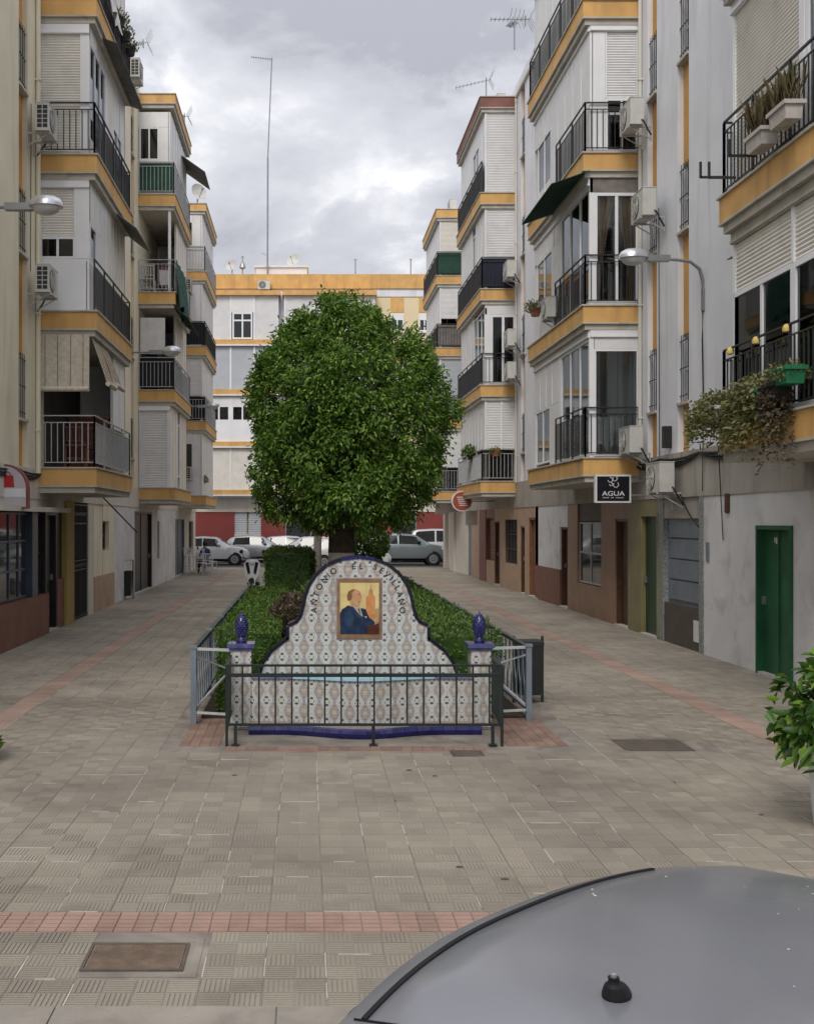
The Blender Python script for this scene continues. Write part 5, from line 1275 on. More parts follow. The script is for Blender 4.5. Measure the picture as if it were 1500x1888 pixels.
# foreground car: only its roof reaches into the picture
def roof_car():
    th = R(37.8); A = Vector((.599, 2.027))               # aerial foot; the car's tail points away from the camera
    # local x to the front (towards the camera), so the heading is -(sin, cos)
    ang = math.atan2(-math.cos(th), -math.sin(th))
    RT = [(-2.25, .60, .62, .40, .64, .30), (-2.2, .70, .80, .40, .84, .24), (-2.0, .74, .86, .32, .98, .2), (-1.72, .77, .87, .282, 1.154, .2), (-1.5, .79, .88, .327, 1.237, .2), (-1.2, .80, .88, .372, 1.307, .2), (-.8, .81, .88, .413, 1.371, .2), (-.4, .82, .87, .437, 1.412, .2), (0, .82, .87, .449, 1.428, .2), (.22, .82, .86, .434, 1.420, .2), (.36, .82, .86, .429, 1.393, .2), (1.05, .81, .88, .58, .93, .2), (1.5, .78, .82, .6, .86, .2), (1.8, .72, .70, .54, .74, .22), (1.95, .6, .52, .46, .54, .28)]
    def smooth_rows(T, n=60):
        T = np.array(T); xs = T[:, 0]; out = []
        dT = np.gradient(T, xs, axis=0)
        for x in np.linspace(-1.72, .36, n):
            i = int(min(max(np.searchsorted(xs, x) - 1, 0), len(xs) - 2)); h = xs[i + 1] - xs[i]; t = (x - xs[i]) / h
            a, b, c, d = 2 * t**3 - 3 * t**2 + 1, t**3 - 2 * t**2 + t, -2 * t**3 + 3 * t**2, t**3 - t**2
            out.append(tuple(a * T[i] + b * h * dT[i] + c * T[i + 1] + d * h * dT[i + 1]))
        return [tuple(r_) for r_ in T if r_[0] < -1.73] + out + [tuple(r_) for r_ in T if r_[0] > .37]
    RT = smooth_rows(RT)
    r, S = car('parked_car', 'grey car roof with stubby black aerial filling the bottom right corner', (A.x, A.y, -.1), ang, 'car_grey', RT, (1.2, -1.45), .29, [(-1.6, -.55, (.25, 0)), (-.48, .42, (0, -.2))], (.42, .98), (-2.0, -1.80), group='car parked at the near kerb', n_st=110)
    for sg in (1, -1):                                   # roof mouldings
        mb = MB(); pts = [S(-1.05 + 1.38 * i / 40, 6.30, .003, sg) for i in range(41)]
        for p, q in zip(pts, pts[1:]): mb.bar(p, q, .010, None, .005)
        mb.build('roof_moulding', 'trim_black', r)
    mb = MB()
    for i in range(14):
        q = S(rnd.uniform(-1.2, .2), rnd.uniform(6.6, 7.9), .0008, rnd.choice((1, -1))); e = rnd.uniform(.0015, .004); b = rnd.uniform(0, 6)
        mb.poly([(q[0] + e * math.cos(b + t) * rnd.uniform(.6, 1.4), q[1] + e * math.sin(b + t) * rnd.uniform(.6, 1.4), q[2] + .001) for t in (0, 1.2, 2.4, 3.6, 4.8)])
    o = mb.build('dust_specks', 'droppings', r, fix=False); o['kind'] = 'stuff'
    mb = MB(); p = [S(.33, 8 - abs(-1 + 2 * i / 20) * 1.85, .0015, 1 if i > 10 else -1) for i in range(21)]
    for a, b in zip(p, p[1:]): mb.bar(a, b, .004, None, .003)
    mb.build('roof_seam', 'trim_black', r)
    z = S(.046, 8)[2]
    mb = MB(); n = 16; lv = [(.032, .026, 0, 0), (.032, .026, .006, 0), (.028, .023, .015, .003), (.023, .019, .023, .007), (.014, .012, .029, .011), (.011, .010, .034, .013), (.0105, .0105, .040, .015)]
    for (a, b, h, o), (a2, b2, h2, o2) in zip(lv, lv[1:]):
        for k in range(n):
            t, t2 = 2 * math.pi * k / n, 2 * math.pi * (k + 1) / n
            mb.poly([(o + a * math.cos(t), b * math.sin(t), z + h), (o + a * math.cos(t2), b * math.sin(t2), z + h), (o2 + a2 * math.cos(t2), b2 * math.sin(t2), z + h2), (o2 + a2 * math.cos(t), b2 * math.sin(t), z + h2)])
    mb.poly([(.015 + .0105 * math.cos(2 * math.pi * k / n), .0105 * math.sin(2 * math.pi * k / n), z + .040) for k in range(n)])
    mb.v = [(a + .046, b, c) for a, b, c in mb.v]; ae = mb.build('aerial_base', 'trim_black', r, smooth=True)
    mb = MB(); mb.lathe((.061, 0, z + .040), [(.006, 0), (.006, .006), (.003, .008)], 10); mb.build('aerial_socket', 'metal_grey', ae)
roof_car()
# ---------------------------------------------------------------- wall-mounted equipment
def ac_proto():
    r = empty('air_conditioner', (0, 0, 0))
    mb = MB(); mb.box(-.40, .40, -.14, .14, 0, .56); mb.box(-.41, .41, -.15, .15, .56, .575); mb.build('casing', 'ac_white', r)
    mb = MB(); c = (-.10, -.141, .28); mb.lathe(c, [(.235, 0), (.235, .006), (.225, .012), (.01, .010)], 26, axis=(0, -1, 0)); fan = mb.build('fan_opening', 'ac_dark', r)
    mb = MB()
    for k in range(7):
        rr_ = .03 + k * .032; P_ = [(c[0] + rr_ * math.cos(2 * math.pi * i / 20), c[1] - .018, c[2] + rr_ * math.sin(2 * math.pi * i / 20)) for i in range(21)]
        for p, q in zip(P_, P_[1:]): mb.bar(p, q, .007)
    for i in range(4):
        t = math.pi * i / 4; mb.bar((c[0] - .23 * math.cos(t), c[1] - .02, c[2] - .23 * math.sin(t)), (c[0] + .23 * math.cos(t), c[1] - .02, c[2] + .23 * math.sin(t)), .009)
    mb.build('fan_guard', 'ac_white', fan)
    mb = MB()
    for i in range(5):
        for j in range(2): mb.box(-.407, -.401, -.11 + j * .115, -.015 + j * .115, .06 + i * .095, .135 + i * .095)
    mb.build('side_vent', 'ac_dark', r)
    for sx in (-.28, .28):
        mb = MB(); mb.bar((sx, -.16, -.02), (sx, .34, -.02), .035); mb.bar((sx, .33, -.02), (sx, .33, -.32), .03); mb.bar((sx, -.1, -.03), (sx, .32, -.28), .02); mb.build('bracket', 'iron_grey', r)
    mb = MB(); mb.tube([(.38, .1, .1), (.46, .12, .05), (.44, .2, -.1), (.42, .3, -.25)], .018, 6); mb.build('pipe', 'cable', r, smooth=True)
    return r
AC0 = ac_proto(); ac_used = [False]
def ac(x, y, z, rz, label, sc_=1.0):
    o = AC0 if not ac_used[0] else copy_tree(AC0); ac_used[0] = True
    o.location = (x, y, z); o.rotation_euler = (0, 0, rz); o.scale = (sc_ * .88,) * 3
    tag(o, label, 'air conditioner', 'air conditioners on the facades'); return o
SL, SR = R(90), R(-90)          # fan towards the street: on left walls it faces +X, on right walls -X
def ACL(px, py, Y, label, d=.34, s=1): return ac(-(WL - d), Y, PZ(py, Y), SL, label, s)
def ACR(px, py, Y, label, d=.34, s=1): return ac(WR - d, Y, PZ(py, Y), SR, label, s)
ACL(55, 252, 19.9, 'air conditioner beside the third balcony of the nearest left block')
ACL(55, 545, 19.9, 'air conditioner beside the white parapet of the nearest left block')
ACL(262, 150, 29.5, 'air conditioner high on the left block against the sky', .5)
ACR(1180, 240, 20.75, 'air conditioner beside the white window of the second right block, top floors')
ACR(1205, 405, 20.0, 'air conditioner under the pale curtain window level on the right wall')
ACR(1178, 836, 20.8, 'air conditioner beside the lowest glazed balcony on the right')
ACR(1247, 908, 19.2, 'air conditioner hung on the grey band above the blue-grey shutters', .3, 1.05)
ACR(945, 514, 33.2, 'air conditioner beside the navy balcony screen')
ACR(940, 640, 33.1, 'upper of two air conditioners beside the white window on the third right block')
ACR(938, 700, 33.1, 'lower of two air conditioners beside the white window on the third right block')
ACL(350, 540, 42.6, 'air conditioner on the farthest left block beside the green net', .5)
ACL(347, 885, 42.6, 'air conditioner above the cafe on the farthest left block', .5)
ac(PX(1012, 24.2), 24.2, PZ(588, 24.2), SR, 'boxy air conditioner hung outside the second balcony on the right', .9)
ac(PX(487, 63) , 62.6, PZ(536, 63), 0, 'air conditioner under the orange parapet of the far block', 1.0)
ac(PX(925, 36), 36.5, 15.9, SR, 'air conditioner on the roof of the third right block', 1.1)
ac(PX(833, 47), 47, 15.5, SR, 'air conditioner on the roof of the farthest right block', 1.1)
ac(-4.4, 38.2, 15.1, SL, 'air conditioner on the roof edge of the second left block', 1.0)
def wall_lamp(x0, y, z, s, reach, drop, label, zs=1.0):
    """s: direction of the arm along X"""
    r = empty('street_lamp', (x0, y, z), 0, label, 'street lamp', 'street lamps on wall brackets')
    mb = MB(); mb.box(-.03, .03, -.05, .05, -.25, .12); mb.build('wall_plate', 'metal_grey', r)
    mb = MB(); P_ = [(0, 0, -.15), (0.01 * s, 0, drop * .4), (.07 * s, 0, drop * .8), (.22 * s, 0, drop * 1.02), (.45 * s, 0, drop * 1.08), ((reach - .2) * s, 0, drop * 1.12)]; mb.tube(P_, [.03, .03, .028, .026, .025, .024], 10); mb.build('arm', 'metal_grey', r, smooth=True)
    h = drop * 1.12
    mb = MB(); mb.box(min((reach - .55) * s, (reach - .12) * s), max((reach - .55) * s, (reach - .12) * s), -.06, .06, h - .05, h + .05); mb.build('gear_box', 'metal_grey', r)
    c = ((reach + .04) * s, 0, h)
    mb = MB(); mb.lathe(c, [(.17, -.005), (.19, .0), (.185, .05), (.16, .11), (.10, .15), (.02, .165)], 24); hd = mb.build('lamp_head', 'lamp_metal', r, smooth=True)
    for v in hd.data.vertices: v.co.x = c[0] + (v.co.x - c[0]) * 1.3
    mb = MB(); mb.lathe(c, [(.02, -.11), (.09, -.10), (.14, -.065), (.165, -.006)], 24); gl_ = mb.build('lamp_bowl', 'lamp_glass', r, smooth=True)
    for v in gl_.data.vertices: v.co.x = c[0] + (v.co.x - c[0]) * 1.25
    return r
wall_lamp(WR, 17.9, PZ(545, 17.9), -1, WR - PX(1172, 17.9), .55, 'wall lamp with domed head on curved arm, on the white right wall')
wall_lamp(-WL, 15.6, PZ(400, 15.6), 1, WL + PX(80, 15.6), .13, 'wall lamp with domed silver head reaching in at the left edge')
wall_lamp(-WL, 28.2, PZ(665, 28.2), 1, WL + PX(314, 28.2), .2, 'wall lamp in front of the second left block')
wall_lamp(-WL, 41.0, PZ(760, 41), 1, WL + PX(391, 41), .2, 'most distant wall lamp, on the farthest left block')
mb = MB(); mb.tube([(WR - .02, 17.9, PZ(545, 17.9) - .2), (WR - .015, 17.93, 5.2), (WR - .02, 17.88, 4.4), (WR - .015, 17.9, 3.3), (WR - .02, 17.9, 2.7)], .012, 6)
tag(mb.build('lamp_cable', 'cable', smooth=True), 'thin black cable running down from the right wall lamp', 'cable')
def cable_run(pts, r_, label):
    mb = MB()
    for j in range(3):
        P_ = []
        for (a, b) in zip(pts, pts[1:]):
            for i in range(10):
                t = i / 10; p = Vector(a).lerp(Vector(b), t); p.z -= .10 * math.sin(math.pi * t) * (j + 1) * .5; p.x += rnd.uniform(-.012, .012); P_.append(p)
        P_.append(Vector(pts[-1])); mb.tube(P_, r_, 5)
    tag(mb.build('cable_bundle', 'cable', smooth=True), label, 'cable')
cable_run([(WR - .05, y, 3.34) for y in (9, 11.5, 14, 16, 18, 20, 21.6)], .022, 'black cable bundle sagging along the right wall above the doors')
cable_run([(WL * -1 + .05, y, 3.12) for y in (12, 15, 17, 19, 20.8)], .02, 'black cable bundle along the left wall over the shop sign')
# ---------------------------------------------------------------- signs
def text_obj(name, body, size, loc, mat, parent, rot=(math.pi / 2, 0, 0), sx=1):
    me = text_mesh(body, size); me.materials.clear(); me.materials.append(M(mat)); o = bpy.data.objects.new(name, me); COL.objects.link(o); o.parent = parent; o.location = loc; o.rotation_euler = rot; o.scale = (sx, 1, 1); return o
def agua_sign():
    Y = 20.95; X0, X1, Z0, Z1 = PX(1097, Y), PX(1163, Y), PZ(927, Y), PZ(875, Y); w, h = (X1 - X0) / 2, (Z1 - Z0) / 2
    r = empty('projecting_sign', ((X0 + X1) / 2, Y, (Z0 + Z1) / 2), 0, 'square black shop sign with white border lettered AGUA, hung from the right wall', 'sign')
    mb = MB(); mb.box(-w, w, 0, .12, -h, h); mb.build('sign_case', 'sign_white', r)
    mb = MB(); b = .035; mb.box(-w + b, w - b, -.006, 0.001, -h + b, h - b); mb.build('sign_face', 'sign_black', r)
    text_obj('lettering', 'AGUA', .125, (0, -.009, -h * .36), 'sign_white', r, sx=1.25)
    for k in range(13):
        if k in (4, 7): continue
        mb = MB(); mb.box(-.20 + k * .031, -.20 + k * .031 + .02, -.009, -.006, -h * .68, -h * .68 + (.018 if k % 3 else .024)); mb.build('small_print', 'sign_grey', r)
    for cx, cz, rr_ in ((-.06, .17, .045), (.03, .19, .04), (-.045, .085, .03), (.05, .075, .05), (.075, .21, .018)):
        mb = MB(); a0 = rnd.uniform(0, 6)
        for i in range(12):
            t, t2 = a0 + i * .4, a0 + (i + 1) * .4
            mb.bar((cx + rr_ * math.cos(t), -.009, cz + rr_ * math.sin(t)), (cx + rr_ * math.cos(t2), -.009, cz + rr_ * math.sin(t2)), .012)
        mb.build('bubble_mark', 'sign_white', r)
    mb = MB(); mb.box(w, WR - (X0 + X1) / 2, .03, .06, h * .5, h * .5 + .03); mb.box(w, WR - (X0 + X1) / 2, .03, .06, -h * .5, -h * .5 + .03); mb.build('wall_bracket', 'metal_grey', r)
agua_sign()
def bag_sign():
    Y = 18.25; k = Y / 2000; z0, z1 = PZ(938, Y), PZ(856, Y); xr_ = PX(51, Y)
    r = empty('projecting_sign', (-WL, Y, z0), 0, 'round-topped grey and white shop sign with red bag emblem at the left edge', 'sign')
    w = xr_ + WL + .22; F = Fr((-.22, 0, 0), (1, 0, 0), (0, -1, 0)); H_ = z1 - z0
    def shape(i): 
        o = [(w - i, i), (w - i, H_ * .45)]
        for j in range(1, 13):
            t = math.pi * j / 24; o.append((w * .38 + (w * .62 - i) * math.cos(t), H_ * .45 + (H_ * .55 - i) * math.sin(t)))
        return o + [(i, H_ - i), (i, i)]
    mb = MB(); mb.prism(F, shape(0), -.16, 0); mb.build('sign_case', 'red_trim', r)
    mb = MB(); mb.prism(F, shape(.03), .0005, .008); mb.build('sign_face', 'sign_grey', r)
    mb = MB(); mb.fbox(F, .03, w - .032, .0085, .012, .2, .34); mb.build('white_band', 'sign_white', r)
    a = w - .33; mb = MB(); mb.prism(F, [(a - .11, .36), (a + .11, .36), (a + .09, .56), (a - .09, .56)], .0085, .014); mb.build('bag_emblem', 'red_plastic', r)
    mb = MB(); P_ = [F.p(a + .05 * math.cos(math.pi * i / 8), .012, .55 + .07 * math.sin(math.pi * i / 8)) for i in range(9)]; mb.tube(P_, .008, 6); mb.build('bag_handle_emblem', 'red_plastic', r)
bag_sign()
def canopy_strip():
    mb = MB(); F = wallF(-1, WL); mb.fbox(F, 17.0, YL(103), .0, .30, 2.385, 2.44); mb.fbox(F, 17.0, YL(103), .29, .31, 2.37, 2.46)
    tag(mb.build('shop_canopy', 'pale_wall'), 'narrow cream canopy ledge over the blue shop window', 'canopy')
canopy_strip()
def round_sign():
    Y = 37.6; c = (PX(851, Y), Y, PZ(924, Y)); r = empty('round_sign', c, 0, 'round orange-red projecting sign over the far right shopfronts', 'sign')
    mb = MB(); mb.lathe((0, .06, 0), [(.36, 0), (.36, .12)], 28, axis=(0, -1, 0)); mb.build('sign_rim', 'sign_white', r)
    mb = MB(); mb.lathe((0, -.061, 0), [(.32, 0), (.32, .008)], 28, axis=(0, -1, 0)); mb.build('sign_face', 'sign_orange', r)
    mb = MB(); mb.box(.3, WR - c[0], -.02, .02, -.02, .02); mb.build('wall_bracket', 'metal_grey', r)
    mb = MB()
    for i in range(5): mb.box(-.18 + .02 * i, .12 + .02 * i, -.072, -.069, .12 - i * .07, .15 - i * .07)
    mb.build('emblem', 'sign_white', r)
round_sign()
def box_sign(x, Y, z, w, h, mat, label):
    r = empty('projecting_sign', (x, Y, z), 0, label, 'sign'); mb = MB(); mb.box(-w / 2, w / 2, 0, .12, 0, h); mb.build('sign_case', 'sign_white', r)
    mb = MB(); mb.box(-w / 2 + .03, w / 2 - .03, -.006, .0, .03, h - .03); mb.build('sign_face', mat, r)
box_sign(PX(869, 38.4), 38.4, PZ(968, 38.4), .42, .5, 'paper', 'small pale square sign below the round red sign')
box_sign(PX(813, 47.5), 47.5, PZ(948, 47.5), .5, .75, 'sign_white', 'white box sign at the far end of the right-hand walls')
# ---------------------------------------------------------------- awnings, blinds, nets
def awning(s, W, y0, y1, d0, z0, d1, z1, mat, label, corr=True):
    mb = MB(); F = wallF(s, W); n = max(6, int((y1 - y0) / .07))
    for i in range(n):
        a, b = y0 + (y1 - y0) * i / n, y0 + (y1 - y0) * (i + 1) / n; u, v = (.018 if i % 2 else 0), (0 if i % 2 else .018)
        if not corr: u = v = 0
        mb.hexa([F.p(a, d0, z0 + u), F.p(b, d0, z0 + v), F.p(b, d1, z1 + v), F.p(a, d1, z1 + u), F.p(a, d0, z0 + u + .012), F.p(b, d0, z0 + v + .012), F.p(b, d1, z1 + v + .012), F.p(a, d1, z1 + u + .012)])
    return tag(mb.build('awning', mat, fix=False), label, 'awning')
awning(1, WR, 21.25, 24.2, 1.0, ZR[2] - .36, 1.75, ZR[2] - .62, 'awning_green', 'dark green corrugated awning over the second glazed balcony on the right')
awning(-1, WL, 21.4, 25.0, 1.0, ZL[3] - .38, 1.36, ZL[3] - .5, 'awning_grey', 'grey corrugated awning under the top balcony of the nearest left block')
awning(-1, WL, 23.0, 25.2, 1.0, ZL[2] - .38, 1.5, ZL[2] - .75, 'awning_grey', 'dark sagging awning between second and third floors of the nearest left block')
awning(-1, WL, 36.0, 38.0, .9, 14.4, 1.75, 13.8, 'awning_grey', 'weathered awning jutting from the top of the second left block')
awning(-1, WL, 33.1, 36.5, 1.0, ZL[2] - .36, 1.5, ZL[2] - .75, 'awning_green', 'green awning below the netted balcony of the second left block')
awning(1, WR, 13.4, 15.0, .05, ZR[1] - .45, .75, ZR[1] - .62, 'awning_grey', 'small folded grey awning below the upper balcony at the right edge', False)
def blind(F, a0, a1, z0, z1, tilt, label):
    r = empty('straw_blind', tuple(F.p((a0 + a1) / 2, 0, z0)), 0, label, 'blind', 'straw blinds on the balcony'); mb = MB(); n = 34; hh = (z1 - z0) / n
    for i in range(n):
        f = 1 - (i + .5) / n; mb.fbox(F, a0, a1, tilt * f, tilt * f + .008, z0 + i * hh + .002, z0 + (i + 1) * hh)
    W_(mb, 'slats', 'straw', r)
    mb = MB(); mb.tube([F.p(a0, tilt + .02, z0 - .02), F.p(a1, tilt + .02, z0 - .02)], .05, 10); W_(mb, 'rolled_end', 'straw', r, smooth=True)
    for t in (.12, .37, .63, .88):
        a = a0 + (a1 - a0) * t; mb = MB(); mb.bar(F.p(a, .014, z1), F.p(a, tilt + .016, z0), .008); W_(mb, 'cord', 'wood_mid', r)
zb = ZL[0] + .03
blind(Fr((-WL, 20.62, 0), (1, 0, 0), (0, -1, 0)), .03, .98, zb + 1.5, zb + 2.52, .02, 'wide straw blind hanging over the end of the lowest left balcony')
FBl = Fr((-(WL - 1.0), 20.7, 0), (0, 1, 0), (1, 0, 0))
blind(FBl, .0, .8, zb + 1.62, zb + 2.5, .3, 'straw blind pushed outwards on the street side, nearer one')
blind(FBl, .85, 1.7, zb + 1.7, zb + 2.5, .3, 'straw blind pushed outwards on the street side, farther one')
def cloth_sheet(p0, p1, z1, z0, n_vec, mat, name, label, cat, amp=.06):
    mb = MB(); nx, nz = 16, 14; p0, p1, nv = Vector(p0), Vector(p1), Vector(n_vec)
    def q(i, j):
        t, u = i / nx, j / nz; p = p0.lerp(p1, t); p.z = z1 + (z0 - z1) * u * (1 - .25 * abs(math.sin(t * 7)))
        return p + nv * (amp * math.sin(t * 19 + u * 3) * (.3 + u) + .12 * u * u)
    for i in range(nx):
        for j in range(nz): mb.poly([q(i, j), q(i + 1, j), q(i + 1, j + 1), q(i, j + 1)])
    return tag(mb.build(name, mat, smooth=True, fix=False), label, cat)
X2 = -(WL - 1.12)
cloth_sheet((X2 + .01, 33.15, 0), (X2 + .03, 35.6, 0), ZL[2] + 1.05, ZL[2] - .75, (1, 0, 0), 'net_green', 'shade_net', 'green shade net draped over the middle balcony of the second left block', 'net')
cloth_sheet((-(WL - 1.14), 21.6, 0), (-(WL - 1.14), 22.6, 0), ZL[3] + .95, ZL[3] + .1, (1, 0, 0), 'white_cloth', 'hanging_laundry', 'pale cloth hung on the top railing of the nearest left block', 'laundry', .03)
cloth_sheet((PX(1092, 21.5), 21.55, 0), (PX(1150, 21.5), 21.55, 0), ZR[0] + .85, ZR[0] + .12, (0, -1, 0), 'white_cloth', 'white_sheet', 'white sheet behind the railing of the lowest glazed balcony on the right', 'sheet', .02)
# ---------------------------------------------------------------- balcony furniture
def chair(x, y, z, rz, mat, label, cat='chair', h=.45, bh=.85, group=None):
    r = empty('chair', (x, y, z), rz, label, cat, group); w = .21
    for sx in (-1, 1):
        mb = MB(); mb.bar((sx * w, -.2, 0), (sx * (w - .02), -.18, h), .028); mb.build('leg', mat, r)
        mb = MB(); mb.bar((sx * w, .22, 0), (sx * (w - .02), .18, h), .028); mb.bar((sx * (w - .02), .18, h), (sx * (w - .02), .26, bh), .028); mb.build('leg', mat, r)
    mb = MB(); mb.box(-w, w, -.22, .2, h, h + .025); mb.build('seat', mat, r)
    mb = MB(); mb.bar((-w, .26, bh), (w, .26, bh), .035)
    for k in range(4): mb.bar((-.12 + k * .08, .2, h + .1), (-.12 + k * .08, .25, bh), .02)
    mb.bar((-w, .2, h + .12), (w, .2, h + .12), .025); mb.build('backrest', mat, r)
    for s2 in (-.2, .2): 
        mb = MB(); mb.bar((-w, s2, h * .45), (w, s2, h * .45), .02); mb.build('stretcher', mat, r)
    return r
std('furn_brown', (0.16, 0.05, 0.028), 0.5, 0.25, 8)
std('chair_white', (0.62, 0.63, 0.64), 0.4, 0.04, 4)
chair(-4.55, 21.4, ZL[0] + .03, R(20), 'furn_brown', 'brown wooden chair by the grey railing of the lowest left balcony')
chair(-4.35, 22.3, ZL[0] + .03, R(200), 'furn_brown', 'brown wooden chair farther back on the lowest left balcony')
def dresser(x, y, z, w, d, h, mat, label):
    r = empty('cupboard', (x, y, z), 0, label, 'cupboard'); mb = MB(); mb.box(-w / 2, w / 2, 0, d, 0, h); mb.box(-w / 2 - .02, w / 2 + .02, -.02, d, h, h + .03); mb.build('carcass', mat, r)
    for i in (0, 1):
        mb = MB(); mb.box(-w / 2 + .03 + i * w / 2, -.03 + i * w / 2, -.018, 0, .08, h - .06); dd = mb.build('door', mat, r)
        mb = MB(); mb.box(-.06 + i * .12 - .012, -.06 + i * .12 + .012, -.035, -.018, h * .5, h * .5 + .06); mb.build('knob', 'metal_grey', dd)
dresser(-4.62, 23.0, ZL[0] + .03, .8, .4, 1.15, 'furn_brown', 'brown cupboard at the back of the lowest left balcony')
def box_thing(name, label, cat, x0, x1, y0, y1, z0, z1, mat, lid=None):
    r = empty(name, ((x0 + x1) / 2, (y0 + y1) / 2, z0), 0, label, cat); w, d, h = (x1 - x0) / 2, (y1 - y0) / 2, z1 - z0
    mb = MB(); mb.hexa([(-w * .9, -d * .9, 0), (w * .9, -d * .9, 0), (w * .9, d * .9, 0), (-w * .9, d * .9, 0), (-w, -d, h), (w, -d, h), (w, d, h), (-w, d, h)]); mb.build('body', mat, r)
    mb = MB(); mb.box(-w * 1.06, w * 1.06, -d * 1.06, d * 1.06, h + .001, h + .04); mb.build('lid', lid or mat, r)
zz = ZL[2] + .03
box_thing('storage_box', 'red storage box on the middle balcony of the second left block', 'box', -4.5, -4.22, 33.4, 33.7, zz + .3, zz + .75, 'sign_white', 'red_plastic')
chair(-4.85, 33.5, zz, R(180), 'chair_white', 'white chair on the middle balcony of the second left block')
chair(-4.72, 34.4, zz, R(90), 'wood_mid', 'wooden chair on the middle balcony of the second left block')
# ---------------------------------------------------------------- pots and plants
def pot_plant(name, label, x, y, z, pot, foliage_fn, group=None, cat='potted plant'):
    r = empty(name, (x, y, z), 0, label, cat, group); pot(r); foliage_fn(r, np.array([x, y, z])); return r
def trough(w, d, h, mat):
    def f(r):
        mb = MB(); mb.hexa([(-w * .88, -d * .88, 0), (w * .88, -d * .88, 0), (w * .88, d * .88, 0), (-w * .88, d * .88, 0), (-w, -d, h), (w, -d, h), (w, d, h), (-w, d, h)]); p = mb.build('planter_box', mat, r)
        mb = MB(); t = .02
        mb.box(-w - t, w + t, -d - t, -d + t, h - .04, h + .005); mb.box(-w - t, w + t, d - t, d + t, h - .04, h + .005); mb.box(-w - t, -w + t, -d + t, d - t, h - .04, h + .005); mb.box(w - t, w + t, -d + t, d - t, h - .04, h + .005); mb.build('rim', mat, p)
        mb = MB(); mb.box(-w + .02, w - .02, -d + .02, d - .02, h - .02, h + .003); mb.build('soil', 'soil', r)
    return f
def bushy(n, mat, rad, up, size, droop=0.0, sx=1, sy=1):
    def f(r, c):
        th = RG.uniform(0, 2 * math.pi, n); q = RG.random(n) ** .5; h = RG.uniform(-.15, 1, n)
        P_ = np.stack([np.cos(th) * q * rad * sx, np.sin(th) * q * rad * sy, up * (.25 + .75 * h * (1 - .5 * q * q)) - droop * q ** 2 * RG.random(n)], 1) + c
        N_ = np.stack([np.cos(th) * q, np.sin(th) * q, np.full(n, .7)], 1)
        leaves('foliage', P_, N_ + RG.normal(0, .5, (n, 3)) - np.array([0, 0, droop]), N_ + RG.normal(0, .4, (n, 3)), RG.uniform(size * .7, size * 1.3, n), RG.uniform(size * .4, size * .62, n), mat, r)
        mb = MB()
        for i in range(9):
            k = RG.integers(0, n); mb.tube([c, (c + P_[k]) / 2 + np.array([0, 0, .05]), P_[k]], [.009, .007, .003], 5)
        W_(mb, 'stems', 'twig', r)
    return f
def tub(rad, h, mat):
    def f(r):
        mb = MB(); mb.lathe((0, 0, 0), [(rad * .8, 0), (rad * .83, .02), (rad, h - .06), (rad * 1.05, h - .05), (rad * 1.05, h), (rad * .95, h), (rad * .93, h - .05)], 32); mb.build('tub', mat, r, smooth=True)
    return f
def big_plant(r, c):
    C_, A_ = [], []
    for _ in range(150):
        th = RG.uniform(0, 6.28); q = RG.random() ** .5; zz_ = RG.uniform(.55, 1.02) - .25 * q * RG.random()
        p = c + np.array([math.cos(th) * q * .43, math.sin(th) * q * .42, .19 + zz_ * (1.15 - .25 * q)]); C_.append(p); a = np.array([math.cos(th) * q, math.sin(th) * q, .35 - .35 * q]); A_.append(a / (np.linalg.norm(a) + .01))
    for _ in range(16):
        th = RG.uniform(2.2, 4.6); q = RG.uniform(.75, 1.0); C_.append(c + np.array([math.cos(th) * q * .46, math.sin(th) * q * .4, RG.uniform(.54, .74)])); A_.append(np.array([math.cos(th), math.sin(th), -.8]))
    leaves('foliage', *[np.array(v) for v in shoots(C_, A_, 8, .05, (.09, .15), (.045, .075))], 'leaf_lime', r)
    mb = MB()
    for p in C_[::5]: mb.tube([c + np.array([0, 0, .3]), (c + p) / 2 + np.array([0, 0, .3]), p], [.014, .01, .004], 5)
    W_(mb, 'stems', 'twig', r)
pot_plant('potted_shrub', 'bright green leafy shrub in a tall white tub at the right edge', 3.90, 7.75, 0, tub(.30, .70, 'pot_white'), big_plant, 'white tubs with shrubs')
pot_plant('potted_shrub', 'leafy shrub in white tub just outside the left edge, few leaves showing', PX(-78, 9.9), 9.9, 0, tub(.24, .3, 'pot_white'), bushy(420, 'leaf_lime', .33, .36, .11), 'white tubs with shrubs')
gx = WR - 1.12 - .14
def rail_pot(y, zp, pot, fol, label, dx=0.0): pot_plant('balcony_planter', label, gx + dx, y, zp, pot, fol, 'planters hung outside the right-hand balconies')
z1_ = ZR[0]; z2_ = ZR[1]
rail_pot(11.95, z1_ + .27, trough(.11, .20, .19, 'pot_green'), bushy(260, 'leaf_dry', .24, .26, .05), 'bright green planter box on the lowest right balcony railing')
rail_pot(12.85, z1_ + .10, trough(.11, .32, .2, 'pot_green'), bushy(2600, 'leaf_dry', .42, .42, .07, .75, .7, 1.2), 'large trailing grey-green plant spilling over the lowest right balcony')
rail_pot(12.25, z1_ + .12, trough(.1, .2, .2, 'pot_black'), bushy(1100, 'leaf_brown', .26, .42, .055, 1.0, .6, .9), 'dry brown creeper hanging down below the lowest right balcony')
rail_pot(13.95, z1_ + .02, trough(.12, .36, .2, 'pot_stone'), bushy(1700, 'leaf_dry', .38, .42, .07, .5, .8, 1.2), 'stone trough with sprawling plant at the far end of the lowest right balcony', -.06)
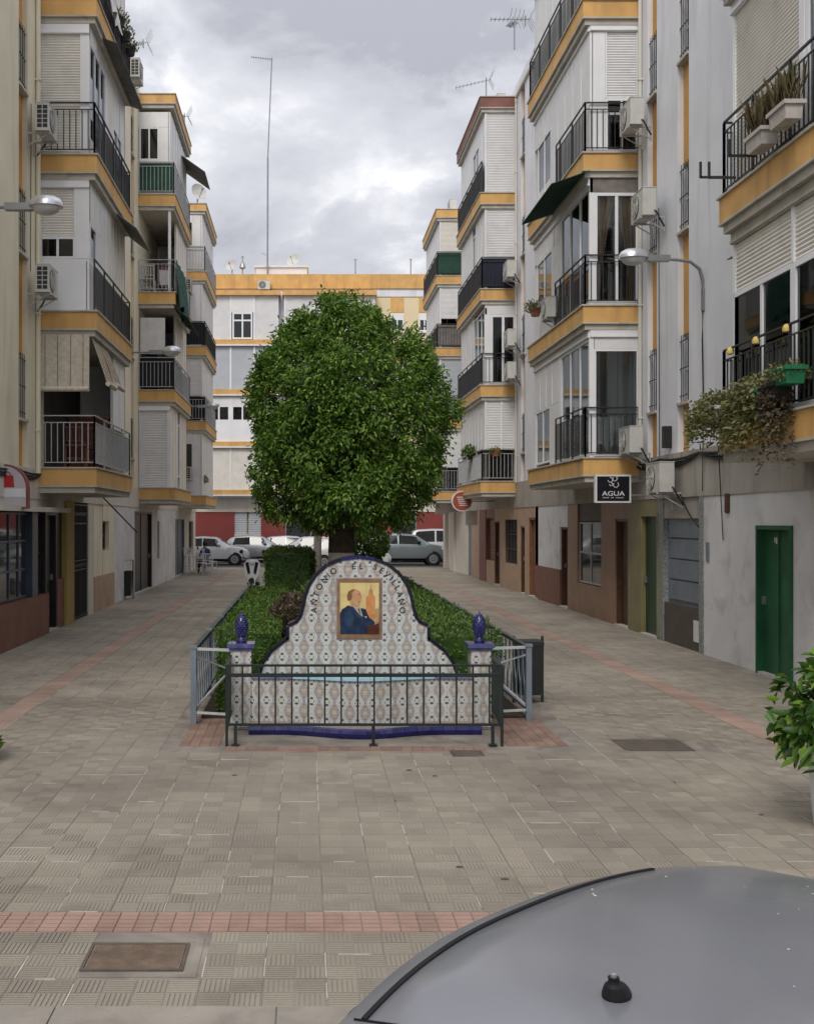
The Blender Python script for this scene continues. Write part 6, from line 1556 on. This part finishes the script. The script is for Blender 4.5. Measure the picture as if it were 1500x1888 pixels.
def reeds(n, hmax):
    def f(r, c):
        P_ = c + np.stack([RG.normal(0, .05, n), RG.uniform(-.22, .22, n), np.full(n, .2)], 1); D_ = np.stack([RG.normal(0, .18, n), RG.normal(0, .22, n), np.ones(n)], 1)
        leaves('foliage', P_, D_, RG.normal(0, 1, (n, 3)), RG.uniform(hmax * .5, hmax, n), RG.uniform(.009, .016, n), 'leaf_straw', r)
    return f
rail_pot(12.0, z2_ + .16, trough(.10, .22, .19, 'pot_stone'), reeds(70, .48), 'pale stone trough with dry reeds on the upper right balcony railing, nearer one')
rail_pot(12.62, z2_ + .10, trough(.10, .22, .19, 'pot_stone'), reeds(80, .5), 'pale stone trough with dry reeds on the upper right balcony railing, farther one')
for i, (y, zq) in enumerate(((13.2, .22), (13.85, .16), (14.15, .26))):
    mb = MB(); F = wallF(1, WR); mb.bar(F.p(y, 1.08, z2_ + zq), F.p(y, 1.42, z2_ + zq), .028); mb.bar(F.p(y, 1.42, z2_ + zq - .01), F.p(y, 1.42, z2_ + zq + .2), .028)
    tag(mb.build('planter_hook', 'iron_black'), ('empty iron planter hook on the upper right balcony, nearest one', 'empty iron planter hook on the upper right balcony, middle one', 'empty iron planter hook at the far end of the upper right balcony')[i], 'hook', 'planter hooks')
for i, y in enumerate((12.36, 13.2, 14.0)):
    mb = MB(); mb.lathe((WR - 1.09, y, z1_ + .92), [(.015, 0), (.045, .01), (.05, .05), (.03, .09), (.01, .10)], 12)  # rounded body standing in for a flat yellow tag, gives no light
    tag(mb.build('yellow_marker', 'yellow_plastic', smooth=True), ('yellow lantern on the lowest right balcony rail, nearest one', 'yellow lantern on the lowest right balcony rail, middle one', 'yellow lantern on the lowest right balcony rail, farthest one')[i], 'marker', 'yellow lanterns')
pot_plant('potted_plant', 'terracotta pot with small plant on the grey railing of the third right block', PX(912, 34), 33.9, ZR[0] + .8, tub(.14, .22, 'terracotta'), bushy(160, 'leaf_hedge', .2, .28, .08))
pot_plant('potted_plant', 'dark leafy plant at the corner of the lowest balcony, third right block', PX(868, 36), 35.8, ZR[0] + .8, tub(.16, .25, 'pot_black'), bushy(420, 'leaf_hedge', .32, .5, .09))
pot_plant('potted_plant', 'small plant on the railing of the farthest left block', PX(372, 44), 44.0, ZL[0] + .5, tub(.14, .22, 'terracotta'), bushy(160, 'leaf_dry', .25, .35, .09))
for i, (y, px) in enumerate(((22.9, 0), (23.6, 0), (24.3, 0))):
    pot_plant('potted_plant', ('dark pot plant on the top left railing, nearest one', 'dark pot plant on the top left railing, middle one', 'dark pot plant on the top left railing, farthest one')[i], -(WL - 1.16), y, ZL[3] + .5, tub(.12, .2, 'pot_black'), bushy(160, 'leaf_dry', .18, .4, .06), 'pot plants on the top left railing')
pot_plant('potted_plant', 'small plant outside the second balcony on the right', PX(985, 25.4), 25.3, ZR[1] + .55, tub(.12, .2, 'terracotta'), bushy(260, 'leaf_dry', .24, .4, .07))
# ---------------------------------------------------------------- roofs: aerials and dishes
def yagi(x, y, z, h, L, dirv, label, n=9):
    r = empty('roof_aerial', (x, y, z), 0, label, 'aerial', 'television aerials'); d = Vector(dirv).normalized(); s_ = d.cross(Vector((0, 0, 1))).normalized()
    mb = MB(); mb.tube([(0, 0, 0), (0, 0, h)], .022, 6); mb.build('mast', 'metal_grey', r)
    mb = MB(); a = Vector((0, 0, h - .1)); mb.bar(a - d * .15, a + d * L, .022); bm_ = mb.build('boom', 'metal_grey', r)
    mb = MB()
    for i in range(n):
        p = a + d * (L * i / (n - 1)); mb.bar(p - s_ * .13, p + s_ * .13, .012); mb.bar(p - Vector((0, 0, .05)), p + Vector((0, 0, .05)), .01)
    mb.build('elements', 'metal_grey', bm_)
    mb = MB()
    for k in (-1, 1):
        p = a - d * .1
        for q in range(4): mb.bar(p + s_ * (-.2 + .13 * q), p + s_ * (-.2 + .13 * q) + Vector((-d.x * .15, -d.y * .15, k * .28)), .012)
    mb.build('reflector', 'metal_grey', bm_)
yagi(PX(968, 30), 30, 15.9, PZ(35, 30) - 15.9 + .1, .95, (-1, 0, 0), 'comb-shaped aerial on the second right roof pointing left')
yagi(PX(896, 35.5), 35.5, 15.4, PZ(148, 35.5) - 15.4 + .1, 1.0, (-1, .1, -.2), 'tilted comb aerial on the brown roof of the third right block')
yagi(PX(948, 31.5), 31.5, 15.9, .9, .3, (-.3, 1, 0), 'short mast aerial on the right roofs')
yagi(PX(264, 30), 30, 15.3, PZ(72, 30) - 15.3, .35, (-1, 0, -.2), 'small aerial above the air conditioner on the left roof')
yagi(PX(340, 36), 36, 15.2, .55, .3, (-1, 0, 0), 'tiny aerial on the second left roof')
def mast():
    Y = 64; r = empty('tall_aerial_mast', (PX(493, Y), Y, 16.4), 0, 'very tall thin aerial mast on the roof of the far block', 'aerial'); h = PZ(106, Y) - 16.4
    mb = MB(); mb.tube([(0, 0, 0), (.02, 0, h * .55)], .05, 8); mb.tube([(.02, 0, h * .55), (.26, 0, h)], .035, 8); mb.build('mast', 'metal_grey', r)
    mb = MB(); mb.bar((-.95, 0, h + .05), (.3, 0, h - .1), .035)
    for i in range(9): mb.bar((-.95 + i * .14, -.15, h + .05 - i * .017), (-.95 + i * .14, .15, h + .05 - i * .017), .02)
    mb.build('boom', 'metal_grey', r)
    mb = MB(); mb.bar((-.35, 0, h * .125), (.05, 0, h * .11), .03); mb.build('lower_arm', 'metal_grey', r)
mast()
def dish(x, y, z, rad, label, nv=(-.5, -1, .4)):
    r = empty('satellite_dish', (x, y, z), 0, label, 'satellite dish', 'satellite dishes'); n_ = Vector(nv).normalized()
    mb = MB(); mb.tube([(0, 0, 0), (0, 0, .5)], .03, 8); mb.build('post', 'metal_grey', r)
    mb = MB(); mb.lathe((0, 0, .55), [(.02, 0), (rad * .5, .03), (rad * .85, .09), (rad, .14), (rad * .84, .1), (rad * .5, .045), (.02, .015)], 24, axis=n_); mb.build('reflector', 'ac_white', r, smooth=True)
    mb = MB(); e = Vector((0, 0, .55)) + n_ * rad * 1.1; mb.bar(Vector((0, 0, .55 - rad * .9)), e, .02); mb.bar(e - n_ * .06, e + n_ * .06, .06); mb.build('feed_arm', 'metal_grey', r)
dish(PX(542, 65), 65, 17.25, .42, 'satellite dish on the roof hut of the far block')
dish(PX(428, 63.5), 63.5, PZ(505, 63.5) - .1, .34, 'satellite dish at the left end of the far parapet')
dish(-4.35, 43.7, 14.86, .36, 'satellite dish on the roof of the farthest left block', (.8, -1, .3))
for i, (px, top) in enumerate(((447, 472), (655, 477), (757, 477))):
    mb = MB(); Y = 64; x = PX(px, Y); mb.tube([(x, Y, 16.5), (x, Y, PZ(top, Y))], .035, 6); mb.bar((x - .1, Y, PZ(top, Y) - .05), (x + .1, Y, PZ(top, Y) - .05), .03)
    if i == 0: mb.lathe((x, Y, PZ(497, Y)), [(.02, 0), (.2, .1), (.13, .35), (.03, .5)], 10)
    tag(mb.build('roof_pole', 'metal_grey'), ('short pole with dark bundle on the far parapet', 'thin middle pole on the far parapet', 'thin right-hand pole on the far parapet')[i], 'pole')
mb = MB(); mb.box(WR + .3, WR + 3, 26, 30.5, 15.6, 16.9); tag(mb.build('stair_hut', 'white_wall'), 'grey-white stair hut on the second right roof', 'roof hut')
# ---------------------------------------------------------------- street things
def bin_(name, label, x, y, w, d, h, frame=False):
    r = empty(name, (x, y, 0), 0, label, 'bin')
    mb = MB(); mb.hexa([(-w * .42, -d * .42, .1), (w * .42, -d * .42, .1), (w * .42, d * .42, .1), (-w * .42, d * .42, .1), (-w / 2, -d / 2, h), (w / 2, -d / 2, h), (w / 2, d / 2, h), (-w / 2, d / 2, h)]); mb.build('body', 'bin_black', r)
    mb = MB(); mb.box(-w * .54, w * .54, -d * .54, d * .54, h, h + .05); mb.build('lid', 'bin_black', r)
    for sx in (-1, 1):
        mb = MB(); mb.bar((sx * w * .58, 0, -.005), (sx * w * .58, 0, h + (.35 if frame else .1)), .03); mb.build('post', 'iron_black', r)
    if frame:
        mb = MB(); mb.bar((-w * .58, 0, h + .35), (w * .58, 0, h + .35), .03); mb.build('cross_bar', 'iron_grey', r)
    return r
bin_('litter_bin', 'black litter bin in a frame by the white wall on the left', PX(231, 30.6), 30.6, .38, .38, .75, True)
bin_('litter_bin', 'black litter bin just behind the right bed fence corner', PX(982, 13.2) - .06, 13.2, .30, .30, .70)
CH = 'white cafe chairs'
Yc = 45
def cafe():
    x = lambda px, Y: PX(px, Y)
    for i, (px, Y, rz, hh, bh, lb) in enumerate(((350, 44.6, 20, .75, 1.1, 'tall white stool nearest the left wall'), (372, 45.4, 180, .45, .85, 'white cafe chair in front of the seated person'), (383, 44.4, 0, .45, .85, 'white cafe chair nearest the road, right of the table'), (388, 46.6, 60, .45, .85, 'white cafe chair behind the others near the road'))):
        chair(x(px, Y), Y, 0, R(rz), 'chair_white', lb, 'chair', hh, bh, CH)
    r = empty('cafe_table', (x(362, 45), 45.0, 0), 0, 'tall white cafe table with thin legs', 'table')
    mb = MB(); mb.box(-.32, .32, -.3, .3, 1.0, 1.03); mb.build('tabletop', 'chair_white', r)
    for sx in (-1, 1):
        for sy in (-1, 1): mb = MB(); mb.bar((sx * .29, sy * .27, 0), (sx * .29, sy * .27, 1.0), .035); mb.build('leg', 'chair_white', r)
    mb = MB(); mb.lathe((.05, 0, 1.03), [(.03, 0), (.035, .08), (.02, .12), (.012, .18)], 10); tag(mb.build('bottle', 'shirt_blue', None, loc=(x(362, 45), 45, 0)), 'small dark bottle on the white cafe table', 'bottle')
cafe()
def person():
    Y = 45.8; x = PX(378, Y); r = empty('person', (x, Y, 0), R(205), 'person in a dark blue shirt sitting at the cafe table', 'person')
    me = bpy.data.meshes.new('body')
    V = [(0, 0, .50), (0, .02, .68), (0, .03, .86), (0, .01, 1.0), (0, -.02, 1.08), (0, -.04, 1.18), (0, -.05, 1.27),
         (.16, .01, .97), (.22, -.02, .74), (.15, -.22, .72), (.12, -.29, .74), (-.16, .01, .97), (-.22, -.02, .74), (-.15, -.22, .72), (-.12, -.29, .74),
         (.10, -.02, .49), (.12, -.42, .50), (.12, -.44, .08), (.12, -.56, .04), (-.10, -.02, .49), (-.12, -.42, .50), (-.12, -.44, .08), (-.12, -.56, .04)]
    E_ = [(0, 1), (1, 2), (2, 3), (3, 4), (4, 5), (5, 6), (3, 7), (7, 8), (8, 9), (9, 10), (3, 11), (11, 12), (12, 13), (13, 14), (0, 15), (15, 16), (16, 17), (17, 18), (0, 19), (19, 20), (20, 21), (21, 22)]
    RD = [.15, .14, .16, .13, .055, .085, .08, .075, .05, .042, .035, .075, .05, .042, .035, .10, .075, .05, .04, .10, .075, .05, .04]
    me.from_pydata(V, E_, []); o = bpy.data.objects.new('body', me); COL.objects.link(o)
    sm = o.modifiers.new('skin', 'SKIN'); sv = me.skin_vertices[0].data
    for i, q in enumerate(RD): sv[i].radius = (q, q * .85); sv[i].use_root = i == 0
    sb = o.modifiers.new('sub', 'SUBSURF'); sb.levels = sb.render_levels = 1
    dg = bpy.context.evaluated_depsgraph_get(); m2 = bpy.data.meshes.new_from_object(o.evaluated_get(dg)); bpy.data.objects.remove(o)
    m2.materials.clear()
    for k in ('shirt_blue', 'trousers', 'skin'): m2.materials.append(M(k))
    for p in m2.polygons:
        c = p.center; p.use_smooth = True
        p.material_index = 2 if c.z > 1.06 or (c.y < -.2 and .62 < c.z < .8) else (1 if c.z < .58 else 0)
    b = bpy.data.objects.new('body', m2); COL.objects.link(b); b.parent = r
    mb = MB(); mb.lathe((0, -.025, 1.22), [(.085, -.04), (.10, .03), (.092, .09), (.05, .13), (.01, .14)], 14, axis=(0, .25, 1)); mb.build('hair', 'hair_dark', r, smooth=True)
    mb = MB(); mb.lathe((0, -.135, 1.21), [(.012, -.02), (.016, 0), (.006, .03)], 8); mb.build('nose', 'skin', r)
person()
def scooter():
    Y = 33.0; x = PX(468, Y); r = empty('motor_scooter', (x, Y, 0), R(-4), 'white and black motor scooter parked nose-on beside the bed fence', 'scooter')
    def wheel(y):
        mb = MB(); mb.lathe((-.055, y, .25), [(.15, 0), (.25, .01), (.25, .10), (.15, .11)], 22, axis=(1, 0, 0)); w_ = mb.build('wheel', 'rubber', r, smooth=True)
        mb = MB(); mb.lathe((-.062, y, .25), [(.14, 0), (.14, .124)], 18, axis=(1, 0, 0)); mb.build('rim', 'hub', w_)
    wheel(-.55); wheel(.65)
    for sx in (-1, 1): mb = MB(); mb.bar((sx * .08, -.55, .25), (sx * .07, -.38, .85), .045); mb.build('fork', 'metal_grey', r)
    mb = MB(); mb.lathe((0, -.62, .42), [(.04, -.12), (.09, 0), (.05, .14)], 12, axis=(0, 1, .3)); mb.build('mudguard', 'trim_black', r, smooth=True)
    Fs = Fr((0, -.48, 0), (1, 0, 0), (0, -1, .0))
    mb = MB(); mb.prism(Fs, [(-.10, .42), (.10, .42), (.22, .62), (.24, .92), (.14, 1.06), (-.14, 1.06), (-.24, .92), (-.22, .62)], -.12, .03); mb.build('front_fairing', 'car_white', r, smooth=True)
    for sx in (-1, 1):
        mb = MB(); mb.prism(Fs, [(sx * .05, .66), (sx * .12, .60), (sx * .20, .96), (sx * .10, .98)], .031, .045); mb.build('fairing_panel', 'trim_black', r)
        mb = MB(); mb.bar((0, -.40, 1.05), (sx * .34, -.32, 1.10), .03); mb.build('handlebar', 'trim_black', r)
        mb = MB(); mb.bar((sx * .25, -.34, 1.08), (sx * .32, -.34, 1.26), .014); mb.lathe((sx * .34, -.35, 1.28), [(.03, -.01), (.06, 0), (.05, .02)], 12, axis=(0, -1, 0)); mb.build('mirror', 'trim_black', r)
    mb = MB(); mb.lathe((0, -.52, .98), [(.075, 0), (.07, .03), (.03, .05)], 14, axis=(0, -1, 0)); mb.build('headlight', 'light_clear', r, smooth=True)
    mb = MB(); mb.prism(Fs, [(-.16, 1.05), (.16, 1.05), (.13, 1.32), (.05, 1.40), (-.05, 1.40), (-.13, 1.32)], -.03, -.02); mb.build('windshield', 'glass', r)
    mb = MB(); mb.box(-.17, .17, -.36, .15, .26, .34); mb.build('footboard', 'trim_black', r)
    mb = MB(); mb.hexa([(-.14, .1, .35), (.14, .1, .35), (.13, .85, .5), (-.13, .85, .5), (-.15, .12, .70), (.15, .12, .70), (.12, .95, .78), (-.12, .95, .78)]); mb.build('tail_body', 'car_white', r)
    mb = MB(); mb.hexa([(-.14, .12, .705), (.14, .12, .705), (.11, .92, .785), (-.11, .92, .785), (-.13, .16, .78), (.13, .16, .78), (.1, .9, .86), (-.1, .9, .86)]); mb.build('seat', 'trim_black', r)
scooter()
# details on the ground floor: box lamp on the right wall, meter cover, posters
mb = MB(); F = wallF(1, WR); yq = YR(1236); mb.fbox(F, yq - .07, yq + .07, .0, .14, PZ(826, yq), PZ(786, yq)); tag(mb.build('wall_speaker', 'pot_black'), 'small black box fixed to the white pier above the cable bundle', 'box')
mb = MB(); ya = YR(1343); mb.prism(Fr((WR, ya, PZ(943, ya)), (0, 1, 0), (-1, 0, 0)), [(-.05, 0), (-.02, -.03), (.02, -.03), (.05, 0), (.05, .28), (-.05, .28)], 0, .05); tag(mb.build('wall_vent', 'wood_dark'), 'dark rounded slot high on the white wall left of the green door', 'vent')
mb = MB(); ya = YR(1305); mb.fbox(F, ya - .06, ya + .06, .0, .02, PZ(1035, ya), PZ(1000, ya)); tag(mb.build('meter_cover', 'sheet_blue'), 'narrow grey plate on the white wall beside the mosaic edge', 'plate')
mb = MB(); ya = YR(1283); mb.fbox(F, ya - .16, ya + .16, -.019, -.008, .16, .52); tag(mb.build('poster', 'paper'), 'small pale notice stuck low on the brown plates', 'notice')
mb = MB()
for i in range(4): mb.fbox(F, YR(1286) + .02, YR(1226) - .02, -.099, -.06 if i % 2 else -.07, .80 + i * .37, .80 + i * .37 + .34)
tag(mb.build('metal_shutter_sheets', 'sheet_blue'), 'overlapping blue-grey metal sheets closing the old shopfront on the right', 'shutter')
mb = MB(); ya = YR(1425); text_d = F.p(ya + .15, -.05, 1.93)
for (a, b, c, d) in ((.0, .05, 0, .09), (.075, .10, 0.02, .09)): mb.fbox(F, ya + a, ya + b, -.0595, -.0575, 1.88 + c, 1.88 + d)
tag(mb.build('door_number', 'sign_white'), 'small white number marks at the top of the green door', 'number')
# droppings and litter specks on the near pavement are part of the stains; a few leaves
for i in range(12):
    x, y = rnd.uniform(-2.6, 3.6), rnd.uniform(5.0, 10); mb = MB(); a = rnd.uniform(0, 6); s_ = rnd.uniform(.012, .03)
    mb.poly([(x + s_ * math.cos(a + t), y + .7 * s_ * math.sin(a + t), .004 + .004 * math.sin(3 * t)) for t in (0, 1.2, 2.2, 3.3, 4.3, 5.3)])
    if i == 0: lit = MB()
    lit.v, lit.f, lit.m = lit.v + mb.v, lit.f + [tuple(q + len(lit.v) for q in f_) for f_ in mb.f], lit.m + mb.m
o = lit.build('fallen_leaves', 'twig', fix=False); tag(o, 'tiny dry leaves scattered on the near pavement', 'leaf litter', kind='stuff')

# ---------------------------------------------------------------- downpipes and loose wires
def pipe(s, W, y, z0, z1, label, mat='alu_white', r_=.035):
    o = MB(); F = wallF(s, W); o.tube([F.p(y, .05, z0), F.p(y, .05, (z0 + z1) / 2), F.p(y, .05, z1)], r_, 8)
    z = z0 + .8
    while z < z1: o.fbox(F, y - r_ * 1.3, y + r_ * 1.3, 0.0, .05 + r_ * 1.2, z, z + .03); z += 2.2
    tag(o.build('downpipe', mat, smooth=True), label, 'pipe', 'pipes on the facades')
pipe(1, WR, 21.16, 3.4, 15.5, 'pale downpipe in the corner beside the glazed balconies on the right', 'pale_wall')
pipe(1, WR, 33.62, 3.4, 15.3, 'pale downpipe beside the third balcony stack on the right', 'pale_wall')
pipe(-1, WL, 20.45, 3.1, 15.2, 'cream downpipe in the corner of the nearest left balconies', 'cream_wall', .045)
pipe(-1, WL, 25.3, 3.1, 15.2, 'cream downpipe just beyond the nearest left balconies', 'cream_wall', .05)
def wire(a, b, sag, label, r_=.008):
    a, b = Vector(a), Vector(b); o = MB(); P_ = []
    for i in range(15):
        t = i / 14; p = a.lerp(b, t); p.z -= sag * 4 * t * (1 - t); P_.append(p)
    o.tube(P_, r_, 5); tag(o.build('wire', 'cable', smooth=True), label, 'wire', 'loose wires on the facades')
wire((5.4, 26.5, 6.3), (WR - .05, 33.5, 7.6), .25, 'thin wire slung from the second to the third right block')
wire((WR - .03, 17.2, 3.4), (WR - .03, 17.0, 1.9), .0, 'wire running down the white wall left of the green door')
wire((WR - .02, 19.0, 2.7), (WR - .02, 18.05, 2.1), .08, 'pale loop of wire across the blue-grey sheets', .014)
wire((-WL + .03, 20.0, 9.9), (-WL + .03, 19.95, 6.8), .05, 'wire hanging between the two nearest left air conditioners')
wire((WR - .03, 20.1, 8.0), (WR - .03, 20.05, 3.4), .03, 'wire dropping from the right wall air conditioner to the cable bundle')
wire((-WL + .03, 26.5, 2.9), (-WL + .5, 29.5, 1.9), .0, 'pale rod leaning out below the left balconies', .02)
